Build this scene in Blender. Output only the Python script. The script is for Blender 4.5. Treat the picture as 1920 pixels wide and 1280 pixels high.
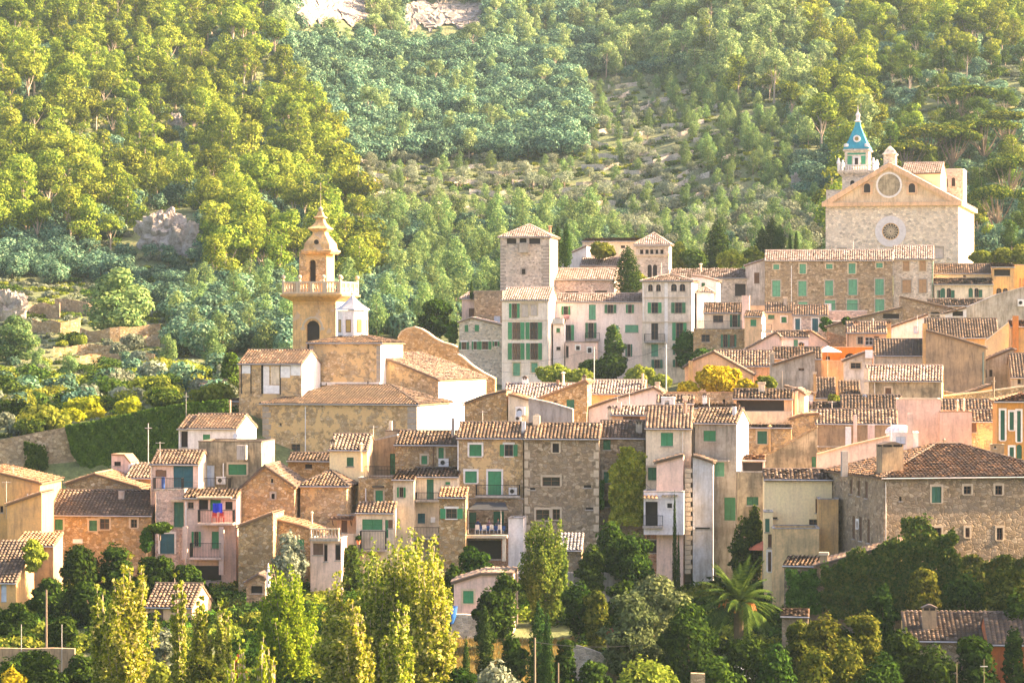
import bpy, math, random
import numpy as np
from math import sin, cos, tan, radians, pi, sqrt, atan2, hypot
from mathutils import Vector, Matrix
sc = bpy.context.scene
for o in list(bpy.data.objects): bpy.data.objects.remove(o)
F = 5760.0                       # pixels of the 1920 wide photo per unit of distance
# ---------------------------------------------------------------- camera, sky, sun, exposure
cam = bpy.data.objects.new('camera', bpy.data.cameras.new('camera'))
cam.data.lens = 108; cam.data.sensor_width = 36; cam.data.clip_start = 1; cam.data.clip_end = 6000
cam.rotation_euler = (radians(90), 0, 0); sc.collection.objects.link(cam); sc.camera = cam
SUN_AZ, SUN_EL = radians(8), radians(27)      # azimuth from +X towards +Y (behind the village)
S = Vector((cos(SUN_EL)*cos(SUN_AZ), cos(SUN_EL)*sin(SUN_AZ), sin(SUN_EL)))
w = bpy.data.worlds.new("World"); sc.world = w; w.use_nodes = True
nt = w.node_tree; bgn = nt.nodes['Background']; sky = nt.nodes.new('ShaderNodeTexSky')
sky.sky_type = 'NISHITA'; sky.sun_disc = False; sky.sun_elevation = SUN_EL
sky.sun_rotation = atan2(S.x, S.y); sky.dust_density = 4.0; sky.air_density = 1.0; sky.ozone_density = 1.0
nt.links.new(sky.outputs[0], bgn.inputs[0]); bgn.inputs[1].default_value = 0.095
sun = bpy.data.objects.new('sun', bpy.data.lights.new('sun', 'SUN'))
sun.data.energy = 5.0; sun.data.angle = radians(0.5); sun.data.color = (1.0, 0.80, 0.50)
sun.rotation_euler = S.to_track_quat('Z', 'Y').to_euler(); sc.collection.objects.link(sun)
vs = sc.view_settings; vs.view_transform = 'Standard'; vs.look = 'None'; vs.gamma = 1; vs.exposure = 2.47
vs.use_white_balance = True; vs.white_balance_temperature = 7300; vs.white_balance_tint = 27
sc.cycles.max_bounces = 5; sc.cycles.diffuse_bounces = 3; sc.cycles.volume_bounces = 1
sc.cycles.use_denoising = True
# ---------------------------------------------------------------- terrain function
def zp(D, py): return (640-py)/F*D
N0 = [(0,-31),(200,-29.5),(225,-28),(245,-26),(262,-24.2),(285,-22.8)]
COLS = [
 (-500, N0+[(300,-22),(341,-18.2),(348,-10.5),(450,-4.7),(500,0),(540,4.7),(600,14.6),(700,38),(800,70),(900,104),(1000,138),(1200,190)]),
 (0,    N0+[(300,-22),(341,-18.2),(348,-11.5),(450,-5.5),(500,-.5),(540,4.7),(600,14.6),(700,36),(800,66),(900,98),(1000,132),(1200,180)]),
 (420,  N0+[(300,-22),(341,-18.2),(348,-8),(450,-4.5),(500,.6),(560,7.8),(620,17),(700,33),(800,60),(900,90),(1000,121),(1200,175)]),
 (800,  N0+[(300,-22),(340,-18),(400,-11),(430,-7),(470,-3),(520,2),(580,9.5),(660,21),(760,40),(860,61),(980,92),(1100,128),(1300,188)]),
 (1150, N0+[(300,-22),(340,-18),(400,-11),(440,-7),(452,3),(462,7),(500,8),(560,9),(640,21),(740,38),(860,62),(980,90),(1100,128),(1300,190)]),
 (1500, N0+[(300,-20),(330,-17.5),(380,-12),(430,-4),(455,2),(475,9),(520,11.5),(560,14.5),(640,27),(740,47),(850,72),(1000,112),(1150,158),(1300,200)]),
 (1750, N0+[(290,-22),(330,-17),(380,-11),(430,-3),(455,4),(475,10),(520,13),(560,16),(640,31),(740,53),(850,79),(1000,114),(1150,128),(1300,110)]),
 (1900, N0+[(290,-22),(330,-17),(380,-11),(430,-1),(455,5),(475,10),(520,14),(560,18),(640,33),(740,55),(850,79),(950,93),(1050,96),(1300,70)]),
 (2150, N0+[(290,-22),(330,-17),(380,-10),(430,0),(475,10),(560,18),(640,31),(740,50),(850,68),(950,76),(1050,76),(1300,60)]),
]
def _interp(tab, D):
    for i in range(len(tab)-1):
        if D <= tab[i+1][0]:
            a, b = tab[i], tab[i+1]; t = (D-a[0])/(b[0]-a[0]); return a[1]+t*(b[1]-a[1])
    return tab[-1][1]
from mathutils import noise as mn
def terr(X, Y):
    D = max(Y, 1.0); px = 960+X/max(Y, 150)*F
    px = min(max(px, COLS[0][0]), COLS[-1][0]-.01)
    for i in range(len(COLS)-1):
        if px < COLS[i+1][0]:
            t = (px-COLS[i][0])/(COLS[i+1][0]-COLS[i][0]); t = t*t*(3-2*t)
            z = (1-t)*_interp(COLS[i][1], D)+t*_interp(COLS[i+1][1], D); break
    k = min(max((D-500)/120, 0), 1)
    if k > 0:
        z += k*(mn.noise(Vector((X/60, Y/75, 3.1)))*6+mn.noise(Vector((X/22, Y/25, 7.7)))*2.2)
        if D > 1300: z -= (D-1300)*.05
    return z
def findD(px, py, lo=440, hi=1150):
    D = lo
    while D < hi:
        X = (px-960)/F*D
        if 640-terr(X, D)/D*F <= py: return D
        D += 4
    return hi
# ---------------------------------------------------------------- materials
MATS = {}
def sat(c, k):
    l = .3*c[0]+.6*c[1]+.1*c[2]; return tuple(min(.93, max(.004, l+(x-l)*k)) for x in c)
def nodes(name):
    m = bpy.data.materials.new(name); m.use_nodes = True; t = m.node_tree
    return m, t, t.nodes['Principled BSDF'], t.links
def N(t, typ, **k):
    n = t.nodes.new(typ)
    for a, v in k.items():
        if a.startswith('i_'): n.inputs[int(a[2:])].default_value = v
        else: setattr(n, a, v)
    return n
def ramp(t, stops, interp='LINEAR'):
    r = t.nodes.new('ShaderNodeValToRGB'); cr = r.color_ramp; cr.interpolation = interp
    while len(cr.elements) > 1: cr.elements.remove(cr.elements[-1])
    cr.elements[0].position = stops[0][0]; cr.elements[0].color = (*stops[0][1], 1)
    for p, c in stops[1:]:
        e = cr.elements.new(p); e.color = (*c, 1)
    return r
def mixc(t, L, fac, a, b, mode='MIX'):
    m = t.nodes.new('ShaderNodeMix'); m.data_type = 'RGBA'; m.blend_type = mode
    for sock, v in ((m.inputs[0], fac), (m.inputs[6], a), (m.inputs[7], b)):
        if hasattr(v, 'links') or hasattr(v, 'is_linked'): L.new(v, sock)
        elif isinstance(v, (int, float)): sock.default_value = v
        else: sock.default_value = (*v, 1)
    return m.outputs[2]
def coords(t, L, sx=1, sy=1, sz=1):
    c = N(t, 'ShaderNodeTexCoord'); m = N(t, 'ShaderNodeMapping'); m.inputs['Scale'].default_value = (sx, sy, sz)
    L.new(c.outputs['Object'], m.inputs[0]); return m.outputs[0]
def noise_(t, L, co, scale, detail=3, rough=.6):
    n = N(t, 'ShaderNodeTexNoise'); n.inputs['Scale'].default_value = scale; n.inputs['Detail'].default_value = detail
    n.inputs['Roughness'].default_value = rough; L.new(co, n.inputs['Vector']); return n.outputs[0]
def stone(key, cols, mortar, scale=3.4, stain=(.22,.17,.12), plaster=None, pl=.5):
    if key in MATS: return MATS[key]
    scale *= .75; cols = [sat(c, 1.35) for c in cols]; mortar = sat(mortar, 1.35); plaster = plaster and sat(plaster, 1.3)
    m, t, b, L = nodes(key); co = coords(t, L)
    nz = N(t, 'ShaderNodeTexNoise'); nz.inputs['Scale'].default_value = 2.3; L.new(co, nz.inputs['Vector'])
    add = N(t, 'ShaderNodeVectorMath', operation='MULTIPLY_ADD'); L.new(nz.outputs[1], add.inputs[0]); add.inputs[1].default_value = (.16,)*3; L.new(co, add.inputs[2])
    sq = N(t, 'ShaderNodeMapping'); sq.inputs['Scale'].default_value = (1, 1, 1.45); L.new(add.outputs[0], sq.inputs[0])
    v = N(t, 'ShaderNodeTexVoronoi'); v.inputs['Scale'].default_value = scale; L.new(sq.outputs[0], v.inputs['Vector'])
    ve = N(t, 'ShaderNodeTexVoronoi', feature='DISTANCE_TO_EDGE'); ve.inputs['Scale'].default_value = scale; L.new(sq.outputs[0], ve.inputs['Vector'])
    sep = N(t, 'ShaderNodeSeparateColor'); L.new(v.outputs['Color'], sep.inputs[0])
    n = len(cols); r = ramp(t, [(i/(n-1), c) for i, c in enumerate(cols)]); L.new(sep.outputs[0], r.inputs[0])
    er = ramp(t, [(.02, (0,0,0)), (.11, (1,1,1))]); L.new(ve.outputs['Distance'], er.inputs[0])
    pv_ = ramp(t, [(0, (.55,.55,.55)), (.5, (1,1,1)), (1, (1.25,1.25,1.25))]); L.new(sep.outputs[1], pv_.inputs[0]); c1 = mixc(t, L, er.outputs[0], mortar, mixc(t, L, 1.0, r.outputs[0], pv_.outputs[0], 'MULTIPLY'))
    big = noise_(t, L, co, .35, 4); br = ramp(t, [(.38, (0,0,0)), (.62, (1,1,1))]); L.new(big, br.inputs[0])
    f = N(t, 'ShaderNodeMath', operation='MULTIPLY'); L.new(br.outputs[0], f.inputs[0]); f.inputs[1].default_value = .45
    c2 = mixc(t, L, f.outputs[0], c1, stain)
    fine = noise_(t, L, co, 9, 3); fr = ramp(t, [(.3, (.75,.75,.75)), (.7, (1.2,1.2,1.2))]); L.new(fine, fr.inputs[0])
    c3 = mixc(t, L, 1.0, c2, fr.outputs[0], 'MULTIPLY')
    if plaster:
        pn = noise_(t, L, co, .55, 6, .7); pr = ramp(t, [(pl-.01, (0,0,0)), (pl+.02, (1,1,1))]); L.new(pn, pr.inputs[0])
        c3 = mixc(t, L, pr.outputs[0], c3, plaster)
    L.new(c3, b.inputs['Base Color']); b.inputs['Roughness'].default_value = .95
    bu = N(t, 'ShaderNodeBump'); bu.inputs['Strength'].default_value = .7; bu.inputs['Distance'].default_value = .08
    L.new(er.outputs[0], bu.inputs['Height']); L.new(bu.outputs[0], b.inputs['Normal'])
    MATS[key] = m; return m
def stucco(key, col, dirt=(.28,.24,.2), amt=.5, streak=.4, patch=None):
    if key in MATS: return MATS[key]
    col = sat(col, 1.3); dirt = sat(dirt, 1.2)
    m, t, b, L = nodes(key); co = coords(t, L); cs = coords(t, L, 1.6, 1.6, .22)
    a = noise_(t, L, co, .45, 6, .65); ar = ramp(t, [(.42, (0,0,0)), (.6, (min(1, amt+.15),)*3)]); L.new(a, ar.inputs[0])
    c1 = mixc(t, L, ar.outputs[0], col, dirt)
    s = noise_(t, L, cs, 1.6, 5, .7); sr = ramp(t, [(.47, (0,0,0)), (.68, (min(1, streak+.15),)*3)]); L.new(s, sr.inputs[0])
    c2 = mixc(t, L, sr.outputs[0], c1, tuple(x*.5 for x in dirt))
    f = noise_(t, L, co, 5, 5); fr = ramp(t, [(.3, (.88,.88,.88)), (.7, (1.1,1.1,1.1))]); L.new(f, fr.inputs[0])
    c3 = mixc(t, L, 1.0, c2, fr.outputs[0], 'MULTIPLY')
    if patch:
        p = noise_(t, L, co, .8, 3); pr = ramp(t, [(.58, (0,0,0)), (.6, (1,1,1))]); L.new(p, pr.inputs[0])
        c3 = mixc(t, L, pr.outputs[0], c3, patch)
    L.new(c3, b.inputs['Base Color']); b.inputs['Roughness'].default_value = .92
    bu = N(t, 'ShaderNodeBump'); bu.inputs['Strength'].default_value = .25; bu.inputs['Distance'].default_value = .03
    L.new(f, bu.inputs['Height']); L.new(bu.outputs[0], b.inputs['Normal'])
    MATS[key] = m; return m
def tiles(key, cols, dark=(.10,.075,.055), dk=.5):
    if key in MATS: return MATS[key]
    cols = [sat(tuple(x*.78 for x in c), 1.2) for c in cols]
    m, t, b, L = nodes(key); uv = N(t, 'ShaderNodeUVMap')
    fl = N(t, 'ShaderNodeVectorMath', operation='FLOOR'); L.new(uv.outputs[0], fl.inputs[0])
    wn = N(t, 'ShaderNodeTexWhiteNoise', noise_dimensions='2D'); L.new(fl.outputs[0], wn.inputs['Vector'])
    n = len(cols); r = ramp(t, [(i/(n-1), c) for i, c in enumerate(cols)]); L.new(wn.outputs[0], r.inputs[0])
    co = coords(t, L); big = noise_(t, L, co, .8, 5, .75)
    mm = N(t, 'ShaderNodeMath', operation='MULTIPLY_ADD'); L.new(wn.outputs[0], mm.inputs[0]); mm.inputs[1].default_value = .3; L.new(big, mm.inputs[2])
    br = ramp(t, [(dk-.05, (0,0,0)), (dk+.09, (.9,.9,.9))]); L.new(mm.outputs[0], br.inputs[0])
    c = mixc(t, L, br.outputs[0], r.outputs[0], dark)
    # darker along the joints between the tiles
    sx = N(t, 'ShaderNodeSeparateXYZ'); L.new(uv.outputs[0], sx.inputs[0])
    fx = N(t, 'ShaderNodeMath', operation='FRACT'); L.new(sx.outputs[0], fx.inputs[0])
    jr = ramp(t, [(.0, (.95,.95,.95)), (.2, (.0,.0,.0)), (.84, (0,0,0)), (1, (.95,.95,.95))]); L.new(fx.outputs[0], jr.inputs[0])
    c = mixc(t, L, jr.outputs[0], c, dark)
    L.new(c, b.inputs['Base Color']); b.inputs['Roughness'].default_value = .9
    MATS[key] = m; return m
def plain(key, col, rough=.7, metal=0, var=.15, alpha=None):
    if key in MATS: return MATS[key]
    m, t, b, L = nodes(key); co = coords(t, L); f = noise_(t, L, co, 2.5, 4)
    fr = ramp(t, [(.3, tuple(c*(1-var) for c in col)), (.7, tuple(min(1, c*(1+var)) for c in col))]); L.new(f, fr.inputs[0])
    L.new(fr.outputs[0], b.inputs['Base Color']); b.inputs['Roughness'].default_value = rough; b.inputs['Metallic'].default_value = metal
    MATS[key] = m; return m
def leaf(key, cols, trans=.35, var=.35):
    if key in MATS: return MATS[key]
    m = bpy.data.materials.new(key); m.use_nodes = True; t = m.node_tree; L = t.links; t.nodes.clear()
    out = N(t, 'ShaderNodeOutputMaterial'); g = N(t, 'ShaderNodeNewGeometry'); oi = N(t, 'ShaderNodeObjectInfo')
    n = len(cols); r = ramp(t, [(i/(n-1), c) for i, c in enumerate(cols)]); L.new(g.outputs['Random Per Island'], r.inputs[0])
    h = N(t, 'ShaderNodeHueSaturation')
    mr = N(t, 'ShaderNodeMapRange'); mr.inputs[3].default_value = .485; mr.inputs[4].default_value = .52; L.new(oi.outputs['Random'], mr.inputs[0])
    wn = N(t, 'ShaderNodeTexWhiteNoise', noise_dimensions='1D'); L.new(oi.outputs['Random'], wn.inputs['W'])
    mv = N(t, 'ShaderNodeMapRange'); mv.inputs[3].default_value = 1-var; mv.inputs[4].default_value = 1+var; L.new(wn.outputs[0], mv.inputs[0])
    L.new(mr.outputs[0], h.inputs[0]); L.new(mv.outputs[0], h.inputs[2]); L.new(r.outputs[0], h.inputs[4])
    d = N(t, 'ShaderNodeBsdfDiffuse'); tr = N(t, 'ShaderNodeBsdfTranslucent'); mx = N(t, 'ShaderNodeMixShader'); mx.inputs[0].default_value = trans
    L.new(h.outputs[0], d.inputs[0]); L.new(h.outputs[0], tr.inputs[0]); L.new(d.outputs[0], mx.inputs[1]); L.new(tr.outputs[0], mx.inputs[2]); L.new(mx.outputs[0], out.inputs[0])
    MATS[key] = m; return m
WARM = stone('warm rubble stone', [(.36,.24,.13),(.5,.37,.22),(.62,.5,.35),(.45,.31,.17),(.68,.58,.44)], (.40,.27,.15))
GREY = stone('grey brown rubble stone', [(.27,.21,.14),(.38,.3,.21),(.5,.42,.32),(.33,.25,.17)], (.30,.23,.155), 3.0, (.2,.17,.13))
PALE = stone('pale rubble stone', [(.58,.5,.41),(.68,.6,.51),(.78,.72,.64),(.62,.53,.43)], (.68,.6,.51), 3.6, (.4,.34,.27))
PATCH = stone('rubble stone with torn render', [(.42,.3,.18),(.56,.43,.28),(.66,.54,.4)], (.46,.32,.19), 3.2, (.36,.27,.17), plaster=(.68,.5,.3), pl=.52)
PINKST = stone('pinkish stone', [(.55,.42,.36),(.66,.54,.47),(.72,.6,.54)], (.62,.5,.44), 3.4, (.45,.36,.3))
ASHLAR = stone('pale church stone', [(.76,.68,.56),(.8,.72,.6),(.83,.76,.65),(.74,.64,.52)], (.74,.64,.52), 2.6, (.68,.56,.43))
BRICK = stone('old red brick', [(.42,.2,.12),(.5,.26,.16),(.36,.18,.11)], (.5,.36,.27), 4.5)
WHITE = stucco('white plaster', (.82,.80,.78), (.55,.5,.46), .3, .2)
CREAM = stucco('cream plaster', (.78,.68,.54), (.5,.42,.32), .45, .35)
YELLOW = stucco('yellow plaster', (.93,.76,.50), (.8,.6,.4), .2, .08)
PINK = stucco('pink plaster', (.80,.62,.53), (.55,.42,.36), .4, .3)
OCHRE = stucco('ochre plaster', (.68,.45,.24), (.44,.3,.18), .5, .4)
PEACH = stucco('peach plaster', (.80,.56,.38), (.55,.38,.26), .4, .35)
GREYP = stucco('grey cement plaster', (.46,.42,.36), (.28,.25,.2), .7, .6)
MOULD = stucco('mouldy cement plaster', (.50,.42,.30), (.2,.17,.12), .85, .7)
BROWNP = stucco('brown cement plaster', (.44,.33,.22), (.26,.2,.14), .7, .6)
TOWERP = stucco('old golden plaster', (.80,.55,.31), (.46,.31,.18), .75, .45, patch=(.58,.41,.26))
CONC = stucco('grey concrete', (.45,.42,.38), (.3,.27,.24), .5, .5)
T1 = tiles('clay roof tiles brown', [(.28,.17,.1),(.46,.31,.2),(.66,.52,.38),(.36,.23,.14),(.7,.57,.43)], dk=.57)
T2 = tiles('clay roof tiles mossy', [(.3,.2,.12),(.42,.3,.2),(.56,.44,.31),(.34,.22,.14)], dk=.54)
T3 = tiles('clay roof tiles pale pink', [(.58,.44,.36),(.7,.58,.5),(.76,.66,.58),(.62,.5,.42)], (.34,.27,.22), dk=.68)
T4 = tiles('clay roof tiles orange', [(.58,.3,.16),(.66,.4,.24),(.7,.48,.3),(.5,.27,.15)], (.3,.18,.1), dk=.68)
T5 = tiles('clay roof tiles light', [(.42,.3,.2),(.56,.43,.31),(.7,.58,.45),(.48,.34,.24)], (.14,.1,.075), dk=.6)
GREEN = plain('green shutter paint', (.02,.21,.07), .5)
GREENB = plain('bright green shutter paint', (.025,.27,.10), .5)
GREENC = plain('old green shutter paint', (.035,.16,.07), .7, 0, .35)
GREEN2 = plain('faded green shutter paint', (.09,.33,.19), .6)
GREEN3 = plain('dark green shutter paint', (.02,.14,.07), .5)
TEAL = plain('blue green door paint', (.015,.11,.13), .5)
BROWNW = plain('brown wood', (.17,.09,.05), .7)
TANW = plain('tan shutter wood', (.45,.27,.13), .7)
LTW = plain('pale wood', (.6,.52,.44), .7)
BLUEW = plain('pale blue door paint', (.5,.6,.7), .6)
GLASS = plain('dark window glass', (.03,.035,.04), .12)
GLASSY = plain('amber window glass', (.42,.3,.1), .2)
DARK = plain('painted interior shade', (.035,.027,.022), .9)  # flat dark colour standing in for the shade inside openings
FRAMEW = plain('white window frame', (.7,.68,.64), .6)
SURW = plain('white window surround', (.8,.76,.7), .8)
SURS = plain('sandstone surround', (.56,.45,.31), .9)
SURG = plain('grey stone surround', (.36,.31,.25), .9)
IRON = plain('dark iron', (.03,.028,.026), .5, .6)
ZINC = plain('grey zinc', (.55,.53,.5), .4, .5)
WOODP = plain('weathered pole wood', (.24,.18,.12), .9)
EAVE = plain('eave boards', (.2,.13,.08), .9)
WHITEP = plain('white enamel', (.78,.78,.76), .4)
# ---------------------------------------------------------------- mesh helpers
class MB:
    def __init__(s): s.V=[]; s.F=[]; s.M=[]; s.S=[]; s.UV=[]
    def mi(s, m):
        if m not in s.S: s.S.append(m)
        return s.S.index(m)
    def f(s, pts, m, uv=None):
        b = len(s.V); s.V += [tuple(p) for p in pts]; s.F.append(tuple(range(b, b+len(pts)))); s.M.append(s.mi(m)); s.UV.append(uv)
    def hexa(s, p, m):           # 8 corners: bottom 4 ccw, top 4 ccw
        b = len(s.V); s.V += [tuple(q) for q in p]; i = s.mi(m)
        for q in ((0,3,2,1),(4,5,6,7),(0,1,5,4),(1,2,6,5),(2,3,7,6),(3,0,4,7)):
            s.F.append(tuple(b+k for k in q)); s.M.append(i); s.UV.append(None)
    def box(s, x0,x1,y0,y1,z0,z1, m):
        s.hexa([(x0,y0,z0),(x1,y0,z0),(x1,y1,z0),(x0,y1,z0),(x0,y0,z1),(x1,y0,z1),(x1,y1,z1),(x0,y1,z1)], m)
    def tube(s, pts, r, m, n=6, r1=None):
        b = len(s.V); i = s.mi(m); k = len(pts); pts = [Vector(p) for p in pts]
        for j, p in enumerate(pts):
            d = (pts[min(j+1,k-1)]-pts[max(j-1,0)]).normalized()
            a = d.cross(Vector((0,0,1)) if abs(d.z) < .9 else Vector((1,0,0))).normalized(); c = d.cross(a)
            rr = r if r1 is None else r+(r1-r)*j/(k-1)
            for q in range(n):
                t = 2*pi*q/n; s.V.append(tuple(p+a*cos(t)*rr+c*sin(t)*rr))
        for j in range(k-1):
            for q in range(n):
                q2 = (q+1) % n; s.F.append((b+j*n+q, b+j*n+q2, b+(j+1)*n+q2, b+(j+1)*n+q)); s.M.append(i); s.UV.append(None)
        for e in (0, k-1):
            s.F.append(tuple(b+e*n+q for q in range(n))); s.M.append(i); s.UV.append(None)
    def lathe(s, cx, cy, prof, n, m, a0=0.0):
        b = len(s.V); i = s.mi(m)
        for r, z in prof:
            for q in range(n):
                t = a0+2*pi*q/n; s.V.append((cx+r*cos(t), cy+r*sin(t), z))
        for j in range(len(prof)-1):
            for q in range(n):
                q2 = (q+1) % n; s.F.append((b+j*n+q, b+j*n+q2, b+(j+1)*n+q2, b+(j+1)*n+q)); s.M.append(i); s.UV.append(None)
        for e in (0, len(prof)-1):
            s.F.append(tuple(b+e*n+q for q in range(n))); s.M.append(i); s.UV.append(None)
    def cyl_y(s, cx, y0, y1, cz, r, n, m, r0=None):      # disc/cylinder with its axis along y
        b = len(s.V); i = s.mi(m); r0 = r if r0 is None else r0
        for y, rr in ((y0, r), (y1, r0)):
            for q in range(n):
                t = 2*pi*q/n; s.V.append((cx+rr*cos(t), y, cz+rr*sin(t)))
        for q in range(n):
            q2 = (q+1) % n; s.F.append((b+q, b+q2, b+n+q2, b+n+q)); s.M.append(i); s.UV.append(None)
        s.F.append(tuple(b+q for q in range(n))); s.M.append(i); s.UV.append(None)
        s.F.append(tuple(b+n+q for q in range(n))); s.M.append(i); s.UV.append(None)
    def ring(s, cx, y0, y1, cz, ri, ro, n, m):
        for q in range(n):
            t0, t1 = 2*pi*q/n, 2*pi*(q+1)/n
            p = []
            for y in (y0, y1):
                for r, t in ((ri,t0),(ri,t1),(ro,t1),(ro,t0)): p.append((cx+r*cos(t), y, cz+r*sin(t)))
            s.hexa(p, m)
    def mesh(s, name):
        me = bpy.data.meshes.new(name); me.from_pydata(s.V, [], s.F)
        for m in s.S: me.materials.append(m)
        me.polygons.foreach_set('material_index', s.M)
        if any(u is not None for u in s.UV):
            l = me.uv_layers.new(name='UVMap'); k = 0; arr = np.zeros(len(me.loops)*2)
            for fc, u in zip(s.F, s.UV):
                if u is not None: arr[2*k:2*(k+len(fc))] = np.array(u).ravel()
                k += len(fc)
            l.data.foreach_set('uv', arr)
        me.update(); return me
def link(o): sc.collection.objects.link(o); return o
def tag(o, label=None, cat=None, group=None, kind=None):
    if cat and not kind: kind = 'thing'
    if label: o['label'] = label
    if cat: o['category'] = cat
    if group: o['group'] = group
    if kind: o['kind'] = kind
    return o
def put(name, mb, parent=None, loc=(0,0,0), rz=0, label=None, cat=None, group=None, kind=None):
    o = bpy.data.objects.new(name, mb.mesh(name) if isinstance(mb, MB) else mb); link(o)
    o.parent = parent; o.location = loc; o.rotation_euler = (0, 0, rz); return tag(o, label, cat, group, kind)
def empty(name, loc, rz=0, **k):
    o = bpy.data.objects.new(name, None); link(o); o.location = loc; o.rotation_euler = (0, 0, rz); return tag(o, **k)
_rs = random.Random(5)
HU = [0.0, .08, .115, .08]
def tile_roof(mb, O, U, V, W, L, tl, tr, mat, pitch=.34, course=.42):
    O, U, V = Vector(O), Vector(U).normalized(), Vector(V).normalized(); Nn = U.cross(V)
    if Nn.z < 0: Nn = -Nn
    nc = max(2, int(round(W/pitch))); nu = nc*4; us = [W*i/nu for i in range(nu+1)]
    def vm(u):
        k = 1.0
        if tl > 0: k = min(k, u/tl)
        if tr > 0: k = min(k, (W-u)/tr)
        return L*max(k, 0)
    vms = [vm(u) for u in us]; rows = max(2, int(round(L/course))); cv = L/rows; i_ = mb.mi(mat)
    ou, ov = _rs.randint(0, 900), _rs.randint(0, 900)
    cj = [[_rs.uniform(-.09, .09) for _ in range(nc+1)] for _ in range(rows)]
    hj = [[_rs.uniform(-.03, .045) for _ in range(nc+1)] for _ in range(rows)]
    for j in range(rows):
        b = len(mb.V)
        for i, u in enumerate(us):
            c = min(i//4, nc-1); v0, v1 = j*cv+(cj[j][c] if j else cj[j][c]*.8), (j+1)*cv+.03
            v0, v1 = min(v0, vms[i]), min(v1, vms[i]); h = HU[i % 4]
            mb.V.append(tuple(O+U*u+V*v0+Nn*(h+.085+(hj[j][c] if i % 4 else 0)))); mb.V.append(tuple(O+U*u+V*v1+Nn*(h*.92+.0)))
        for i in range(nu):
            if vms[i] <= j*cv and vms[i+1] <= j*cv: continue
            a = b+2*i; mb.F.append((a, a+2, a+3, a+1)); mb.M.append(i_)
            c = i//4; x0, x1 = ou+c+(i % 4)/4+.001, ou+c+(i % 4+1)/4-.001
            mb.UV.append(((x0, ov+j+.05), (x1, ov+j+.05), (x1, ov+j+.95), (x0, ov+j+.95)))
def slab(mb, O, U, V, W, L, tl, tr, m, th=.12):
    O, U, V = Vector(O), Vector(U).normalized(), Vector(V).normalized(); Nn = U.cross(V)
    if Nn.z < 0: Nn = -Nn
    top = [O, O+U*W, O+U*(W-tr)+V*L, O+U*tl+V*L]; top = [p-Nn*.012 for p in top]; bot = [p-Nn*th for p in top]
    mb.hexa(bot+top, m)
# ---------------------------------------------------------------- buildings
def clip(poly, s0, t0, s1, t1):
    out = []; n = len(poly)
    def d(p): return p[1]-(t0+(t1-t0)*(p[0]-s0)/(s1-s0))
    for i in range(n):
        a, b = poly[i], poly[(i+1) % n]; da, db = d(a), d(b)
        if da <= 1e-9: out.append(a)
        if (da < -1e-9 and db > 1e-9) or (da > 1e-9 and db < -1e-9):
            k = da/(da-db); out.append((a[0]+(b[0]-a[0])*k, a[1]+(b[1]-a[1])*k))
    return out
def panel(mb, pm, z0, prof, holes, m, rev=.24):
    prof = [(round(p[0],4), p[1]) for p in prof]
    ss = sorted(set([round(p[0],4) for p in prof]+[round(x,4) for h in holes for x in h[:2]]))
    ss = [x for x in ss if prof[0][0]-1e-6 <= x <= prof[-1][0]+1e-6]
    zt = max(p[1] for p in prof); zz = sorted(set([z0, zt]+[x for h in holes for x in h[2:4] if z0 < x < zt]))
    def top(s, side):
        for (a, za), (b, zb) in zip(prof, prof[1:]):
            if b-a < 1e-6: continue
            if (side > 0 and a-1e-6 <= s < b-1e-6) or (side < 0 and a+1e-6 < s <= b+1e-6): return za+(zb-za)*(s-a)/(b-a)
        return prof[-1][1] if s > prof[0][0] else prof[0][1]
    for sa, sb in zip(ss, ss[1:]):
        if sb-sa < 1e-4: continue
        ta, tb = top(sa, 1), top(sb, -1)
        for a, b in zip(zz, zz[1:]):
            if b-a < 1e-5: continue
            sm, zm = (sa+sb)/2, (a+b)/2
            if any(h[0]-1e-4 < sm < h[1]+1e-4 and h[2]-1e-4 < zm < h[3]+1e-4 for h in holes): continue
            p = clip([(sa,a),(sb,a),(sb,b),(sa,b)], sa, ta, sb, tb)
            if len(p) >= 3: mb.f([pm(q[0], q[1], 0) for q in p], m)
    for a, b, c, d in [h[:4] for h in holes]:
        for (p, q) in (((a,c),(b,c)),((b,c),(b,d)),((b,d),(a,d)),((a,d),(a,c))):
            mb.f([pm(p[0],p[1],0), pm(q[0],q[1],0), pm(q[0],q[1],-rev), pm(p[0],p[1],-rev)], m)
def pbox(mb, pm, s0,s1,z0,z1,n0,n1, m):
    mb.hexa([pm(s0,z0,n1),pm(s1,z0,n1),pm(s1,z0,n0),pm(s0,z0,n0),pm(s0,z1,n1),pm(s1,z1,n1),pm(s1,z1,n0),pm(s0,z1,n0)], m)
SH = {'c':GREEN,'o':GREEN,'d':GREEN,'C':GREEN2,'D':GREEN3,'O':GREEN3,'n':TANW,'l':LTW,'t':TEAL,'B':BLUEW,'w':BROWNW}
def leaf_(mb, pm, s0,s1,z0,z1,n, m):
    fr = .06; pbox(mb, pm, s0, s0+fr, z0, z1, n, n+.05, m); pbox(mb, pm, s1-fr, s1, z0, z1, n, n+.05, m)
    for z in (z0, z1-fr, (z0+z1)/2-fr/2): pbox(mb, pm, s0+fr, s1-fr, z, z+fr, n+.003, n+.047, m)
    k = max(4, int((z1-z0)/.13))
    for i in range(k):
        a = z0+fr+(z1-z0-2*fr)*i/k; b = a+(z1-z0-2*fr)/k*.8
        mb.f([pm(s0+fr,a,n+.042), pm(s1-fr,a,n+.042), pm(s1-fr,b,n+.012), pm(s0+fr,b,n+.012)], m)
    mb.f([pm(s0+.02,z0+.02,n+.006), pm(s1-.02,z0+.02,n+.006), pm(s1-.02,z1-.02,n+.006), pm(s0+.02,z1-.02,n+.006)], m)
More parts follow.
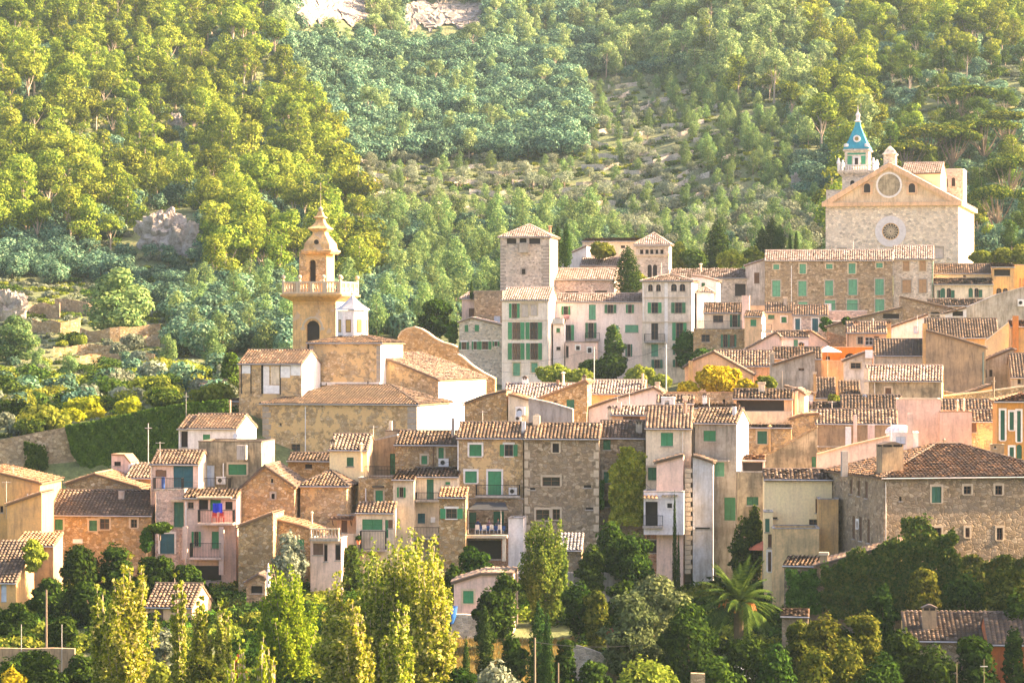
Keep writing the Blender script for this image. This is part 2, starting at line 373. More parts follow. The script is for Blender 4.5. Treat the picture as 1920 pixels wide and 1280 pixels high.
def arch_fill(mb, pm, s0,s1,z1, m, rev):
    r = (s1-s0)/2; cx = (s0+s1)/2; cz = z1-r; k = 8
    for side in (1, -1):
        for i in range(k):
            a0, a1 = pi/2*i/k, pi/2*(i+1)/k
            p0 = (cx+side*r*cos(a0), cz+r*sin(a0)); p1 = (cx+side*r*cos(a1), cz+r*sin(a1))
            mb.f([pm(p0[0],p0[1],-.003), pm(p1[0],p1[1],-.003), pm(p1[0],z1,-.003), pm(p0[0],z1,-.003)], m)
            mb.f([pm(p0[0],p0[1],-.003), pm(p1[0],p1[1],-.003), pm(p1[0],p1[1],-rev), pm(p0[0],p0[1],-rev)], m)
class House:
    def __init__(h, name, label, x0, x1, yb, D, roof, wall, wins='', rz=-6, sw='', lw='', tile=T1, gutter=True, into=None, cat='house', sidewall=None, group=None, over=.3, deep=1.5, hang=False):
        h.rz = radians(rz); c, s = cos(h.rz), sin(h.rz); k0 = (x0-960)/F; k1 = (x1-960)/F
        O = Vector((k0*D, D, 0)); W = (k1*D-O.x)/(c-k1*s); h.W = W; h.O = O; h.D = D
        zb = (640-yb)/F*D; h.O.z = zb; O = h.O
        kind = roof[0]; tp = tan(radians(21))
        Z = lambda px, py, v=0: h.loc(px, py, v)[1]
        xm = (x0+x1)/2
        if into is None:
            h.root = empty(name, O, h.rz, label=label, cat=cat, group=group); h.pl, h.pr = Vector((0,0,0)), 0.0
        else:
            h.root = into.root; R = into.rz; dlt = O-into.O
            h.pl = Vector((dlt.x*cos(R)+dlt.y*sin(R), -dlt.x*sin(R)+dlt.y*cos(R), dlt.z)); h.pr = h.rz-R
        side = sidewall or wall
        rf = MB(); wl = MB(); oh = over
        h.front = lambda s_, z_, n_: (s_, -n_, z_)
        h.right = lambda s_, z_, n_: (W+n_, s_, z_)
        h.left = lambda s_, z_, n_: (-n_, s_, z_)
        back = lambda s_, z_, d_: (s_, d_, z_)
        if kind in 'gs':
            ye, yr = roof[1], roof[2]; ze = Z(x0, ye)
            if len(roof) > 3: dd = roof[3]; hr = dd/2 if kind == 'g' else dd
            else:
                kk = (640-yr)/F; zea = ze+zb; hr = (kk*D-zea)/(tp-kk); hr = min(max(hr, 1.2), 9); dd = hr*2 if kind == 'g' else hr
            zr = Z(xm, yr, hr); h.d = dd
            sl = Vector((0, hr, zr-ze)); sn = sl.normalized()
            tile_roof(rf, Vector((-.12, -oh*sn.y, ze-oh*sn.z+.03)), (1,0,0), sl, W+.24, sl.length+oh, 0, 0, tile)
            slab(rf, Vector((-.1, -oh*sn.y+.03, ze-oh*sn.z+.03)), (1,0,0), sl, W+.2, sl.length+oh-.03, 0, 0, EAVE)
            if kind == 'g':
                bs = Vector((0, -hr, zr-ze)); bn = bs.normalized()
                tile_roof(rf, Vector((-.12, dd-oh*bn.y, ze-oh*bn.z+.03)), (1,0,0), bs, W+.24, bs.length+oh, 0, 0, tile)
                slab(rf, Vector((-.1, dd-oh*bn.y, ze-oh*bn.z+.03)), (1,0,0), bs, W+.2, bs.length+oh, 0, 0, EAVE)
                rf.tube([(-.13, hr, zr+.08), (W+.13, hr, zr+.08)], .12, tile, 8)
                sp = [(0,ze),(hr,zr),(dd,ze)]; fb = [(0,ze),(W,ze)]
            else: sp = [(0,ze),(dd,zr)]; fb = [(0,zr),(W,zr)]
            fp = [(0,ze),(W,ze)]
            if gutter: rf.tube([(-.12, -oh*sn.y-.05, ze-oh*sn.z+.02), (W+.12, -oh*sn.y-.05, ze-oh*sn.z-.01)], .065, ZINC, 6)
            h.zr, h.ze, h.hr = zr, ze, hr
            h.zroof = lambda v: ze+(zr-ze)*min(v, hr)/hr
        elif kind == 'h':
            ye, yr, dd = roof[1:4]; ze = Z(x0, ye); hr = dd/2; il, ir = (roof[4:6] if len(roof) > 5 else (hr, hr))
            if il+ir > W: il = ir = W/2
            zr = Z(xm, yr, hr); h.d = dd; rise = zr-ze
            for (o_, u_, v_, w_, a_, b_) in (
                (Vector((-oh,-oh,0)), (1,0,0), Vector((0,hr+oh,rise)), W+2*oh, il+oh, ir+oh),
                (Vector((W+oh,-oh,0)), (0,1,0), Vector((-(ir+oh),0,rise)), dd+2*oh, hr+oh, hr+oh),
                (Vector((-oh,-oh,0)), (0,1,0), Vector((il+oh,0,rise)), dd+2*oh, hr+oh, hr+oh),
                (Vector((-oh,dd+oh,0)), (1,0,0), Vector((0,-(hr+oh),rise)), W+2*oh, il+oh, ir+oh)):
                o2 = o_+Vector((0,0,ze+.0)); tile_roof(rf, o2, u_, v_, w_, v_.length, a_, b_, tile)
                slab(rf, o2, u_, v_, w_, v_.length-.05, a_, b_, EAVE)
            A, B = Vector((il,hr,zr+.06)), Vector((W-ir,hr,zr+.06))
            if (B-A).length > .2: rf.tube([A, B], .12, tile, 8)
            for p, q in (((-oh,-oh,ze+.06),A),((W+oh,-oh,ze+.06),B),((-oh,dd+oh,ze+.06),A),((W+oh,dd+oh,ze+.06),B)): rf.tube([p, q], .11, tile, 6)
            if gutter: rf.tube([(-oh, -oh-.05, ze-.03), (W+oh, -oh-.05, ze-.03)], .065, ZINC, 6)
            fp = fb = [(0,ze),(W,ze)]; sp = [(0,ze),(dd,ze)]; h.zr, h.ze, h.hr = zr, ze, hr
            h.zroof = lambda v: ze+(zr-ze)*min(v, hr)/hr
        elif kind == 'p':
            dd = roof[2] if len(roof) > 2 else 8; h.d = dd
            fp = [h.loc(px, py) for px, py in roof[1]]; fp = [(min(max(a,0),W), b) for a, b in fp]; fp[0] = (0, fp[0][1]); fp[-1] = (W, fp[-1][1])
            fb = fp; spr = [(0,fp[-1][1]),(dd,fp[-1][1])]; spl = [(0,fp[0][1]),(dd,fp[0][1])]
            bare = len(roof) > 3 and roof[3] == 'cope'
            for i, ((a,za),(b,zb_)) in enumerate(zip(fp, fp[1:])):
                if b-a < .15: continue
                e = .25; vv = Vector((b-a, 0, zb_-za)); nn = vv.normalized()
                if bare:
                    q = Vector((a,-.12,za)); slab(rf, q+Vector((0,0,.1)), (0,1,0), vv, dd+.24, vv.length, 0, 0, SURS if len(roof) < 5 else roof[4], .16); continue
                if zb_ >= za:
                    ea = e if i == 0 else 0; q = Vector((a,-.2,za+.03))-nn*ea; lv = vv.length+ea
                    tile_roof(rf, q, (0,1,0), vv, dd+.4, lv, 0, 0, tile); slab(rf, q, (0,1,0), vv, dd+.36, lv, 0, 0, EAVE)
                else:
                    ea = e if i == len(fp)-2 else 0; vv = -vv; q = Vector((b,-.2,zb_+.03))+nn*ea; lv = vv.length+ea
                    tile_roof(rf, q, (0,1,0), vv, dd+.4, lv, 0, 0, tile); slab(rf, q, (0,1,0), vv, dd+.36, lv, 0, 0, EAVE)
                rf.tube([(a,-.2,za+.1),(b,-.2,zb_+.1)], .1, tile, 6)
            k = max(range(len(fp)), key=lambda i: fp[i][1])
            if 0 < k < len(fp)-1 and not bare: rf.tube([(fp[k][0],-.2,fp[k][1]+.1),(fp[k][0],dd+.2,fp[k][1]+.1)], .13, tile, 8)
            h.zr = max(p[1] for p in fp); h.ze = min(p[1] for p in fp); h.hr = dd
            def zt(u):
                for (a,za),(b,zb_) in zip(fp, fp[1:]):
                    if a <= u <= b and b > a: return za+(zb_-za)*(u-a)/(b-a)
                return h.ze
            h.zt = zt; h.zroof = lambda v: h.ze
        else:   # flat with parapet
            ye = roof[1]; ze = Z(x0, ye); dd = roof[2] if len(roof) > 2 else 6; h.d = dd
            cap = roof[3] if len(roof) > 3 else CONC
            rf.box(.2, W-.2, .2, dd-.2, ze-.55, ze-.45, CONC)
            for q in ((-.05,W+.05,-.05,.22),(-.05,W+.05,dd-.22,dd+.05),(-.05,.22,.22,dd-.22),(W-.22,W+.05,.22,dd-.22)): rf.box(*q, ze+.002, ze+.09, cap)
            fp = fb = [(0,ze),(W,ze)]; sp = [(0,ze),(dd,ze)]; h.zr = h.ze = ze; h.hr = dd; h.zroof = lambda v: ze-.5
            for q in ((.22,W-.22,.22,.24),(.22,W-.22,dd-.24,dd-.22)): rf.box(*q, ze-.45, ze-.001, wall)
        # bottom of the walls goes into the ground
        cor = [h.world(u, v) for u in (0, W) for v in (0, h.d)]
        zlow = min(0, min(terr(p.x, p.y) for p in cor)-zb)-deep
        if hang: zlow = 0; wl.f([(0,0,0),(W,0,0),(W,h.d,0),(0,h.d,0)], wall)
        fh, rh, lh = [], [], []
        for code, dst, pl_ in ((wins, fh, 0), (sw, rh, 1), (lw, lh, 2)):
            for t_ in code.split(';'):
                t_ = t_.strip()
                if not t_: continue
                a = t_.split(','); xa, ya, xb, yb_ = map(float, a[:4]); cd = a[4] if len(a) > 4 else 'g'
                if pl_ == 0: p, q = h.loc(xa, ya), h.loc(xb, yb_)
                else: p, q = h.sloc(xa, ya, pl_), h.sloc(xb, yb_, pl_)
                s0, s1 = sorted((p[0], q[0])); z1, z0 = p[1], q[1]
                if z0 > z1: z0, z1 = z1, z0
                if s1-s0 < .2: m_ = (s0+s1)/2; s0, s1 = m_-.35, m_+.35
                if cd[0] in 'oO': e = (s1-s0)/4; s0 += e; s1 -= e
                mx = W if pl_ == 0 else h.d
                s0 = max(s0, .08); s1 = min(s1, mx-.08)
                if s1-s0 < .15: continue
                dst.append((s0, s1, z0, z1, cd))
        panel(wl, h.front, zlow, fp, fh, wall, .5 if any('L' in x[4] for x in fh) else .24)
        if kind == 'p':
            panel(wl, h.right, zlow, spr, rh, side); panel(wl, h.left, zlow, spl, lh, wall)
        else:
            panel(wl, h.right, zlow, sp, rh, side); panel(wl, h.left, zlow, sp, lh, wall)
        panel(wl, lambda s_, z_, n_: (s_, h.d+n_, z_), zlow, fb, [], wall)
        for hs, pm in ((fh, h.front), (rh, h.right), (lh, h.left)):
            for x in hs:
                if 'a' in x[4]: arch_fill(wl, pm, x[0], x[1], x[3], wall if pm is h.front else side, .24)
        h.wall = h.part('wall', wl); h.roof = h.part('roof', rf)
        for hs, pm in ((fh, h.front), (rh, h.right), (lh, h.left)):
            for x in hs: h.window(pm, *x)
    def world(h, u, v, z=0):
        c, s = cos(h.rz), sin(h.rz); return Vector((h.O.x+u*c-v*s, h.O.y+u*s+v*c, h.O.z+z))
    def loc(h, px, py, v=0):
        c, s = cos(h.rz), sin(h.rz); k = (px-960)/F; ox, oy = h.O.x-v*s, h.O.y+v*c
        t = (k*oy-ox)/(c-k*s); return (t, (640-py)/F*(oy+t*s)-h.O.z)
    def sloc(h, px, py, side):
        c, s = cos(h.rz), sin(h.rz); k = (px-960)/F; u = h.W if side == 1 else 0; ox, oy = h.O.x+u*c, h.O.y+u*s
        t = (k*oy-ox)/(-s-k*c); t = min(max(t, 0), 60); return (t, (640-py)/F*(oy+t*c)-h.O.z)
    def part(h, name, mb, label=None):
        return put(name, mb, h.root, h.pl, h.pr, label=label)
    def window(h, pm, s0, s1, z0, z1, cd):
        t = cd[0]; m = MB(); door = t in 'dtB' or 'r' in cd
        sur = SURW if 'w' in cd[1:] else SURS if 's' in cd[1:] else SURG if 'x' in cd[1:] else None
        if sur:
            e = .17; pbox(m, pm, s0-e, s0, z0, z1, .0, .035, sur); pbox(m, pm, s1, s1+e, z0, z1, .0, .035, sur)
            if 'a' not in cd: pbox(m, pm, s0-e, s1+e, z1, z1+e*1.2, .0, .038, sur)
        if not door: pbox(m, pm, s0-.08, s1+.08, z0-.09, z0-.002, -.1, .09, sur or CONC)
        else: pbox(m, pm, s0, s1, z0-.04, z0+.03, -.2, .03, CONC)
        fm = FRAMEW if 'f' in cd[1:] else BROWNW
        if t in 'goO' and (s1-s0) > .25:
            e = .06
            for a, b, c_, d_ in ((s0,s0+e,z0,z1),(s1-e,s1,z0,z1),(s0+e,s1-e,z0,z0+e),(s0+e,s1-e,z1-e,z1),((s0+s1)/2-.03,(s0+s1)/2+.03,z0+e,z1-e),(s0+e,s1-e,z0+(z1-z0)*.55,z0+(z1-z0)*.55+.04)):
                pbox(m, pm, a, b, c_, d_, -.18 if c_ != z0+(z1-z0)*.55 else -.175, -.12, fm)
        wo = h.part('door' if door else 'window', m)
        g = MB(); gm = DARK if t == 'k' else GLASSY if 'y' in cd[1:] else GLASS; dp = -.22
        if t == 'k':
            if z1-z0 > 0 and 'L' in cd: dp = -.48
            g.f([pm(s0,z0,dp), pm(s1,z0,dp), pm(s1,z1,dp), pm(s0,z1,dp)], gm); put('shade_pane', g, wo)  # dark sheet imitates the shade behind the hole
        else:
            g.f([pm(s0,z0,-.19), pm(s1,z0,-.19), pm(s1,z1,-.19), pm(s0,z1,-.19)], gm); put('pane', g, wo)
        if t in SH:
            mt = SH[t] if t not in 'cod' else _rs.choice((GREEN, GREEN, GREENB, GREENC)); c = (s0+s1)/2
            if t in 'oO':
                wd = (s1-s0)/2
                for a, b in ((s0-wd-.03, s0-.03), (s1+.03, s1+wd+.03)):
                    q = MB(); leaf_(q, pm, a, b, z0, z1, .045, mt); put('shutter', q, wo)
            elif s1-s0 > .5:
                for a, b in ((s0+.01, c-.008), (c+.008, s1-.01)):
                    q = MB(); leaf_(q, pm, a, b, z0+.01, z1-.01, -.13, mt); put('shutter', q, wo)
            else:
                q = MB(); leaf_(q, pm, s0+.01, s1-.01, z0+.01, z1-.01, -.13, mt); put('shutter', q, wo)
        return wo
    # accessories, all placed in photo pixels on this house
    def chim(h, x0, x1, yt, yb, v=None, m=None, cap='tile'):
        m = m or CREAM; v = h.hr*.6 if v is None else v
        a, zt = h.loc(x0, yt, v); b, zb = h.loc(x1, yb, v); w_ = b-a; q = MB()
        ch = .25 if cap else 0; zw = zt-ch
        q.box(a, b, v, v+max(w_*.8, .4), zb-1.0, zw-.2 if cap == 'tile' else zw, m)
        if cap == 'tile':
            dv = max(w_*.8, .4)
            for (p, r) in ((a, v), (b-.1, v), (a, v+dv-.1), (b-.1, v+dv-.1), ((a+b)/2-.05, v), ((a+b)/2-.05, v+dv-.1)): q.box(p, p+.1, r, r+.1, zw-.2, zw, m)
            q.box(a+.1, b-.1, v+.1, v+dv-.1, zw-.2, zw, DARK)
            q.hexa([(a-.1,v-.1,zw),(b+.1,v-.1,zw),(b+.1,v+dv+.1,zw),(a-.1,v+dv+.1,zw),(a+w_*.4,v-.08,zt),(b-w_*.4,v-.08,zt),(b-w_*.4,v+dv+.08,zt),(a+w_*.4,v+dv+.08,zt)], T1)
        elif cap == 'flat': q.box(a-.08, b+.08, v-.08, v+max(w_*.8,.4)+.08, zw, zt, SURS)
        put('chimney', q, h.roof); return h
    def pipechim(h, x, yt, yb, v=None, m=ZINC, r=.07):
        v = h.hr*.6 if v is None else v; a, zt = h.loc(x, yt, v); _, zb = h.loc(x, yb, v); q = MB()
        q.tube([(a,v,zb-.6),(a,v,zt)], r, m, 8); q.lathe(a, v, [(r*1.8,zt),(r*2.2,zt+.05),(.02,zt+.22)], 8, m); put('chimney', q, h.roof); return h
    def pipe(h, x, y0, y1, m=ZINC, v=0):
        a, z1 = h.loc(x, y0); _, z0 = h.loc(x, y1); q = MB(); q.tube([(a,-.09,z0),(a,-.09,z1)], .055, m, 6); h.part('drainpipe', q); return h
    def ac(h, x0, x1, y0, y1, n=.1):
        a, z1 = h.loc(x0, y0); b, z0 = h.loc(x1, y1); q = MB(); q.box(a, b, -n-.35, -n, z0, z1, WHITEP)
        cx, cz, r = a+(b-a)*.42, (z0+z1)/2, min(b-a, z1-z0)*.36
        q.ring(cx, -n-.37, -n-.352, cz, r*.75, r, 14, ZINC); q.cyl_y(cx, -n-.36, -n-.352, cz, r*.75, 14, IRON)
        o = h.part('air_conditioner', q); return h
    def box(h, name, x0, x1, y0, y1, n0, n1, m, label=None):   # slab proud of the front by n0..n1 metres
        a, z1 = h.loc(x0, y0); b, z0 = h.loc(x1, y1); q = MB(); q.box(a, b, -n1, -n0, z0, z1, m); h.part(name, q, label); return h
    def rail(h, x0, x1, yt, yb, n=1.0, style='iron', slab_=True, m=None, sides=True):
        a, zt = h.loc(x0, yt, -n); b, zb = h.loc(x1, yb, -n); q = MB()
        if slab_: q.box(a-.05, b+.05, -n-.08, -.003, zb-.2, zb, m or CONC)
        bal = h.part('balcony', q if slab_ else _stub(a, b, n, zb), None); r = MB(); y = -n
        segs = [((a,y),(b,y))]+([((a,y),(a,-.02)),((b,y),(b,-.02))] if sides else [])
        if style == 'iron':
            for (p, s_) in segs:
                L = hypot(s_[0]-p[0], s_[1]-p[1]); k = max(2, int(L/.14))
                r.tube([(p[0],p[1],zt),(s_[0],s_[1],zt)], .025, IRON, 4); r.tube([(p[0],p[1],zb+.08),(s_[0],s_[1],zb+.08)], .018, IRON, 4)
                for i in range(k+1):
                    t = i/k; x_, y_ = p[0]+(s_[0]-p[0])*t, p[1]+(s_[1]-p[1])*t; r.box(x_-.011, x_+.011, y_-.011, y_+.011, zb, zt, IRON)
        elif style == 'stone':
            for (p, s_) in segs:
                L = hypot(s_[0]-p[0], s_[1]-p[1]); k = max(2, int(L/.27))
                d = Vector((s_[0]-p[0], s_[1]-p[1], 0)).normalized(); e = Vector((-d.y, d.x, 0))*.1
                for z0_, z1_ in ((zt-.12, zt), (zb, zb+.12)):
                    P_, S_ = Vector((*p,0)), Vector((*s_,0)); r.hexa([P_-e+Vector((0,0,z0_)), S_-e+Vector((0,0,z0_)), S_+e+Vector((0,0,z0_)), P_+e+Vector((0,0,z0_)), P_-e+Vector((0,0,z1_)), S_-e+Vector((0,0,z1_)), S_+e+Vector((0,0,z1_)), P_+e+Vector((0,0,z1_))], SURS)
                for i in range(k+1):
                    t = i/k; x_, y_ = p[0]+(s_[0]-p[0])*t, p[1]+(s_[1]-p[1])*t; hh = zt-zb-.24
                    r.lathe(x_, y_, [(.05,zb+.12),(.09,zb+.12+hh*.3),(.045,zb+.12+hh*.65),(.06,zt-.12)], 6, SURS)
        else:
            for (p, s_) in segs:
                x_a, x_b = sorted((p[0], s_[0])); y_a, y_b = sorted((p[1], s_[1])); r.box(x_a-.06, x_b+.06, y_a-.06, y_b+.06, zb+.002, zt, m or CREAM)
        put('railing', r, bal); return h
def _stub(a, b, n, zb):
    q = MB(); q.box(a, b, -n, -n+.05, zb, zb+.05, CONC); return q
H = House
# ================================================================ THE VILLAGE
# ---- left edge
a = H('house', 'ochre rendered house at the left edge with sunlit sloping tile roof', -40, 75, 1015, 283, ('p', [(-40,880),(0,887),(75,905)], 9), OCHRE, '0,948,6,960,k', rz=-4, tile=T4)
a.pipe(52, 925, 1012)
a = H('house', 'low ochre annex with slanted tiled edge left of the long stone house', 14, 78, 1014, 279, ('p', [(14,946),(78,924)], 5), OCHRE, rz=-4, tile=T4)
a = H('shed', 'shed with dark tiled slope and white wall at the lower left edge', -30, 30, 1150, 266, ('s', 1090, 1013, 6), OCHRE, '2,1094,12,1128,B', rz=-6, tile=T2)
a = H('house', 'small lean-to house with vine covered door under the ochre wall', 28, 100, 1110, 274, ('s', 1022, 998, 3.4), BROWNP, '32,1032,46,1066,t;47,1030,60,1062,B;43,1082,55,1092,k', rz=-6, tile=T4)
a.rail(30, 62, 1052, 1074, .8)
a = H('house', 'long low stone house with mossy tile roof and four small windows', 76, 283, 1075, 286, ('g', 964, 920), WARM, '103,973,118,993,cs;167,975,182,995,cs;187,972,205,992,gs;245,973,257,989,gs', rz=-5, tile=T2)
a.chim(222, 232, 920, 956, m=CONC, cap=None); a.pipe(67, 968, 1000)
a.box('sign_board', 137, 155, 1010, 1018, .01, .12, WHITEP)
a = H('house', 'stone gable house with low pitched roof behind the long low house', 124, 262, 940, 300, ('p', [(124,907),(178,889),(262,914)], 9), WARM, rz=-5, tile=T4)
a = H('house', 'narrow pink rooftop house with parapet and wall mounted air conditioner', 209, 246, 900, 308, ('p', [(209,852),(234,853),(246,868)], 3, 'cope', T4), PINK, '219,865,221,873,k', rz=-8, sidewall=WHITE)
a.ac(243, 257, 870, 882, .1)
a = H('house', 'low house with pale tiles beside the pink rooftop chimney house', 236, 290, 925, 304, ('s', 895, 868, 4), OCHRE, rz=-5, tile=T5)
# ---- balcony houses
a = H('house', 'cream house with blue doors and iron railed roof terrace', 284, 372, 1080, 287, ('g', 869, 845, 6), PINK, '325,873,362,914,t;293,880,305,893,g', rz=-5, sidewall=GREYP, tile=T1)
a.rail(287, 340, 896, 917, 1.2); a.pipe(284, 872, 950)
a.box('niche_panel', 292, 312, 881, 894, -.02, .05, BROWNW)
a = H('house', 'pinkish stone lower house with tall dark green door and blue shutters', 291, 346, 1080, 285.3, ('f', 918, 1.6), PINKST, '326,941,345,988,D;300,1000,327,1038,tw', rz=-5)
a.pipe(293, 925, 995)
a.box('stone_canopy', 322, 348, 936, 940, .0, .5, SURS)
a = H('house', 'house with pale blue door under a mouldy cement parapet wall', 372, 490, 990, 291, ('f', 828, 7, T1), MOULD, '388,872,402,912,B;428,870,462,890,cs', rz=-6)
a.ac(407, 424, 893, 907); a.rail(350, 428, 896, 917, 1.3, slab_=True); a.pipe(419, 868, 893, WHITEP)
a.box('water_tank', 448, 465, 834, 861, .2, 1.1, CONC); a.pipe(342, 872, 920)
a = H('house', 'pink house with stacked open balconies and a blue towel', 345, 443, 1090, 284, ('s', 933, 916, 3), PINK, '352,941,363,953,g;372,934,390,955,kL;394,936,414,956,c;422,940,436,955,k;360,996,376,1024,o;397,996,415,1028,c;356,1060,415,1088,kL', rz=-4, tile=T1)
a.rail(371, 436, 956, 980, 1.3, m=PINK); a.rail(356, 414, 1018, 1045, 1.5, m=PINK); a.pipe(349, 940, 1055, WHITEP)
a.box('balcony_pier', 415, 424, 985, 1075, .9, 1.4, PINK); a.box('balcony_pier', 347, 356, 985, 1045, 1.0, 1.4, PINK); a.box('awning_frame', 371, 436, 930, 933, .0, 1.0, SURS)
a = H('house', 'tall stone gable house with one small square window and dark lower wall', 437, 552, 1090, 287, ('p', [(437,928),(497,874),(552,912)], 8), WARM, '508,897,512,905,k;509,925,515,935,kx', rz=-5, tile=T1)
a = H('house', 'golden stone house with slanted roof edge facing the poplars', 447, 512, 1110, 279, ('p', [(447,987),(512,962)], 5.5), WARM, rz=-6, tile=T4)
a = H('house', 'low stone house with red tiled lean-to roof beside the balustrade', 508, 602, 1110, 281, ('p', [(508,972),(562,985),(602,998)], 5), WARM, '551,1010,570,1030,c', rz=-5, tile=T4)
a.pipechim(585, 962, 990, m=CREAM)
a = H('house', 'ground floor wing with stone balustraded terrace and brick niche', 582, 640, 1090, 277, ('f', 1010, 3.5), PINK, '587,1018,606,1040,w;607,1018,614,1052,kL;628,1018,640,1050,kL', rz=-5)
a.rail(582, 634, 990, 1010, .5, 'stone')
a = H('house', 'roof terrace house with glazed parapet behind red tiled lean-to', 512, 600, 1010, 290, ('f', 955, 5), GREYP, '540,963,560,970,g;592,970,600,980,k', rz=-5)
# ---- church side street
a = H('house', 'stone house with moss dark roof strip below the church wall', 540, 618, 930, 300, ('g', 863, 850, 4), WARM, '577,870,580,878,k', rz=-6, tile=T2)
a = H('house', 'round cornered cream rubble house with brown hipped roof', 563, 650, 1000, 288, ('h', 911, 882, 7), PATCH, rz=-8, tile=T1)
a = H('house', 'narrow yellow house with green louvred shutters under small tiled roof', 618, 688, 990, 292, ('g', 842, 815, 6), YELLOW, '650,857,663,874,c;635,919,646,944,d;654,919,667,938,cs', rz=-6, sidewall=BROWNP, tile=T5)
a.chim(619, 629, 822, 842, m=CREAM, cap='tile', v=.6); a.pipe(683, 900, 938, YELLOW); a.rail(625, 668, 945, 964, .8, 'stone')
a.pipechim(677, 834, 872, v=-.3, m=YELLOW, r=.12)
a = H('house', 'little peach entrance house with orange tiled porch and brown door', 632, 672, 1040, 286.5, ('f', 966, 3), PEACH, '640,973,651,998,w', rz=-5)
q = MB(); A, B = a.loc(620, 972), a.loc(664, 964)
tile_roof(q, (A[0], -1.0, A[1]), (1,0,0), (0,1,.25), B[0]-A[0], 1.03, 0, 0, T4); slab(q, (A[0], -1.0, A[1]), (1,0,0), (0,1,.25), B[0]-A[0], 1.03, 0, 0, T4, .08)
for u in (A[0]+.25, B[0]-.25): q.tube([(u,-.8,A[1]-.02),(u,-.02,A[1]-.6)], .05, BROWNW, 4)
a.part('porch_roof', q)
a = H('house', 'brown plastered terrace house with curved parapet and red floor', 672, 745, 1000, 296, ('p', [(672,845),(700,825),(745,815)], 4, 'cope', CONC), BROWNP, '731,850,742,890,d', rz=-6)
a = H('house', 'stone house below the red terrace with one green shuttered window', 672, 738, 1000, 289, ('f', 896, 4), WARM, '704,919,718,940,cs', rz=-5); a.rail(684, 738, 874, 896, .1, slab_=False)
a.box('window_canopy', 699, 720, 910, 914, .0, .4, T1); a.pipe(686, 915, 945, WHITEP)
a = H('house', 'low cream house with wide green shutter behind grey terrace wall', 668, 738, 1040, 284.5, ('s', 960, 941, 2.2), CREAM, '679,973,717,993,c;722,974,728,1008,d;728,974,738,990,w', rz=-5, tile=T1)
a.rail(640, 672, 1000, 1035, 1.2, 'solid', m=GREYP); a.rail(675, 722, 995, 1030, 1.0, 'iron')
a = H('house', 'small stone house with air conditioner and twin narrow green shutters', 741, 857, 990, 294, ('g', 833, 809, 7), WARM, '790,854,801,870,cs;822,839,832,859,cs', rz=-5, tile=T1)
a.ac(823, 842, 859, 874); a.pipe(813, 838, 878, m=BROWNW); a.chim(846, 852, 783, 828, m=CONC, cap=None)
a = H('house', 'grey gable wall house with green door just right of red terrace', 722, 760, 900, 299, ('f', 808, 4, T1), BROWNP, rz=-5)
a.chim(729, 735, 789, 806, m=CREAM, cap=None, v=.5)
a = H('house', 'cream house with arched recess balcony and tiled eave above vine', 737, 776, 1060, 287, ('s', 899, 882, 5), CREAM, '745,913,760,932,o;', rz=-5, tile=T5)
a = H('house', 'pale plastered house with dark green door on upper iron balcony', 774, 858, 1075, 288.5, ('g', 893, 878, 6), CREAM, '800,898,813,937,D;835,903,844,908,c;783,962,797,981,t;775,1030,790,1060,k', rz=-5, tile=T1)
a.rail(779, 822, 923, 937, 1.0); a.rail(752, 822, 988, 1008, 1.3); a.box('meter_box', 808, 816, 969, 979, .0, .2, WHITEP)
# ---- tall stone houses
a = H('house', 'stone house with white framed green shutters and long iron balcony', 858, 981, 1075, 290, ('g', 820, 793), PATCH, '880,833,903,855,cw;938,833,970,855,ow;872,883,894,905,cw;915,883,940,929,dw', rz=-5, tile=T1)
a.rail(892, 973, 909, 929, 1.1); a.ac(955, 970, 913, 927, .3); a.pipe(859, 825, 910, WHITEP)
a.chim(978, 985, 790, 815, m=WHITE, cap=None, v=1.0)
a = H('house', 'little stone annex with flat tiled roof and open green shutters', 823, 873, 1003, 284, ('s', 931, 914, 2.2), WARM, '826,953,867,972,ow', rz=-5, tile=T4)
a = H('house', 'terrace storey with dark awning over dining table and pillared brick basement', 822, 953, 1090, 286, ('f', 1001, 4.5), BRICK, '865,1010,940,1048,kL', rz=-5)
a.rail(873, 951, 980, 1001, .1, slab_=False); a.box('pillar', 844, 850, 1008, 1075, .8, 1.2, CREAM); a.box('pillar', 944, 950, 1008, 1050, .8, 1.2, CREAM)
a.box('terrace_slab', 822, 953, 1001, 1007, .0, 1.4, SURS)
TERR = a
q = MB(); A, B = a.loc(877, 956, -1), a.loc(957, 943, 1.2)
q.hexa([(A[0],-1,A[1]),(B[0],-1,A[1]),(B[0]-.6,2.2,B[1]),(A[0]+.5,2.2,B[1]),(A[0],-1,A[1]+.05),(B[0],-1,A[1]+.05),(B[0]-.6,2.2,B[1]+.05),(A[0]+.5,2.2,B[1]+.05)], plain('dark awning cloth', (.012,.02,.03), .9))
aw = a.part('awning', q); q = MB()
for u in (A[0]+.05, A[0]+3.1): q.tube([(u,-1,A[1]),(u,-1,a.loc(900,1000,-1)[1])], .03, ZINC, 5)
put('awning_post', q, aw)
a = H('wall', 'tall stained plaster wall beside the awning terrace', 953, 981, 1075, 285.5, ('f', 972, 3.5), WHITE, rz=-5); 
a = H('house', 'back wall of awning terrace in stone with green doors', 874, 981, 1000, 289.4, ('f', 935, .6), GREY, '880,960,893,990,D;925,958,945,992,D', rz=-5)
a = H('house', 'tall plain rubble stone house with three small framed windows', 983, 1123, 1110, 289, ('g', 821, 795), GREY, '1036,831,1048,848,ks;1017,894,1050,911,gs;1005,955,1030,975,gs;1036,954,1050,974,gs;1100,909,1103,914,k;1104,951,1106,955,k;995,914,998,918,k', rz=-5, tile=T1)
a.chim(999, 1012, 779, 795, v=2.6, m=CREAM, cap=None)
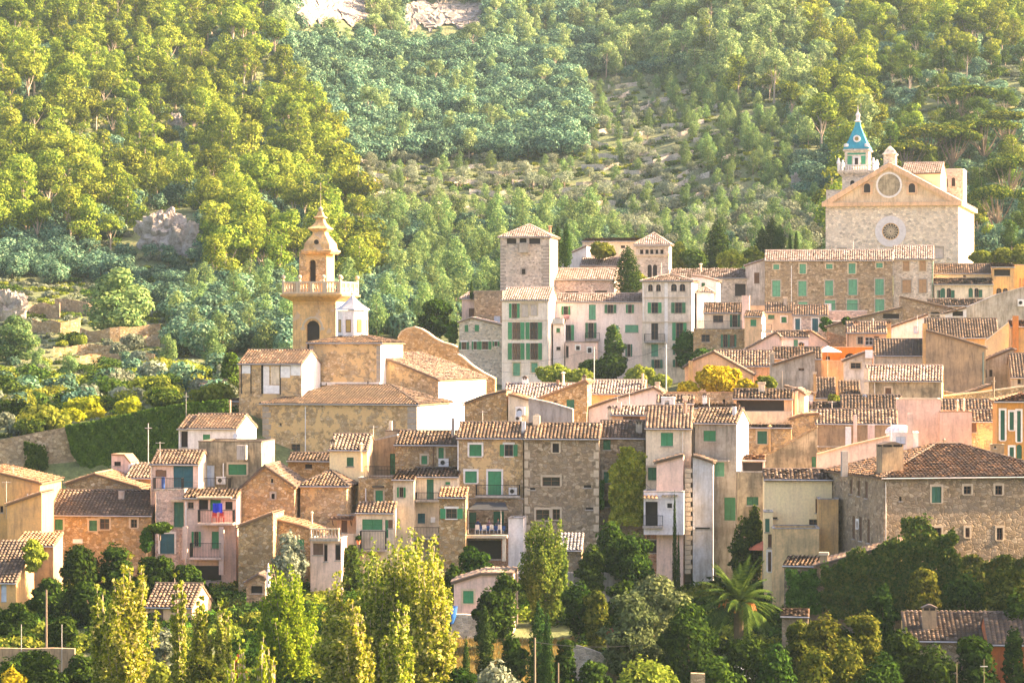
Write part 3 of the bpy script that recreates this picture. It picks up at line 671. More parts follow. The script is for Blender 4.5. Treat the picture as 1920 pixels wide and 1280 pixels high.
for sd in (0, 1):
    q = MB()
    for y in range(830, 1040, 17):
        x0_, x1_ = ((983, 994 if (y//17) % 2 else 990), (1113 if (y//17) % 2 else 1117, 1123))[sd]
        A, B = a.loc(x0_, y), a.loc(x1_, y+13); q.box(max(A[0],0.01), min(B[0], a.W-.01), -.025, .02, B[1], A[1], SURS)
    a.part('quoin_trim', q)
a = H('house', 'stone house half covered by a climbing plant beside the drainpipe', 1124, 1208, 1110, 290.5, ('g', 820, 790), GREY, '1131,824,1145,843,c;1132,884,1147,905,cs;1130,938,1145,950,k', rz=-5, tile=T1)
a.chim(1192, 1204, 786, 820, m=GREYP, v=.8)
a = H('house', 'cream plastered house with large green shutter and two level tile roof', 1211, 1296, 1100, 288, ('g', 802, 762), CREAM, '1239,811,1262,836,c;1215,876,1232,900,cs', rz=-5, tile=T5, deep=2)
a.pipe(1280, 808, 985); a.chim(1281, 1288, 758, 790, m=PINK, cap=None); a.pipechim(1284, 758, 800, m=T4)
a = H('house', 'pale annex with slanted roof edge against cream house', 1231, 1281, 960, 284.5, ('p', [(1231,867),(1281,854)], 3), PINK, rz=-5, tile=T1)
a = H('house', 'white oriel house with small tiled porch loggia and iron railing', 1207, 1282, 1002, 283, ('f', 922, 4), WHITE, '1210,940,1233,986,kL;1251,943,1260,952,kw', rz=-5, hang=True)
a.rail(1206, 1242, 966, 986, .5); q = MB(); A, B = a.loc(1204, 936, -.5), a.loc(1233, 925, -.5)
tile_roof(q, (A[0],-.6,A[1]), (1,0,0), (0,1,.45), B[0]-A[0], 1.2, 0, 0, T4); A, B = a.loc(1240, 933, -.3), a.loc(1272, 925, -.3); tile_roof(q, (A[0],-.4,A[1]), (1,0,0), (0,1,.45), B[0]-A[0], .5, 0, 0, T1); a.part('porch_roof', q)
a = H('house', 'brick basement with dark openings under the white oriel', 1209, 1283, 1085, 285.2, ('f', 1001, 3), BRICK, '1213,1003,1232,1036,kL;1238,1015,1262,1035,k', rz=-5)
a = H('house', 'grey cement house with bright green square shutter and white end wall', 1299, 1381, 1110, 289, ('g', 792, 766, 6.8), GREYP, '1319,807,1342,827,c;1340,866,1358,893,C;1358,932,1379,976,d', rz=-14, sidewall=WHITE, tile=T1)
a.pipe(1302, 800, 858, IRON); a.box('window_canopy', 1338, 1368, 862, 865, .0, .5, CONC); a.chim(1403/1.0-30, 1379, 762, 785, m=WHITE, cap=None, v=1.6)
a = H('house', 'bluish plaster annex with quoined edge and wall lamp', 1299, 1337, 1110, 284.5, ('p', [(1299,855),(1312,858),(1337,867)], 4), stucco('bluish cement plaster', (.55,.56,.56), (.38,.35,.3), .6, .4), rz=-5, tile=T1)
a.box('wall_lamp', 1299, 1303, 988, 992, .0, .3, FRAMEW); a.box('wall_bracket', 1304, 1331, 988, 991, .0, .12, IRON)
q = MB()
for y in range(878, 1070, 9): A, B = a.loc(1284, y), a.loc(1298, y+8); q.box(A[0], B[0]-(.15 if y % 2 else .0), -.02, .3, B[1], A[1], SURS)
a.part('quoin_trim', q)
a = H('house', 'terrace house with stained parapet and green window below it', 1382, 1434, 1010, 287, ('f', 885, 5), MOULD, '1400,931,1422,947,c;1378,1000,1390,1008,k', rz=-5)
a = H('house', 'covered loggia with short orange tiled roof behind white end wall', 1387, 1434, 905, 291, ('s', 862, 852, 2.5), PINK, '1391,866,1430,886,kL', rz=-5, tile=T4)
# ---- church
CR = -14
a = H('church', 'large stone church with stepped tiled roofs and sunlit white end walls', 492, 782, 880, 348, ('h', 757, 722, 14, 6.5, 5.0), PATCH, '546,832,563,847,g;524,793,528,798,k', rz=CR, sidewall=WHITE, tile=T2)  # white end walls put the sun's glare into the plaster colour
CH = a; a.pipe(573, 762, 846, WHITEP)
for x0_, x1_ in ((492, 508), (764, 782)):
    q = MB()
    for i, y in enumerate(range(762, 860, 11)): A, B = a.loc(x0_, y), a.loc(x1_ if i % 2 else x1_-(4 if x0_ < 600 else 0), y+10); q.box(max(A[0],.01), min(B[0],a.W-.01), -.03, .02, B[1], A[1], SURG)
    a.part('quoin_trim', q)
b = H('x', '', 580, 714, 730, 356.5, ('h', 643, 626, 9.2), PATCH, rz=CR, sidewall=WHITE, tile=T1, into=CH)
for x0_, x1_ in ((580, 588), (706, 714)):
    q = MB()
    for i, y in enumerate(range(648, 715, 9)): A, B = b.loc(x0_, y), b.loc(x1_, y+8.3); q.box(max(A[0],.01), min(B[0],b.W-.01), -.03, .02, B[1], A[1], SURG)
    b.part('quoin_trim', q)
b.box('white_flashing', 580, 714, 716, 722, .0, .5, WHITE)
b = H('x', '', 430, 496, 860, 353, ('h', 752, 738, 12, 5, .5), WARM, rz=CR, tile=T1, into=CH)
b = H('x', '', 690, 822, 860, 357, ('p', [(690,662),(752,683),(822,712)], 22), PATCH, rz=CR, sidewall=WHITE, tile=T5, into=CH, over=.3)
a = H('house', 'sacristy house with glazed white panel facade beside church', 448, 566, 760, 351, ('g', 681, 657, 7), PATCH, rz=CR, sidewall=WHITE, tile=T1)
for x0_, x1_, y0_, y1_, m_ in ((454,470,684,700,WHITEP),(490,494,684,738,IRON),(494,505,686,722,SURW),(508,524,686,720,CREAM),(492,524,722,738,WHITEP),(526,544,686,708,WHITEP),(545,564,684,704,WHITEP),(525,526.5,684,740,IRON),(452,453.5,684,738,IRON),(470,471.5,684,738,IRON)): a.box('wall_panel', x0_, x1_, y0_, y1_, .0, .06, m_)
a = H('wall', 'curved baroque stone gable wall behind the church roofs', 745, 928, 745, 384, ('p', [(745,634),(752,622),(762,616),(777,613),(790,617),(802,624),(815,634),(830,642),(846,646),(856,650),(858,664),(868,670),(885,685),(905,698),(928,710)], 1.0, 'cope', SURS), WARM, rz=-10)
b = H('house', 'narrow stone parish building with pale roof behind church nave', 752, 790, 720, 366, ('f', 700, 3), GREY, rz=CR)
# bell tower
def sq(mb, cx, cy, prof, m, rz): mb.lathe(cx, cy, [(h_*sqrt(2), z) for h_, z in prof], 4, m, rz+pi/4)
DT = 379.0; R = radians(CR)
T = H('bell_tower', 'golden stone bell tower with balustraded gallery and tapering spire', 549, 630, 760, 376, ('f', 567, 5.1), TOWERP, '574,601,599,655,kaL', rz=CR, sidewall=WHITE, cat='bell tower')  # white right side paints sunlight onto the golden tower
cx, cy = T.W/2, 2.55; zz = lambda py: (640-py)/F*DT-T.O.z
q = MB(); sq(q, cx, cy, [(2.6,zz(572)),(2.75,zz(566)),(3.3,zz(561)),(3.9,zz(556)),(3.95,zz(553)),(3.75,zz(552)),(3.75,zz(551))], OCHRE, 0); T.part('gallery_cornice', q)
q = MB(); hb = 3.62; zt, zb = zz(529), zz(551)
for sx, sy in ((1,0),(-1,0),(0,1),(0,-1)):
    if sx: q.box(cx+sx*hb-.14, cx+sx*hb+.14, cy-hb+.15, cy+hb-.15, zt-.18, zt, SURS); q.box(cx+sx*hb-.14, cx+sx*hb+.14, cy-hb+.15, cy+hb-.15, zb, zb+.18, SURS)
    else: q.box(cx-hb, cx+hb, cy+sy*hb-.14, cy+sy*hb+.14, zt-.18, zt, SURS); q.box(cx-hb, cx+hb, cy+sy*hb-.14, cy+sy*hb+.14, zb, zb+.18, SURS)
    for i in range(1, 20):
        t = -hb+2*hb*i/20
        x_, y_ = (cx+sx*hb, cy+t) if sx else (cx+t, cy+sy*hb)
        if i % 5 == 0: q.box(x_-.16, x_+.16, y_-.16, y_+.16, zb+.18, zt-.18, SURS)
        else: q.lathe(x_, y_, [(.06,zb+.18),(.12,zb+.5),(.05,zb+.85),(.08,zt-.18)], 6, SURS)
bal = T.part('balustrade', q)
for sx in (-1, 1):
    for sy in (-1, 1):
        for fx in (1, .42):
            q = MB(); x_, y_ = cx+sx*hb*fx, cy+sy*hb; q.lathe(x_, y_, [(.17,zb),(.17,zt+.15),(.08,zt+.2),(.08,zt+.3),(.22,zt+.42),(.27,zt+.58),(.2,zt+.75),(.03,zt+.82)], 8, SURS); put('ball_finial', q, bal)
u = H('x', '', 561, 612, 553, 377.3, ('f', 474, 3.3), PATCH, '580,487,592,529,kaL', rz=CR, sidewall=OCHRE, into=T)
q = MB(); z_ = lambda py: zz(py)
sq(q, cx, cy, [(1.72,z_(477)),(1.95,z_(473)),(1.98,z_(470)),(1.7,z_(469)),(1.62,z_(465)),(1.58,z_(458)),(1.3,z_(451)),(1.02,z_(445)),(.82,z_(441)),(.76,z_(436)),(1.15,z_(432)),(1.28,z_(430)),(1.24,z_(429)),(.9,z_(425)),(.58,z_(419)),(.42,z_(412)),(.64,z_(410)),(.7,z_(408.5)),(.4,z_(405)),(.27,z_(398))], TOWERP, 0)
q.lathe(cx, cy, [(.15,z_(398)),(.3,z_(395)),(.3,z_(392)),(.1,z_(389)),(.03,z_(387)),(.025,z_(363))], 8, SURG)
q.cyl_y(cx, cy-1.75, cy-1.4, z_(455), .3, 12, DARK); T.part('spire', q)
q = MB(); A, B = T.loc(574,601), T.loc(599,601); xm = (A[0]+B[0])/2; r_ = (B[0]-A[0])/2; zc = A[1]-r_
for i in range(12):
    t0, t1 = pi*i/12, pi*(i+1)/12; ri, ro = r_+.25, r_+.5
    p = [(xm+r*cos(t), y, zc+r*sin(t)) for y in (-.14, -.002) for r, t in ((ri,t0),(ri,t1),(ro,t1),(ro,t0))]; q.hexa(p, SURS)
for s_ in (-1, 1): q.box(xm+s_*(r_+.4)-.25, xm+s_*(r_+.4)+.25, -.2, -.002, zc-.3, zc, SURS)
T.part('arch_moulding', q)
# lantern
DL = 360; lx = (661-960)/F*DL; LZ = lambda py: (640-py)/F*DL
r = empty('lantern_turret', (lx, DL, LZ(632)), R, label='white octagonal lantern turret with grey conical cap on church roof', cat='turret')
q = MB(); q.lathe(0, 0, [(1.8,-1.2),(1.8,LZ(584)-LZ(632)),(1.9,LZ(582)-LZ(632))], 8, WHITE, pi/8); wl_ = put('wall', q, r)
q = MB(); q.lathe(0, 0, [(2.05,LZ(581)-LZ(632)),(2.0,LZ(579)-LZ(632)),(1.2,LZ(571)-LZ(632)),(.6,LZ(563)-LZ(632)),(.2,LZ(556)-LZ(632)),(.12,LZ(553)-LZ(632)),(.2,LZ(550)-LZ(632)),(.02,LZ(545)-LZ(632))], 8, ZINC, pi/8); put('roof', q, r)
for k in range(8):
    an = pi/4*k; c_, s_ = cos(an), sin(an); ap = 1.8*cos(pi/8); q = MB(); pm = lambda s, z, n: (c_*(ap+n)-s_*s, s_*(ap+n)+c_*s, z)
    pbox(q, pm, -.32, .32, LZ(623)-LZ(632), LZ(599)-LZ(632), .0, .03, BROWNW); wq = put('window', q, r); q = MB(); pbox(q, pm, -.24, .24, LZ(621.5)-LZ(632), LZ(600.5)-LZ(632), .02, .04, GLASSY); put('pane', q, wq)
# white house below church
a = H('house', 'white house with green door and tiled porch roof under ivy wall', 354, 444, 860, 318, ('g', 802, 777, 7), WHITE, '380,814,394,840,d', rz=-12, sidewall=WHITE, tile=T1)
a = H('house', 'white porch wing with slim post next to ivy wall', 335, 356, 860, 318.6, ('s', 803, 778, 3.4), WHITE, '338,808,352,838,kL', rz=-12, tile=T1)
a = H('house', 'tiny far house with pale roof among bushes above ivy wall', 376, 408, 745, 372, ('s', 722, 712, 5), CREAM, '385,726,389,731,k', rz=-8, tile=T3)
# ================================================================ UPPER TOWN
PT = H('palace_tower', 'square pale stone palace tower with pyramid tiled roof and loggia openings', 938, 1031, 600, 455, ('h', 445, 421, 7.4), PALE, '950,447,968,457,k;974,447,987,455,k;992,447,1013,457,k;978,504,985,514,kx', rz=-10, tile=T3, cat='tower')
for x0_, x1_ in ((938, 949), (1015, 1031)):
    q = MB()
    for i, y in enumerate(range(460, 545, 6)): A, B = PT.loc(x0_+(0 if x0_ < 1000 else 3*(i % 2)), y), PT.loc(x1_-(3*(i % 2) if x0_ < 1000 else 0), y+4); q.box(max(A[0],.01), min(B[0],PT.W-.01), -.03, .02, B[1], A[1], SURG)
    PT.part('quoin_trim', q)
PT.rail(973, 990, 456, 471, .8, 'solid', m=GREYP); PT.pipechim(1031, 425, 446, v=5, m=T4, r=.2)
a = H('palace_wing', 'long palace wing with pinkish roof right of the square tower', 1031, 1152, 600, 458, ('g', 524, 504, 9), PINKST, '1060,546,1085,551,k;1115,545,1138,550,k', rz=-8, tile=T3, cat='house')
a = H('house', 'upper palace wing with short pale roof behind long wing', 1088, 1162, 560, 470, ('g', 497, 484, 7), PINKST, rz=-8, tile=T3)
a = H('house', 'grey white gable house with slanted roof left of palace cypress', 1048, 1100, 560, 474, ('p', [(1048,484),(1060,479),(1100,461)], 8), WHITE, rz=-8, tile=T3)
a = H('house', 'farthest cream house with flat tiled roof behind the round tree', 1092, 1192, 560, 480, ('s', 453, 448, 8), CREAM, '1102,460,1112,466,k;1164,460,1172,465,k', rz=-8, tile=T1)
a = H('belvedere', 'belvedere tower with pink pyramid roof five square openings and twin arches', 1192, 1254, 580, 468, ('h', 459, 437, 5), PALE, '1200,468,1206,476,k;1210,468,1216,476,k;1219,468,1225,476,k;1229,468,1234,476,k;1238,468,1244,476,k;1214,496,1222,520,ka;1224,496,1232,520,ka', rz=-8, tile=T3, cat='tower')
a.box('string_course', 1190, 1255, 477, 480, .0, .25, SURS)
a.box('cornice', 1189, 1257, 459, 463, .0, .35, SURG)
a = H('house', 'long low tiled building linking belvedere and grey gable house', 1256, 1400, 580, 463, ('s', 521, 504, 5), PALE, '1378,532,1398,555,k;1345,528,1352,538,k', rz=-6, tile=T3)
a.pipechim(1314, 496, 508, m=CREAM, r=.15); a.chim(1363, 1367, 505, 516, m=GREYP, cap=None)
a = H('house', 'small house with pale hipped roof at the left end of upper town', 866, 894, 620, 450, ('h', 560, 546, 4), PINK, '879,578,889,596,w', rz=-6, tile=T3)
a = H('house', 'rough stone block with flat top beside the palace tower', 889, 942, 640, 448, ('f', 546, 5, T3), GREY, '926,592,938,605,B', rz=-6)
a = H('house', 'rubble stone house with two rows of green shuttered windows', 861, 942, 760, 441, ('p', [(861,604),(884,596),(942,610)], 6), PALE, '871,609,878,622,c;890,609,898,621,c;861,641,879,655,ow;885,640,897,655,ow;898,640,921,655,ow;924,640,936,649,ow', rz=-6, tile=T3)
a = H('house', 'tall pale house with bright green shutters in rows below the tower', 941, 1029, 760, 436, ('g', 562, 540, 8), stucco('rosy white plaster', (.85,.77,.69), (.6,.5,.42), .4, .25), '955,569,974,596,o;978,570,990,594,ls;995,570,1007,591,ls;953,604,983,636,o;986,604,1016,636,o;953,643,983,674,o;987,643,1016,674,o;962,680,975,704,Cs;996,680,1008,698,Cs', rz=-10, tile=T3)
a.pipe(1027, 566, 700)
a.box('dark_lean_to', 1038, 1058, 597, 607, .0, 1.2, ZINC)
a.box('string_course', 941, 1029, 600, 601.5, .0, .06, SURS)
RW = MATS['rosy white plaster']
a = H('house', 'long rosy white house with single row eave and small balcony', 1040, 1204, 740, 441, ('g', 565, 551, 7), stucco('pale pink plaster', (.86,.77,.71), (.66,.55,.48), .3, .25), '1053,574,1069,590,o;1104,571,1117,599,C;1134,571,1155,587,o;1174,571,1188,587,o;1053,609,1076,638,o;1098,605,1118,634,o;1151,610,1160,622,C;1172,609,1197,623,C;1173,645,1185,668,O', rz=-5, tile=T3)
a.rail(1097, 1124, 624, 637, .8); a.box('laundry', 1057, 1067, 590, 598, .05, .1, plain('red and white cloth', (.6,.3,.3), .9, 0, .6))
a = H('house', 'small white projection with lean-to roof between the green shutters', 1037, 1058, 730, 437, ('s', 606, 597, 3), WHITE, '1043,615,1050,623,c;1043,650,1051,656,k', rz=-5, tile=T2)
a = H('house', 'low pink extension with tiled coping in front of rosy house', 1060, 1118, 740, 436, ('f', 642, 4, T4), PINK, '1058,648,1066,670,k;1080,648,1087,656,kw;1102,652,1109,661,kw', rz=-5)
a = H('house', 'tall narrow townhouse with arched attic windows and white curtains', 1204, 1297, 760, 438, ('h', 527, 514, 8), stucco('weathered cream plaster', (.8,.72,.62), (.5,.43,.34), .6, .5), '1215,533,1224,546,ga;1230,533,1239,546,ga;1258,532,1269,546,ga;1274,532,1285,546,ga;1215,567,1240,587,o;1259,567,1285,587,o;1221,606,1234,637,gr;1261,605,1287,638,o;1221,645,1234,668,C;1262,644,1281,665,O;1222,674,1242,690,O;1262,674,1281,688,O', rz=-9, sidewall=WHITE, tile=T3)
a.rail(1208, 1246, 626, 640, .7); a.pipe(1206, 532, 600, WHITEP)
for y in (557, 603): a.box('string_course', 1204, 1297, y, y+1.5, .0, .12, SURS)
a.box('pilaster', 1246, 1252, 530, 700, .0, .07, SURW)
a = H('house', 'white house with tiny green window next to the tall townhouse', 1297, 1344, 700, 446, ('p', [(1297,517),(1318,519),(1344,526)], 7), WHITE, '1315,530,1322,540,c;1330,566,1336,578,k', rz=-8, tile=T3)
a = H('house', 'low white shed with little tiled roof under tiny green window', 1306, 1334, 700, 441, ('h', 548, 538, 4), WHITE, rz=-8, tile=T3)
a = H('house', 'grey stained gable house left of the long stone building', 1398, 1436, 640, 462, ('p', [(1398,498),(1436,486)], 8), stucco('stained white plaster', (.72,.68,.64), (.42,.38,.34), .8, .6), '1414,511,1424,531,w', rz=-6, tile=T3)
G = H('long_building', 'long brown stone building with rows of faded green shutters', 1434, 1674, 660, 458, ('g', 488, 470, 7), GREY, '1450,496,1461,505,Cs;1499,495,1511,513,Cs;1549,495,1561,504,Cs;1591,494,1604,513,Cs;1643,493,1655,502,Cs;1448,526,1463,556,Cx;1497,527,1512,555,Cx;1547,526,1562,554,Cx;1591,524,1607,553,Cx;1641,523,1657,553,Cx;1497,566,1514,582,Cx;1547,563,1566,582,Cx;1588,562,1608,582,Cx;1641,561,1658,587,Cx', rz=-7, tile=T3, cat='building')
G.pipe(1484, 498, 575, WHITEP)
a = H('house', 'pale grey end house with tan shutters and white roof tiles', 1675, 1750, 660, 457, ('g', 485, 462, 8), PALE, '1693,490,1705,508,ns;1724,489,1736,508,ns;1692,525,1708,549,nx;1723,524,1737,549,nx', rz=-8, tile=T3); a.pipe(1748, 490, 560, GREEN3)
a = H('house', 'ochre double roofed house with dark green arched windows', 1752, 1864, 640, 461, ('g', 512, 496, 6), YELLOW, '1806,516,1811,519,k', rz=-6, tile=T1)
a = H('house', 'ochre front wing with second tiled eave and arched doors', 1752, 1862, 640, 456, ('s', 533, 521, 4), CREAM, '1758,544,1764,558,O;1764,540,1772,558,Da;1775,540,1783,558,ga;1783,544,1790,558,D;1816,540,1824,557,Da;1827,540,1835,557,ga;1835,543,1842,557,D', rz=-6, tile=T1)
a = H('house', 'ochre corner house with roof loggia right of arched doors', 1860, 1902, 640, 458, ('s', 501, 494, 5), OCHRE, '1864,505,1894,517,kL;1868,540,1878,552,ga;1880,540,1890,552,ga', rz=-6, tile=T1)
a = H('house', 'orange rendered house cut off by the right picture edge upper row', 1900, 1960, 640, 462, ('f', 497, 6), OCHRE, '1911,522,1915,540,n;1917,522,1920,540,n', rz=-6)
# ---- charterhouse church
KR = -13
K = H('church', 'large pale stone church with pediment gable and round rose window', 1548, 1797, 560, 486, ('f', 381, 31), ASHLAR, '1752,464,1768,484,lx;1572,466,1586,478,lx', rz=KR, sidewall=stucco('sunlit smooth stone', (.8,.72,.6), (.6,.5,.38), .3, .2))
Kw = MATS['sunlit smooth stone']
c0, c1, ap = K.loc(1543, 379), K.loc(1799, 374), K.loc(1667, 305)
q = MB(); uL, uR, zc, ua, za = c0[0], c1[0], K.ze, ap[0], ap[1]
def prism(mb, pts, y0, y1, m):
    n = len(pts); b = len(mb.V)
    for y in (y0, y1): mb.V += [(p[0], y, p[1]) for p in pts]
    i = mb.mi(m); mb.F.append(tuple(range(b, b+n))); mb.M.append(i); mb.UV.append(None); mb.F.append(tuple(range(b+2*n-1, b+n-1, -1))); mb.M.append(i); mb.UV.append(None)
    for k in range(n): k2 = (k+1) % n; mb.F.append((b+k, b+k2, b+n+k2, b+n+k)); mb.M.append(i); mb.UV.append(None)
prism(q, [(0.05,zc),(K.W-.05,zc),(ua,za-.35)], .02, 3, stucco('pediment render', (.8,.66,.48), (.6,.44,.28), .6, .4)); K.part('pediment', q)
q = MB(); e = .55
prism(q, [(-e,zc-.55),(K.W+e,zc-.55),(K.W+e,zc+.05),(-e,zc+.05)], -.55, .0, PEACH)
for (a_, b_) in ((-e, ua), (K.W+e, ua)): prism(q, [(a_,zc+.06),(b_,za),(b_,za-.75),(a_+(1.6 if a_ < b_ else -1.6),zc+.06)], -.5, .015, PEACH)
q.box(K.W, K.W+.6, -.5, 31, zc-.55, zc+.02, SURS); K.part('cornice', q)
q = MB(); vv = Vector((ua+e, 0, za-zc)); tile_roof(q, (-e, .03, zc+.0), (0,1,0), vv, 31, vv.length, 0, 0, T3, .4, .6); vv2 = Vector((ua-K.W-e, 0, za-zc)); tile_roof(q, (K.W+e, .03, zc+.0), (0,1,0), vv2, 31, vv2.length, 0, 0, T3, .4, .6); K.part('nave_roof', q)
def at(h, px, py, v=0): return h.loc(px, py, v)
A = at(K, 1667, 347); q = MB(); q.ring(A[0], -.1, .0, A[1], 1.75, 2.05, 32, SURW); q.cyl_y(A[0], -.04, .01, A[1], 1.75, 32, MOULD); K.part('medallion', q)
A = at(K, 1670, 434); q = MB(); q.ring(A[0], -.14, .01, A[1], 1.35, 2.45, 40, plain('pale grey ring stone', (.66,.62,.6), .8)); q.cyl_y(A[0], -.02, -.01, A[1], 1.36, 32, DARK)
ro = K.part('rose_window', q); q = MB(); q.ring(A[0], -.1, -.02, A[1], 1.2, 1.37, 32, TOWERP)
for k in range(16):
    t = 2*pi*k/16; p = lambda r, tt: (A[0]+r*cos(tt), -.06, A[1]+r*sin(tt)); q.tube([p(.28,t), p(.72,t+.14), p(1.22,t+.02)], .045, SURS, 4); q.tube([p(.28,t), p(.72,t-.14), p(1.22,t-.02)], .045, SURS, 4)
q.ring(A[0], -.1, -.02, A[1], .12, .3, 16, SURS); put('tracery', q, ro)
for x in (1626, 1710):
    A, B = at(K, x-6, 347), at(K, x+6, 361); q = MB(); q.box(A[0]-.35, B[0]+.35, -.16, .0, B[1]-.25, A[1]+.3, PEACH); q.box(A[0]-.55, B[0]+.55, -.28, .0, A[1]+.3, A[1]+.5, PEACH); wq = K.part('window', q)
    q = MB(); q.box(A[0], B[0], -.17, -.162, B[1], A[1]-.2, DARK); q.cyl_y((A[0]+B[0])/2, -.172, -.163, A[1]-.25, (B[0]-A[0])/2, 16, DARK); put('shade_pane', q, wq)
# crossing roof, cap turret, side belfry, belfry
b = H('x', '', 1690, 1764, 420, 497, ('g', 325, 306, 10), YELLOW, rz=KR, tile=T3, into=K, gutter=False)
b = H('x', '', 1758, 1806, 420, 508, ('f', 318, 7, WHITE), PINKST, '1770,334,1777,350,ka;1784,333,1791,349,ka', rz=KR, sidewall=Kw, into=K)
q = MB(); A = K.loc(1669, 305, 1.6); tz = lambda py: K.loc(1669, py, 1.6)[1]
sq(q, A[0], 1.6, [(.95,tz(318)),(.95,tz(292)),(1.15,tz(291)),(1.15,tz(289)),(.9,tz(287)),(.7,tz(282)),(.35,tz(277)),(.1,tz(274))], ASHLAR, 0)
gt = K.part('gable_turret', q); q = MB(); q.tube([(A[0],1.6,tz(275)),(A[0],1.6,tz(256))], .07, IRON, 6); q.tube([(A[0]-.65,1.6,tz(262)),(A[0]+.65,1.6,tz(262))], .07, IRON, 6); put('cross', q, gt)
b = H('x', '', 1549, 1578, 430, 495, ('f', 357, 4), ASHLAR, rz=KR, into=K)
BT = H('bell_tower', 'slender bell tower with turquoise bell shaped roof and balustrade behind church', 1579, 1632, 420, 506, ('f', 333, 4.6), ASHLAR, '1594,338,1602,350,ka', rz=KR, cat='bell tower')
cx, cy = BT.W/2, 2.3; bz = lambda py: (640-py)/F*508.5-BT.O.z
TUR = plain('turquoise glazed roof tiles', (.01,.30,.37), .35); GRN = plain('green glazed panel', (.03,.3,.15), .4)
q = MB(); sq(q, cx, cy, [(2.35,bz(334)),(2.5,bz(331)),(2.9,bz(327)),(3.05,bz(323)),(3.05,bz(321)),(2.2,bz(321))], ASHLAR, 0); BT.part('gallery_cornice', q)
q = MB(); hb = 2.85; zt, zb = bz(311), bz(321)
for sx, sy in ((1,0),(-1,0),(0,1),(0,-1)):
    for i in range(0, 15):
        t = -hb+2*hb*i/14; x_, y_ = (cx+sx*hb, cy+t) if sx else (cx+t, cy+sy*hb); q.lathe(x_, y_, [(.06,zb),(.11,zb+.35),(.05,zb+.6),(.07,zt-.1)], 5, SURW)
    if sx: q.box(cx+sx*hb-.1, cx+sx*hb+.1, cy-hb, cy+hb, zt-.12, zt, SURW)
    else: q.box(cx-hb+.1, cx+hb-.1, cy+sy*hb-.1, cy+sy*hb+.1, zt-.12, zt, SURW)
bal = BT.part('balustrade', q)
for sx in (-1, 1):
    for sy in (-1, 1): q = MB(); q.lathe(cx+sx*hb, cy+sy*hb, [(.2,zb),(.22,zt),(.34,zt+.25),(.3,zt+.6),(.15,zt+.75),(.2,zt+.95),(.02,zt+1.15)], 8, SURW); put('corner_statue', q, bal)
q = MB(); sq(q, cx, cy, [(1.95,bz(321)),(1.95,bz(286)),(2.2,bz(285)),(2.3,bz(283)),(2.0,bz(281))], ASHLAR, 0)
st = BT.part('belfry_stage', q)
for side in range(4):
    an = pi/2*side; c_, s_ = cos(an), sin(an); pm = lambda s, z, n: (cx+c_*s+s_*(1.95+n), cy+s_*s-c_*(1.95+n), z)
    q = MB()
    for s0_, s1_ in ((-1.5,-.75),(.75,1.5)): pbox(q, pm, s0_, s1_, bz(310), bz(294), .0, .03, GRN)
    pbox(q, pm, -1.5, 1.5, bz(292), bz(288.5), .0, .03, GRN); pbox(q, pm, -.55, .55, bz(312), bz(295), .0, .1, SURW); pbox(q, pm, -.28, .28, bz(312), bz(298), .1, .11, DARK); put('panel', q, st)
q = MB(); sq(q, cx, cy, [(2.15,bz(281)),(2.1,bz(278)),(1.75,bz(272)),(1.4,bz(264)),(1.05,bz(254)),(.75,bz(246)),(.5,bz(238)),(.35,bz(230))], TUR, 0); rf_ = BT.part('roof', q)
q = MB(); sq(q, cx, cy, [(.4,bz(230)),(.55,bz(228)),(.3,bz(226)),(.25,bz(220)),(.35,bz(216)),(.15,bz(212)),(.05,bz(208)),(.03,bz(198))], SURW, 0)
for sx in (-1, 1): q.lathe(cx+sx*1.7, cy-1.9, [(.05,bz(278)),(.4,bz(277)),(.4,bz(272)),(.05,bz(271))], 8, SURW)
q.ring(cx, cy-1.75, cy-1.5, bz(262), .35, .6, 14, SURW); q.cyl_y(cx, cy-1.6, cy-1.4, bz(262), .35, 14, GLASSY); put('finial', q, rf_)
# ---- terraces of houses between (right half)
a = H('house', 'low tiled house with roof terrace furniture above stone basement', 1320, 1392, 660, 428, ('g', 586, 569, 7), CREAM, '1337,591,1356,604,g;1369,590,1387,613,Or', rz=-6, tile=T1)
a = H('house', 'stone basement storey with green creeper and dark shutters', 1300, 1432, 730, 420, ('f', 617, 6, SURS), WARM, '1315,627,1331,641,gO;1352,627,1368,651,O;1369,628,1377,651,w;1376,627,1381,650,D;1408,626,1417,631,c', rz=-5)
a.rail(1308, 1392, 602, 617, .1, slab_=False)
a = H('house', 'pink square chimney house rising above the terrace roofs', 1391, 1405, 640, 425, ('f', 555, 2.5, PINK), PINK, rz=-6)
a = H('house', 'little cream house with grass green window under short tiled roof', 1396, 1428, 660, 418, ('g', 593, 584, 4), PEACH, '1407,599,1418,611,c', rz=-12, sidewall=WHITE, tile=T1)
a.rail(1428, 1446, 608, 620, .5)
a = H('house', 'pink roof terrace wall between pink chimney and grey gable', 1404, 1436, 640, 438, ('f', 573, 5), PEACH, rz=-5)
a = H('house', 'cream house with two tiny green windows below long stone building', 1435, 1488, 670, 430, ('g', 584, 568, 5), CREAM, '1440,590,1452,598,c;1465,594,1475,605,cw', rz=-6, tile=T1)
a.chim(1469, 1476, 556, 572, m=GREYP, cap='flat')
a = H('house', 'pink stone house with twin white framed dark doors', 1486, 1552, 680, 426, ('g', 590, 573, 5), PINKST, '1491,597,1500,622,tw;1523,597,1534,622,tw', rz=-6, tile=T1)
a = H('house', 'pink brick wall house with white framed roof terrace railing', 1548, 1626, 680, 432, ('f', 583, 5, WHITE), PINKST, '1560,603,1576,612,kw', rz=-5)
a.box('door_frame', 1546, 1559, 569, 586, -.3, -.1, WHITEP); a.rail(1559, 1613, 570, 583, -.2, slab_=False)
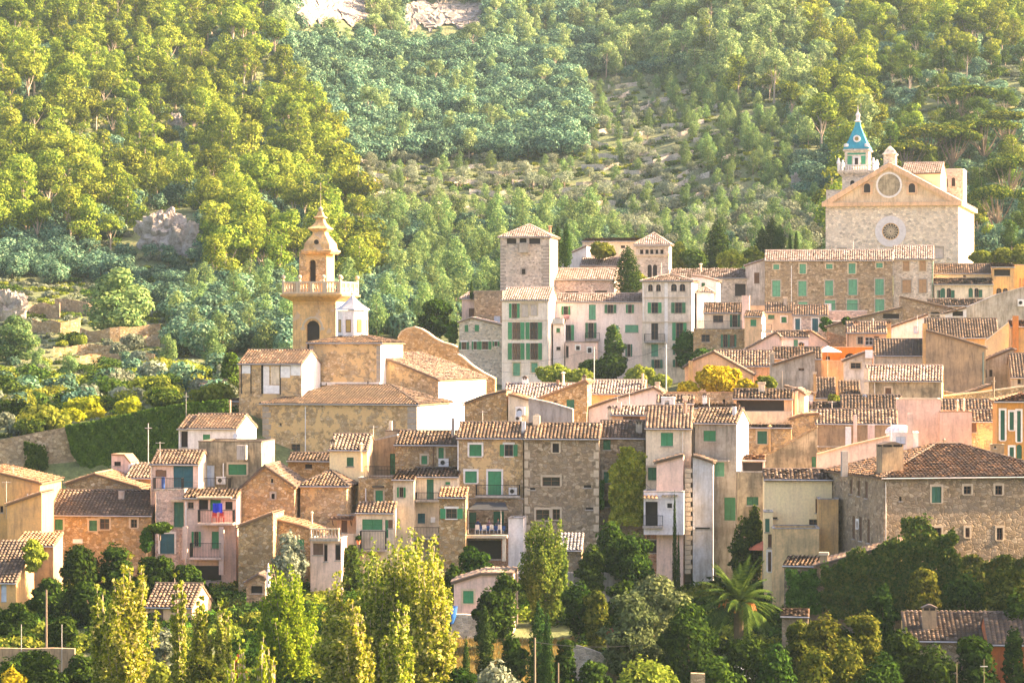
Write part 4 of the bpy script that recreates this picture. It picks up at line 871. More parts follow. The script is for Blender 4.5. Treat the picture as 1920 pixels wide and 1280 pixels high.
a = H('house', 'brown rubble stone barn with long slanted roof edge', 1551, 1692, 700, 419, ('p', [(1551,613),(1600,598),(1692,577)], 6), GREY, '1656,588,1686,597,kL', rz=-5, tile=T1)
a = H('house', 'dark stone gable with roof falling right above white boiler', 1688, 1800, 700, 424, ('p', [(1688,557),(1800,582)], 5), GREY, '1746,585,1761,597,k', rz=-5, tile=T1)
a = H('house', 'mossy tiled roof house tucked under arched green windows', 1742, 1850, 640, 440, ('s', 573, 560, 3.5), GREY, rz=-5, tile=T2)
a = H('wall', 'long grey concrete wall climbing to the right picture edge', 1808, 1960, 700, 424, ('p', [(1808,578),(1870,552),(1960,528)], 4, 'cope', CONC), GREYP, rz=-5)
a.ac(1908, 1920, 561, 574)
a = H('house', 'narrow shed with pale roof boards left of long concrete wall', 1770, 1812, 690, 421, ('p', [(1770,588),(1812,577)], 3), WHITE, '1786,583,1806,592,kL', rz=-5, tile=T5)
a = H('house', 'pink gable house behind the white house in middle rows', 1398, 1462, 730, 396, ('p', [(1398,655),(1455,624),(1462,630)], 6), PINK, rz=-5, tile=T5)
a = H('house', 'bright white house with single faded green window', 1452, 1516, 740, 399, ('g', 632, 621, 5), WHITE, '1488,637,1496,649,C', rz=-5, tile=T5)
a.chim(1497, 1508, 641, 655, v=-1.5, m=OCHRE)
a = H('house', 'pale pink gable house right of white house', 1510, 1552, 730, 400, ('p', [(1510,622),(1520,621),(1552,642)], 6), PINK, rz=-5, tile=T4)
a = H('house', 'peach house with open white casement window and chimneys', 1588, 1662, 740, 396, ('g', 623, 604, 5), PEACH, '1608,631,1618,645,gs;1622,632,1637,647,gf;1639,630,1648,640,w', rz=-5, tile=T5)
a.chim(1600, 1609, 600, 618, m=PEACH); a.pipechim(1637, 600, 612, m=CREAM); a.chim(1662, 1671, 600, 622, m=OCHRE, v=1); a.pipe(1590, 626, 650, BROWNW)
a = H('house', 'stone wall wedge between brown barn and peach house', 1551, 1592, 740, 402, ('p', [(1551,622),(1592,634)], 3, 'cope', GREY), GREY, rz=-5)
a = H('house', 'white shed with sheet roof and light blue door', 1672, 1740, 710, 402, ('p', [(1672,613),(1740,590)], 4), WHITE, '1713,612,1722,625,B', rz=-5, tile=T5)
a = H('house', 'small cream house with flower box below dark stone gable', 1738, 1772, 710, 408, ('f', 590, 4), GREYP, '1745,586,1762,598,k;', rz=-5)
a.box('planter', 1748, 1766, 602, 610, .0, .5, CREAM)
a = H('house', 'broad pale roofed gable house behind the yellow round bush', 1338, 1448, 770, 362, ('g', 685, 658, 7), PEACH, '1398,682,1406,688,k;1413,682,1428,688,g', rz=-5, tile=T5) 
a = H('house', 'stone gable house with low pitched roof left of yellow bush', 1284, 1412, 780, 356, ('p', [(1284,688),(1300,676),(1338,660),(1412,702)], 7), PEACH, rz=-5, tile=T5)
a.chim(1291, 1299, 676, 716, m=OCHRE, cap=None, v=-.4)
a = H('house', 'grey blockwork gable house with sloping brown roof', 1452, 1528, 760, 352, ('p', [(1452,684),(1528,660)], 8), GREYP, '1497,690,1508,695,g', rz=-5, tile=T1)
a.chim(1443, 1452, 660, 705, v=0, m=GREYP, cap='flat'); a.pipe(1467, 695, 735, CREAM)
a = H('house', 'brown tiled rooftop sloping above the grey blockwork gable', 1450, 1540, 720, 366, ('g', 672, 652, 7), BROWNP, rz=-5, tile=T1)
a = H('house', 'orange terrace house with white parasol cover and dark window', 1523, 1592, 770, 372, ('f', 677, 5, PEACH), PEACH, rz=-6, sidewall=OCHRE)
b = H('house', 'deep orange rear wall with arched recess above peach terrace', 1527, 1640, 740, 378, ('f', 651, 4, PEACH), stucco('deep orange plaster', (.75,.27,.09), (.5,.22,.1), .4, .3), '1549,668,1556,674,k;1584,662,1604,676,kaL', rz=-6)
a = H('house', 'house with very mossy roof and dark round vent', 1640, 1742, 760, 362, ('g', 665, 637, 6), CREAM, rz=-5, tile=T2)
a.pipe(1640, 670, 700)
a = H('house', 'large windowless brown plaster gable below the shaggy roof', 1736, 1848, 790, 357, ('p', [(1736,620),(1790,634),(1848,652)], 9), BROWNP, rz=-5, tile=T1)
a.chim(1730, 1739, 606, 668, v=.1, m=OCHRE, cap=None); a.pipe(1843, 660, 725, TEAL)
a = H('house', 'wide shaggy brown roof house above the windowless gable', 1738, 1872, 720, 385, ('g', 632, 598, 9), OCHRE, '1805,640,1812,648,k', rz=-5, tile=T2)
a = H('wall', 'bright plastered stair wall beside the tall orange chimney', 1848, 1905, 720, 377, ('p', [(1848,640),(1858,632),(1900,598),(1905,597)], 1.5, 'cope', YELLOW), YELLOW, rz=-5)
a = H('house', 'dark house with tall orange chimney at right picture edge', 1896, 1960, 760, 372, ('s', 612, 600, 4), OCHRE, rz=-5, tile=T4)
a.chim(1899, 1910, 592, 662, v=-.8, m=stucco('orange render', (.66,.27,.12), (.4,.2,.1), .4, .4), cap=None)
a = H('house', 'dark stone house with slanted roof below bright stair wall', 1842, 1902, 800, 362, ('p', [(1842,678),(1898,655),(1902,656)], 6), GREYP, '1845,693,1850,708,k;1855,693,1861,706,k', rz=-5, tile=T1)
a = H('house', 'mossy roofed house at the right edge below orange chimney', 1896, 1965, 800, 356, ('g', 706, 664, 8), GREYP, '1908,711,1914,720,k', rz=-5, tile=T2)
a = H('house', 'little white rendered house with rusty window beside teal railing', 1583, 1636, 760, 356, ('p', [(1583,676),(1625,660),(1636,662)], 5), stucco('patchy white render', (.74,.68,.62), (.45,.38,.3), .7, .5), '1595,680,1614,691,gs;1572,706,1580,712,k', rz=-5, tile=T5)
a.box('water_tank', 1622, 1636, 656, 671, .1, .9, WHITEP)
a = H('house', 'grey brown house with checkered pink roof and sunlit gable end', 1622, 1766, 800, 344, ('g', 713, 686, 7), MOULD, '1660,727,1671,739,ws', rz=-9, sidewall=YELLOW, tile=tiles('checkered pink roof tiles', [(.4,.27,.2),(.78,.7,.6),(.5,.34,.26),(.7,.55,.44)], (.28,.2,.15), dk=.75))
a.chim(1620, 1629, 690, 746, v=-.3, m=CREAM, cap=None); a.pipe(1640, 716, 742)
a = H('house', 'small mossy roof with teal iron railing below white rendered house', 1574, 1612, 790, 350, ('s', 742, 714, 4), GREYP, rz=-5, tile=T2); a.rail(1577, 1612, 733, 746, .6)
a = H('house', 'steep dark roof strip beside slim brown chimney', 1530, 1566, 800, 346, ('s', 745, 708, 5), CREAM, rz=-5, tile=T2)
a.chim(1525, 1530, 697, 758, v=-.2, m=OCHRE, cap='flat')
a = H('house', 'pale blue grey walled lean-to under blockwork gable', 1470, 1525, 800, 345, ('p', [(1470,724),(1500,732),(1525,738)], 4), stucco('bluish white plaster', (.7,.75,.82), (.55,.52,.5), .3, .2), rz=-5, tile=T5)
a = H('house', 'low roof behind checkered house running to the right', 1765, 1860, 790, 350, ('p', [(1765,735),(1800,742),(1860,722)], 6), OCHRE, rz=-5, tile=T1)
a = H('wall', 'brown earthen wall behind roofs at the right with utility post', 1770, 1965, 800, 347, ('p', [(1770,742),(1840,735),(1965,718)], 1, 'cope', SURS), GREY, rz=-5)
# ---- row behind the tall stone houses
a = H('house', 'dark rubble stone house with sloping top right of church end', 871, 950, 840, 324, ('p', [(871,757),(905,744),(950,733)], 5), WARM, rz=-6, tile=T1)
a = H('house', 'house with large pale striped roof and little square chimneys', 944, 1078, 840, 333, ('g', 747, 720, 7), CREAM, rz=-6, tile=T3)
a.chim(979, 989, 704, 722, m=WHITE, v=3.3); a.chim(1043, 1048, 712, 726, m=T4, cap=None, v=3); a.pipechim(1056, 700, 720, m=CREAM, r=.14, v=3)
a = H('house', 'white gable with air conditioner below pale striped roof', 953, 993, 840, 322, ('p', [(953,740),(962,741),(993,750)], 5), CREAM, rz=-6, tile=T4)
a.ac(967, 985, 762, 778, .1); a.ac(966, 978, 778, 790, .1)
a = H('house', 'rubble stone gable with dark green shutter and terracotta edge', 1005, 1101, 840, 327, ('p', [(1005,750),(1030,740),(1098,714),(1101,716)], 6), WARM, '1062,749,1077,766,D;1039,750,1044,755,w', rz=-6, tile=T4)
a.chim(1091, 1099, 702, 716, m=CREAM, v=.5)
a = H('wall', 'grey concrete party wall sloping down to the tile roofs', 991, 1074, 840, 318, ('p', [(991,747),(1030,755),(1074,768)], 1.2, 'cope', CONC), CONC, rz=-6)
a.chim(1003, 1009, 776, 798, v=-.6, m=CREAM, cap=None)
a = H('house', 'house with pink corrugated tile roof above white gable wall', 1104, 1208, 820, 338, ('g', 737, 714, 6), OCHRE, rz=-6, tile=T3)
a.chim(1203, 1207, 700, 730, m=CREAM, cap=None)
a = H('house', 'broad white pink gable house with roof rising right', 1104, 1240, 840, 328, ('p', [(1104,765),(1150,749),(1226,727),(1240,735)], 7), stucco('rosy gable plaster', (.84,.74,.68), (.6,.5,.45), .25, .2), rz=-6, tile=T5)
a.chim(1229, 1236, 716, 738, m=PINK, cap='flat', v=2)
a = H('house', 'low house with slotted chimneys and brown shutter strip', 1147, 1212, 850, 313, ('g', 777, 762, 5), PEACH, '1168,781,1200,788,w', rz=-6, tile=T3)
a.chim(1139, 1147, 760, 778, m=CREAM, v=.3); a.chim(1158, 1165, 754, 770, m=PINK, cap=None)
a = H('wall', 'long brown stone garden wall with red tile coping under yellow bush', 1232, 1380, 840, 334, ('f', 736, 1.2, T4), GREY, '1355,748,1360,754,k', rz=-5)
a = H('house', 'small white dormer house with barred window on cream house roof', 1232, 1300, 830, 306, ('g', 755, 742, 4), PINK, rz=-5, tile=T5)
b = H('house', 'tiny flat white cube with square vent window', 1240, 1264, 800, 303, ('f', 746, 2, WHITE), WHITE, '1246,751,1255,758,kw', rz=-5)
a.chim(1281, 1289, 742, 764, m=PINK, v=.2, cap='flat'); a.chim(1317, 1325, 736, 762, m=WHITE, v=.5, cap='tile')
a = H('house', 'house with short strip roof behind the grey cement house', 1296, 1384, 830, 304, ('s', 765, 758, 3), CREAM, rz=-6, tile=T5)
a = H('house', 'open loggia house with dark porch under thick tiled roof', 1376, 1486, 880, 310, ('g', 747, 731, 6), PEACH, '1381,749,1470,770,kL', rz=-6, tile=T1)
a.chim(1422, 1434, 716, 733, m=CREAM, cap='flat', v=2)
a.rail(1376, 1484, 771, 795, .8, 'solid', m=CREAM)
a = H('house', 'pink side wing with tall white chimney next to dark porch', 1478, 1508, 880, 312, ('p', [(1478,738),(1495,730),(1508,738)], 5), PINK, rz=-10, tile=T5); a.chim(1490, 1496, 733, 790, v=-.5, m=CREAM, cap=None)
a = H('house', 'stone lower storey with mossy tile strip and grey shuttered window', 1386, 1484, 960, 303, ('s', 801, 795, 1.6), PATCH, '1420,808,1438,832,Ds', rz=-6, tile=T2)
a.pipechim(1443, 800, 838, v=-.2, m=OCHRE, r=.12)
a = H('house', 'rubble stone house corner right of mossy tile strip', 1482, 1536, 900, 307, ('p', [(1482,785),(1505,778),(1536,776)], 5), PATCH, rz=-6, tile=T4)
a = H('house', 'house with bold cream and brown striped roof above cemented wall', 1530, 1682, 920, 306, ('g', 793, 769, 6), BROWNP, rz=-6, tile=T5)
a.chim(1600, 1607, 778, 830, v=-.4, m=PINK, cap=None); a.pipechim(1658, 745, 775, m=IRON)
a = H('house', 'jumbled light tile roof behind the bold striped roof', 1578, 1690, 850, 328, ('g', 768, 742, 7), OCHRE, rz=-6, tile=T2)
a = H('house', 'small house with white wall top and fanned pale roof', 1508, 1582, 850, 330, ('g', 768, 755, 6), PEACH, rz=-6, tile=T5); a.chim(1518, 1523, 752, 764, m=PINK, cap=None)
a = H('house', 'big blank pink plaster house block with stepped top', 1682, 1764, 900, 313, ('f', 749, 6, SURS), PINK, rz=-6)
a = H('house', 'lower step of the blank pink plaster block', 1762, 1822, 900, 312, ('f', 772, 5, T4), PINK, rz=-6); a.pipechim(1770, 825, 842, v=-.6, m=GREYP, r=.1)
a.pipechim(1795, 752, 775, v=1, m=CREAM); a.pipechim(1807, 750, 775, v=1, m=CREAM)
a = H('house', 'roof of small dark and light tiles behind pink block', 1760, 1868, 850, 326, ('g', 787, 750, 8), GREY, rz=-6, tile=T1)
a = H('house', 'rubble wall house with brown window right of pink block', 1820, 1872, 900, 318, ('g', 789, 770, 5), PATCH, '1821,793,1831,810,w', rz=-6, tile=T1)
a = H('house', 'orange house with tall narrow green windows at right edge', 1869, 1965, 960, 299, ('h', 753, 738, 8), stucco('burnt orange plaster', (.6,.33,.14), (.4,.26,.14), .5, .3), '1876,769,1884,825,Dw;1893,772,1901,806,Dw;1907,770,1914,828,Dw;1893,838,1901,876,Dw;1906,833,1916,880,Da', rz=-6, tile=T4)
a = H('chimney_stack', 'thick crumbling brown chimney stack in front of orange house', 1857, 1883, 900, 292, ('f', 834, 1.3, GREY), BROWNP, '1864,836,1868,840,k', rz=-6, cat='chimney')
a = H('wall', 'dark green stained gable wall with stony coping behind yellow house', 1432, 1532, 960, 300, ('p', [(1432,856),(1470,835),(1532,800)], 1.2, 'cope', WARM), MOULD, '1522,856,1530,876,d', rz=-6)
a = H('house', 'stone and plaster wall house under bold striped roof', 1531, 1690, 900, 304, ('f', 838, 3), PATCH, rz=-6)
a.chim(1585, 1596, 800, 838, v=-.6, m=WHITE, cap=None); a.chim(1627, 1640, 796, 825, v=-.6, m=PINK, cap=None)
a = H('house', 'white domed water tank house with pink chimney column', 1663, 1722, 900, 300, ('f', 812, 4, WHITE), WHITE, '1680,818,1698,832,B', rz=-6); a.chim(1701, 1712, 775, 830, v=-.3, m=PINK, cap=None)
q = MB(); A = a.loc(1686, 812, 1.5); q.lathe(A[0], 1.5, [(1.4,A[1]),(1.35,A[1]+.3),(1.1,A[1]+.6),(.6,A[1]+.8),(.02,A[1]+.85)], 16, WHITE); a.part('dome', q)
a = H('wall', 'long pale pink party wall sloping up to the domed tank', 1531, 1668, 930, 296, ('p', [(1531,852),(1600,833),(1668,818)], 1.0, 'cope', PEACH), PINK, rz=-6)
# ---- bottom right buildings
BS = H('big_stone_house', 'big rubble stone house with hipped roof and ivy in shade', 1657, 2010, 1130, 262, ('h', 896, 832, 15.5, 7.5, 7.5), GREY, '1747,912,1765,942,Ds;1807,911,1821,926,gs;1866,910,1879,927,gs;1686,931,1691,939,k;1751,989,1765,1012,gs;1810,989,1818,1007,gs;1869,989,1880,1012,gs;1753,1084,1767,1106,gs', rz=12, tile=tiles('rust brown roof tiles', [(.3,.17,.09),(.44,.27,.15),(.56,.38,.24),(.36,.2,.11)], (.13,.09,.06), dk=.6), cat='house', lw='1594,898,1598,926,w;1608,900,1613,930,w;1622,902,1627,934,w;1598,966,1603,1010,w;1606,976,1609,990,lw;1611,968,1616,1014,w;1626,972,1631,1018,w')
BS.chim(1654, 1694, 828, 885, v=1.2, m=BROWNP); BS.chim(1579, 1590, 846, 872, v=8, m=CONC, cap=None)
BS.pipe(1660, 903, 1018)
a = H('house', 'green shuttered plaster strip house joining yellow and stone houses', 1562, 1592, 1060, 281, ('f', 890, 3), PEACH, '1568,895,1573,940,d;1582,895,1588,942,d;1572,965,1577,1020,d;1583,958,1588,1014,d', rz=10)
a = H('house', 'yellow plastered house with pale tile roof and dark square window', 1434, 1560, 1130, 276, ('g', 898, 881, 6), YELLOW, '1517,973,1533,989,g;1529,935,1534,961,w;1449,969,1452,972,k', rz=-3, tile=T5)
a = H('house', 'yellow lower block with mould stained parapet beside yellow house', 1449, 1536, 1140, 271, ('f', 991, 5), stucco('yellow mouldy plaster', (.82,.6,.36), (.42,.33,.2), .6, .35), rz=-3)
a = H('house', 'yellow corner tower block between yellow house and stone house', 1535, 1572, 1100, 272.5, ('f', 936, 4), OCHRE, rz=-3)
a = H('house', 'thin white edged wing with barred windows on yellow house', 1433, 1449, 1140, 273.2, ('f', 960, 3), YELLOW, '1434,972,1437,997,D;1440,1001,1447,1026,w;1440,1034,1446,1071,gw', rz=-3)
a = H('house', 'ivy covered annex with faded tile roof in front of stone house', 1530, 1690, 1160, 256, ('p', [(1530,1062),(1690,1018)], 7), GREY, rz=-8, tile=T1)
a.chim(1537, 1552, 1035, 1062, v=-.1, m=BROWNP, cap='flat')
a = H('porch', 'porch of ivy clad posts under faded tile roof', 1470, 1532, 1150, 259, ('s', 1060, 1042, 4), GREY, '1478,1068,1486,1120,kL;1492,1070,1500,1122,kL;1506,1072,1516,1124,kL', rz=-12, tile=T1)
a = H('house', 'low orange walled farmhouse with broad dark roof at bottom right', 1855, 2000, 1300, 228, ('g', 1206, 1150, 9), stucco('red clay plaster', (.5,.17,.08), (.3,.13,.08), .4, .4), rz=-4, tile=T2)
a = H('house', 'wide dark tiled roof with sturdy square chimney at bottom right', 1700, 1860, 1290, 233, ('s', 1200, 1146, 6), GREY, rz=-4, tile=T2)
a.chim(1730, 1756, 1133, 1178, v=2, m=BROWNP)
a = H('house', 'small tiled roof corner half hidden by the green shrubs', 1466, 1515, 1200, 248, ('s', 1155, 1140, 3.5), GREY, rz=-6, tile=T1)
# ---- bottom garden houses
a = H('cottage', 'small pale pink cottage with one green shutter by dry grass', 851, 962, 1158, 258, ('p', [(851,1092),(902,1076),(962,1076)], 6), stucco('rose cottage plaster', (.72,.55,.48), (.5,.4,.34), .35, .3), '868,1107,888,1131,cs', rz=-4, tile=T5)
a = H('cottage', 'small orange cottage with tiled roof behind the poplars', 274, 360, 1180, 262, ('g', 1136, 1095, 7), PEACH, '290,1139,306,1168,w', rz=-8, tile=T1)
a = H('shed', 'corrugated grey sheet shed under tall rubble house', 1048, 1090, 1075, 277, ('s', 1030, 1000, 3.5), GREY, rz=-4, tile=tiles('corrugated sheet roofing', [(.4,.4,.4),(.5,.5,.5)], (.25,.25,.25), dk=.8))
a = H('shed', 'low shelter with bent tile roof beside the folded parasol', 462, 497, 1140, 268, ('p', [(462,1092),(485,1078),(497,1083)], 3), GREY, '470,1098,492,1112,kL', rz=-4, tile=T1)
# ================================================================ GROUND
xs = np.concatenate([np.arange(-2200,-320,90), np.arange(-320,330,5.0), np.arange(330,2300,90)])
ys = np.concatenate([np.arange(-60,180,30), np.arange(180,700,5.0), np.arange(700,1200,9), np.arange(1200,3600,120)])
gm = MB(); nx = len(xs)
gv = [(float(x), float(y), terr(float(x), float(y))) for y in ys for x in xs]
me = bpy.data.meshes.new('ground'); me.from_pydata(gv, [], [(j*nx+i, j*nx+i+1, (j+1)*nx+i+1, (j+1)*nx+i) for j in range(len(ys)-1) for i in range(nx-1)])
for p in me.polygons: p.use_smooth = True
m, t, b, L = nodes('dry grass and soil'); co = coords(t, L)
a1 = noise_(t, L, co, .09, 6, .7); r1 = ramp(t, [(.35,(.10,.13,.04)),(.5,(.13,.17,.06)),(.68,(.22,.2,.09)),(.82,(.36,.29,.18))]); L.new(a1, r1.inputs[0])
a2 = noise_(t, L, co, 1.4, 5, .7); r2 = ramp(t, [(.3,(.6,.6,.6)),(.7,(1.3,1.3,1.3))]); L.new(a2, r2.inputs[0])
L.new(mixc(t, L, 1.0, r1.outputs[0], r2.outputs[0], 'MULTIPLY'), b.inputs['Base Color']); b.inputs['Roughness'].default_value = 1
bu = N(t, 'ShaderNodeBump'); bu.inputs['Strength'].default_value = .8; bu.inputs['Distance'].default_value = .4; L.new(a2, bu.inputs['Height']); L.new(bu.outputs[0], b.inputs['Normal'])
me.materials.append(m); g = link(bpy.data.objects.new('ground', me)); g['kind'] = 'structure'
def W2(px, D, dz=0): X = (px-960)/F*D; return Vector((X, D, terr(X, D)+dz))
# ================================================================ FOLIAGE
PINE = leaf('pine needles', [(.07,.13,.02),(.16,.23,.03),(.34,.38,.05)], .25, .45)
UMB = leaf('umbrella pine needles', [(.02,.05,.008),(.07,.11,.015),(.26,.27,.03)], .15, .1)  # yellow leaf tone imitates sunlit rims on the dark crowns
PINET = leaf('hazed far pine needles', [(.08,.16,.06),(.19,.29,.11),(.36,.44,.18)], .25, .4)  # paler than the other pines, distant haze put into the leaf colour
PINEF = leaf('young pine needles', [(.06,.14,.055),(.14,.24,.08),(.27,.36,.12)], .35)
PINEG = leaf('green pine needles', [(.025,.06,.012),(.06,.115,.02),(.13,.19,.03)], .35)
OAK = leaf('holm oak leaves', [(.03,.09,.06),(.08,.18,.11),(.2,.31,.17)], .15, .4)  # natural blue green, lightened so the colour carries some distant haze
OLIVE = leaf('olive leaves', [(.13,.17,.11),(.2,.24,.16),(.3,.33,.22)], .25)
CYP = leaf('cypress leaves', [(.012,.035,.01),(.03,.07,.015),(.07,.12,.02)], .15, .15)
POP = leaf('poplar leaves', [(.05,.09,.01),(.17,.24,.012),(.40,.44,.04),(.66,.62,.22)], .45, .1)
POPG = leaf('green poplar leaves', [(.06,.12,.02),(.12,.2,.03),(.25,.32,.06)], .4, .1)
BUSH = leaf('dark bush leaves', [(.012,.03,.005),(.026,.06,.009),(.065,.115,.015)], .25, .25)
BUSHL = leaf('light bush leaves', [(.10,.15,.02),(.2,.25,.03),(.33,.36,.06)], .4, .25)
YEL = leaf('golden bush leaves', [(.2,.17,.01),(.4,.33,.02),(.55,.46,.04)], .35, .1)
IVY = leaf('ivy leaves', [(.025,.065,.01),(.05,.12,.015),(.09,.17,.025)], .15, .1)
OLD = leaf('dark olive leaves', [(.05,.075,.025),(.10,.13,.05),(.18,.22,.09)], .2, .1)
BUSHM = leaf('olive green bush leaves', [(.035,.055,.008),(.09,.11,.015),(.2,.2,.03)], .3, .2)
GRASS = leaf('dry grass blades', [(.3,.2,.06),(.45,.3,.09),(.55,.38,.14)], .4)
BARK = plain('bark', (.22,.16,.11), .95); BARKP = plain('pale bark', (.42,.34,.26), .95)
def cloud(blobs, n, size, seed, mat, spread=.8, up=.25, asp=.55, inner=.2, fs=1.0):
    """leaf-sized faces spread through the volume of a set of ellipsoids"""
    R_ = np.random.RandomState(seed); B = np.array([b[:6] for b in blobs], float)
    wt = (B[:,3]*B[:,4]+B[:,4]*B[:,5]+B[:,3]*B[:,5]); wt = wt/wt.sum(); k = R_.choice(len(B), n, p=wt)
    d = R_.normal(size=(n,3)); d /= np.linalg.norm(d, axis=1)[:,None]
    rr = np.clip(1-np.abs(R_.normal(0, inner, n)), .1, 1)+R_.uniform(-.06, .1, n)
    c = B[k,:3]+d*B[k,3:6]*rr[:,None]
    nm = d/B[k,3:6]; nm /= np.linalg.norm(nm, axis=1)[:,None]; nm = nm+R_.normal(0, spread*.6, (n,3)); nm[:,2] += up; nm /= np.linalg.norm(nm, axis=1)[:,None]
    t = np.cross(nm, R_.normal(size=(n,3))); t /= np.linalg.norm(t, axis=1)[:,None]; bt = np.cross(nm, t)
    s = size*R_.uniform(.6, 1.4, n)[:,None]*fs
    V = np.stack([c-t*s, c-bt*s*asp, c+t*s, c+bt*s*asp], 1).reshape(-1, 3)
    return V, mat
def tree_mesh(name, clouds, wood=None):
    V = []; mats = []; mi = []; cnt = 0
    for v, m in clouds: V.append(v); k = len(v)//4; mats.append(m); mi += [len(mats)-1]*k; cnt += k
    Vc = np.concatenate(V) if V else np.zeros((0,3)); nq = cnt
    me = bpy.data.meshes.new(name)
    F_ = np.arange(nq*4).reshape(nq, 4).tolist(); Vl = Vc.tolist()
    if wood:
        o_ = len(Vl); Vl += wood.V; F_ += [[o_+i for i in f] for f in wood.F]; mats.append(wood.S[0]); mi += [len(mats)-1]*len(wood.F)
    me.from_pydata(Vl, [], F_)
    for m in mats: me.materials.append(m)
    me.polygons.foreach_set('material_index', mi); me.update(); return me
def lumps(R_, cx, cy, cz, rx, ry, rz, n, rs, shell=.75):
    out = []
    for _ in range(n):
        d = Vector((R_.gauss(0,1), R_.gauss(0,1), R_.gauss(0,1))).normalized(); k = shell*R_.uniform(.75, 1.1)
        s = rs*R_.uniform(.65, 1.35); out.append((cx+d.x*rx*k, cy+d.y*ry*k, cz+d.z*rz*k, s*R_.uniform(.9,1.3), s*R_.uniform(.9,1.3), s*R_.uniform(.6,.85)))
    return out
def wood_(h, r, limbs, R_, mat=BARK, lean=0):
    q = MB(); x = R_.uniform(-1,1)*lean; y = R_.uniform(-1,1)*lean
    q.tube([(0,0,-.6),(x*.2,y*.2,h*.35),(x*.6,y*.6,h*.7),(x,y,h)], r, mat, 6, r*.35)
    for (ax, ay, az) in limbs: k = R_.uniform(.25,.6); q.tube([(x*k,y*k,h*k),(x*k+(ax-x*k)*.5,y*k+(ay-y*k)*.5,h*k+(az-h*k)*.42),(ax,ay,az)], r*.45, mat, 5, r*.12)
    return q
def protos(kind, seed, dense=1.0):
    R_ = random.Random(seed)
    if kind in ('pine', 'pinet', 'pined'):          # cloud-like tiers, open lower trunk
        h = R_.uniform(8, 10.5); bl = []
        for i in range(R_.randint(11, 15)):
            t = R_.uniform(.28, 1) if seed % 3 else R_.uniform(.62, .95); rad = ((1-t)*2.6+.75) if seed % 3 else R_.uniform(1.2, 2.9); an = R_.uniform(0, 2*pi); o_ = R_.uniform(.3, 1.1)*rad
            s = R_.uniform(.9, 1.5)*(1.15-.4*t); bl.append((cos(an)*o_, sin(an)*o_, h*t-.3, s*1.25, s*1.25, s*.85))
        bl.append((0,0,h*.6,1.4,1.4,h*.26) if seed % 3 else (0,0,h*.78,2,2,h*.1)); return (cloud(bl, int(2600*dense), .22, seed, {'pine': PINE, 'pinet': PINET, 'pined': PINEG}[kind], .5, .35, .5, .16), wood_(h*.85, .2, [(b_[0],b_[1],b_[2]) for b_ in bl[:7]], R_, BARKP, .6))
    if kind == 'pineg':
        h = R_.uniform(6, 9); bl = []
        for i in range(11): t = i/10; rad = 2.0*sqrt(1-t)*min(1,.5+t*2)+.3; an = R_.uniform(0, 6.28); s = .55+rad*.42; bl.append((cos(an)*rad*.6, sin(an)*rad*.6, h*(.16+.8*t), s*1.15, s*1.15, s*.95))
        return (cloud(bl, int(2000*dense), .2, seed, PINEF, .55, .35, .5, .18), wood_(h*.8, .16, [], R_, BARK, .2))
    if kind == 'oak':
        r_ = R_.uniform(3.0, 4.0); bl = [(0,0,r_*.85,r_*.85,r_*.85,r_*.7)]+[b for b in lumps(R_, 0,0,r_*.95, r_,r_,r_*.8, 14, r_*.4)]
        bl = [b for b in bl if b[2] > .5]; return (cloud(bl, int(1500*dense), .27, seed, OAK, .4, .3, .75, .1), wood_(r_, .25, [], R_))
    if kind == 'olive':
        r_ = R_.uniform(1.7, 2.4); bl = lumps(R_, 0,0,r_*1.15, r_*.9,r_*.9,r_*.7, 9, r_*.45); bl = [b for b in bl if b[2] > .4]
        return (cloud(bl, int(800*dense), .2, seed, OLIVE, 1.0, .2, .45, .25), wood_(r_, .18, [(b_[0],b_[1],b_[2]) for b_ in bl[:3]], R_))
    if kind == 'umbrella':
        h = 9.5; bl = []
        for i in range(22): an = R_.uniform(0, 6.28); o_ = 5.2*sqrt(R_.random()); s = R_.uniform(1.1, 1.6); bl.append((cos(an)*o_, sin(an)*o_, h+1.4*(1-(o_/5.2)**2)-.3, s*1.2, s*1.2, s*.6))
        return (cloud(bl, int(3600*dense), .27, seed, UMB, .45, .5, .5, .15), wood_(h*.8, .35, [(b_[0]*.9,b_[1]*.9,b_[2]-.3) for b_ in bl[:14]], R_, BARK, .5))
    if kind == 'cypress':
        h = 10.; bl = []
        for i in range(26): t = i/25; rad = 1.5*sqrt(max(.004, 1-t**1.7))*min(1, .6+t*2.4); an = i*2.4; bl.append((cos(an)*rad*.28, sin(an)*rad*.28, .3+h*t*.95, rad*.72+.08, rad*.72+.08, .8))
        return (cloud(bl, int(5500*dense), .16, seed, CYP, .7, .3, .5, .1), wood_(h*.5, .2, [], R_))
    if kind == 'cypressw':
        h = 10.; bl = []
        for i in range(46): t = i/45; rad = 2.1*sqrt(max(.004, 1-t**1.5))*min(1, .6+t*2.4); an = i*2.4; bl.append((cos(an)*rad*.5, sin(an)*rad*.5, .2+h*t*.95, rad*.5+.1, rad*.5+.1, .8))
        return (cloud(bl, int(11000*dense), .13, seed, CYP, .6, .4, .5, .1), wood_(h*.5, .25, [], R_))
    if kind == 'bush':
        r_ = 2.; bl = lumps(R_, 0,0,1.3, 1.7,1.7,1.1, 12, .75)+[(0,0,1.1,1.4,1.4,1.1)]
        return (cloud(bl, int(1800*dense), .16, seed, BUSH, .8, .3, .6, .2), wood_(1.2, .08, [], R_))
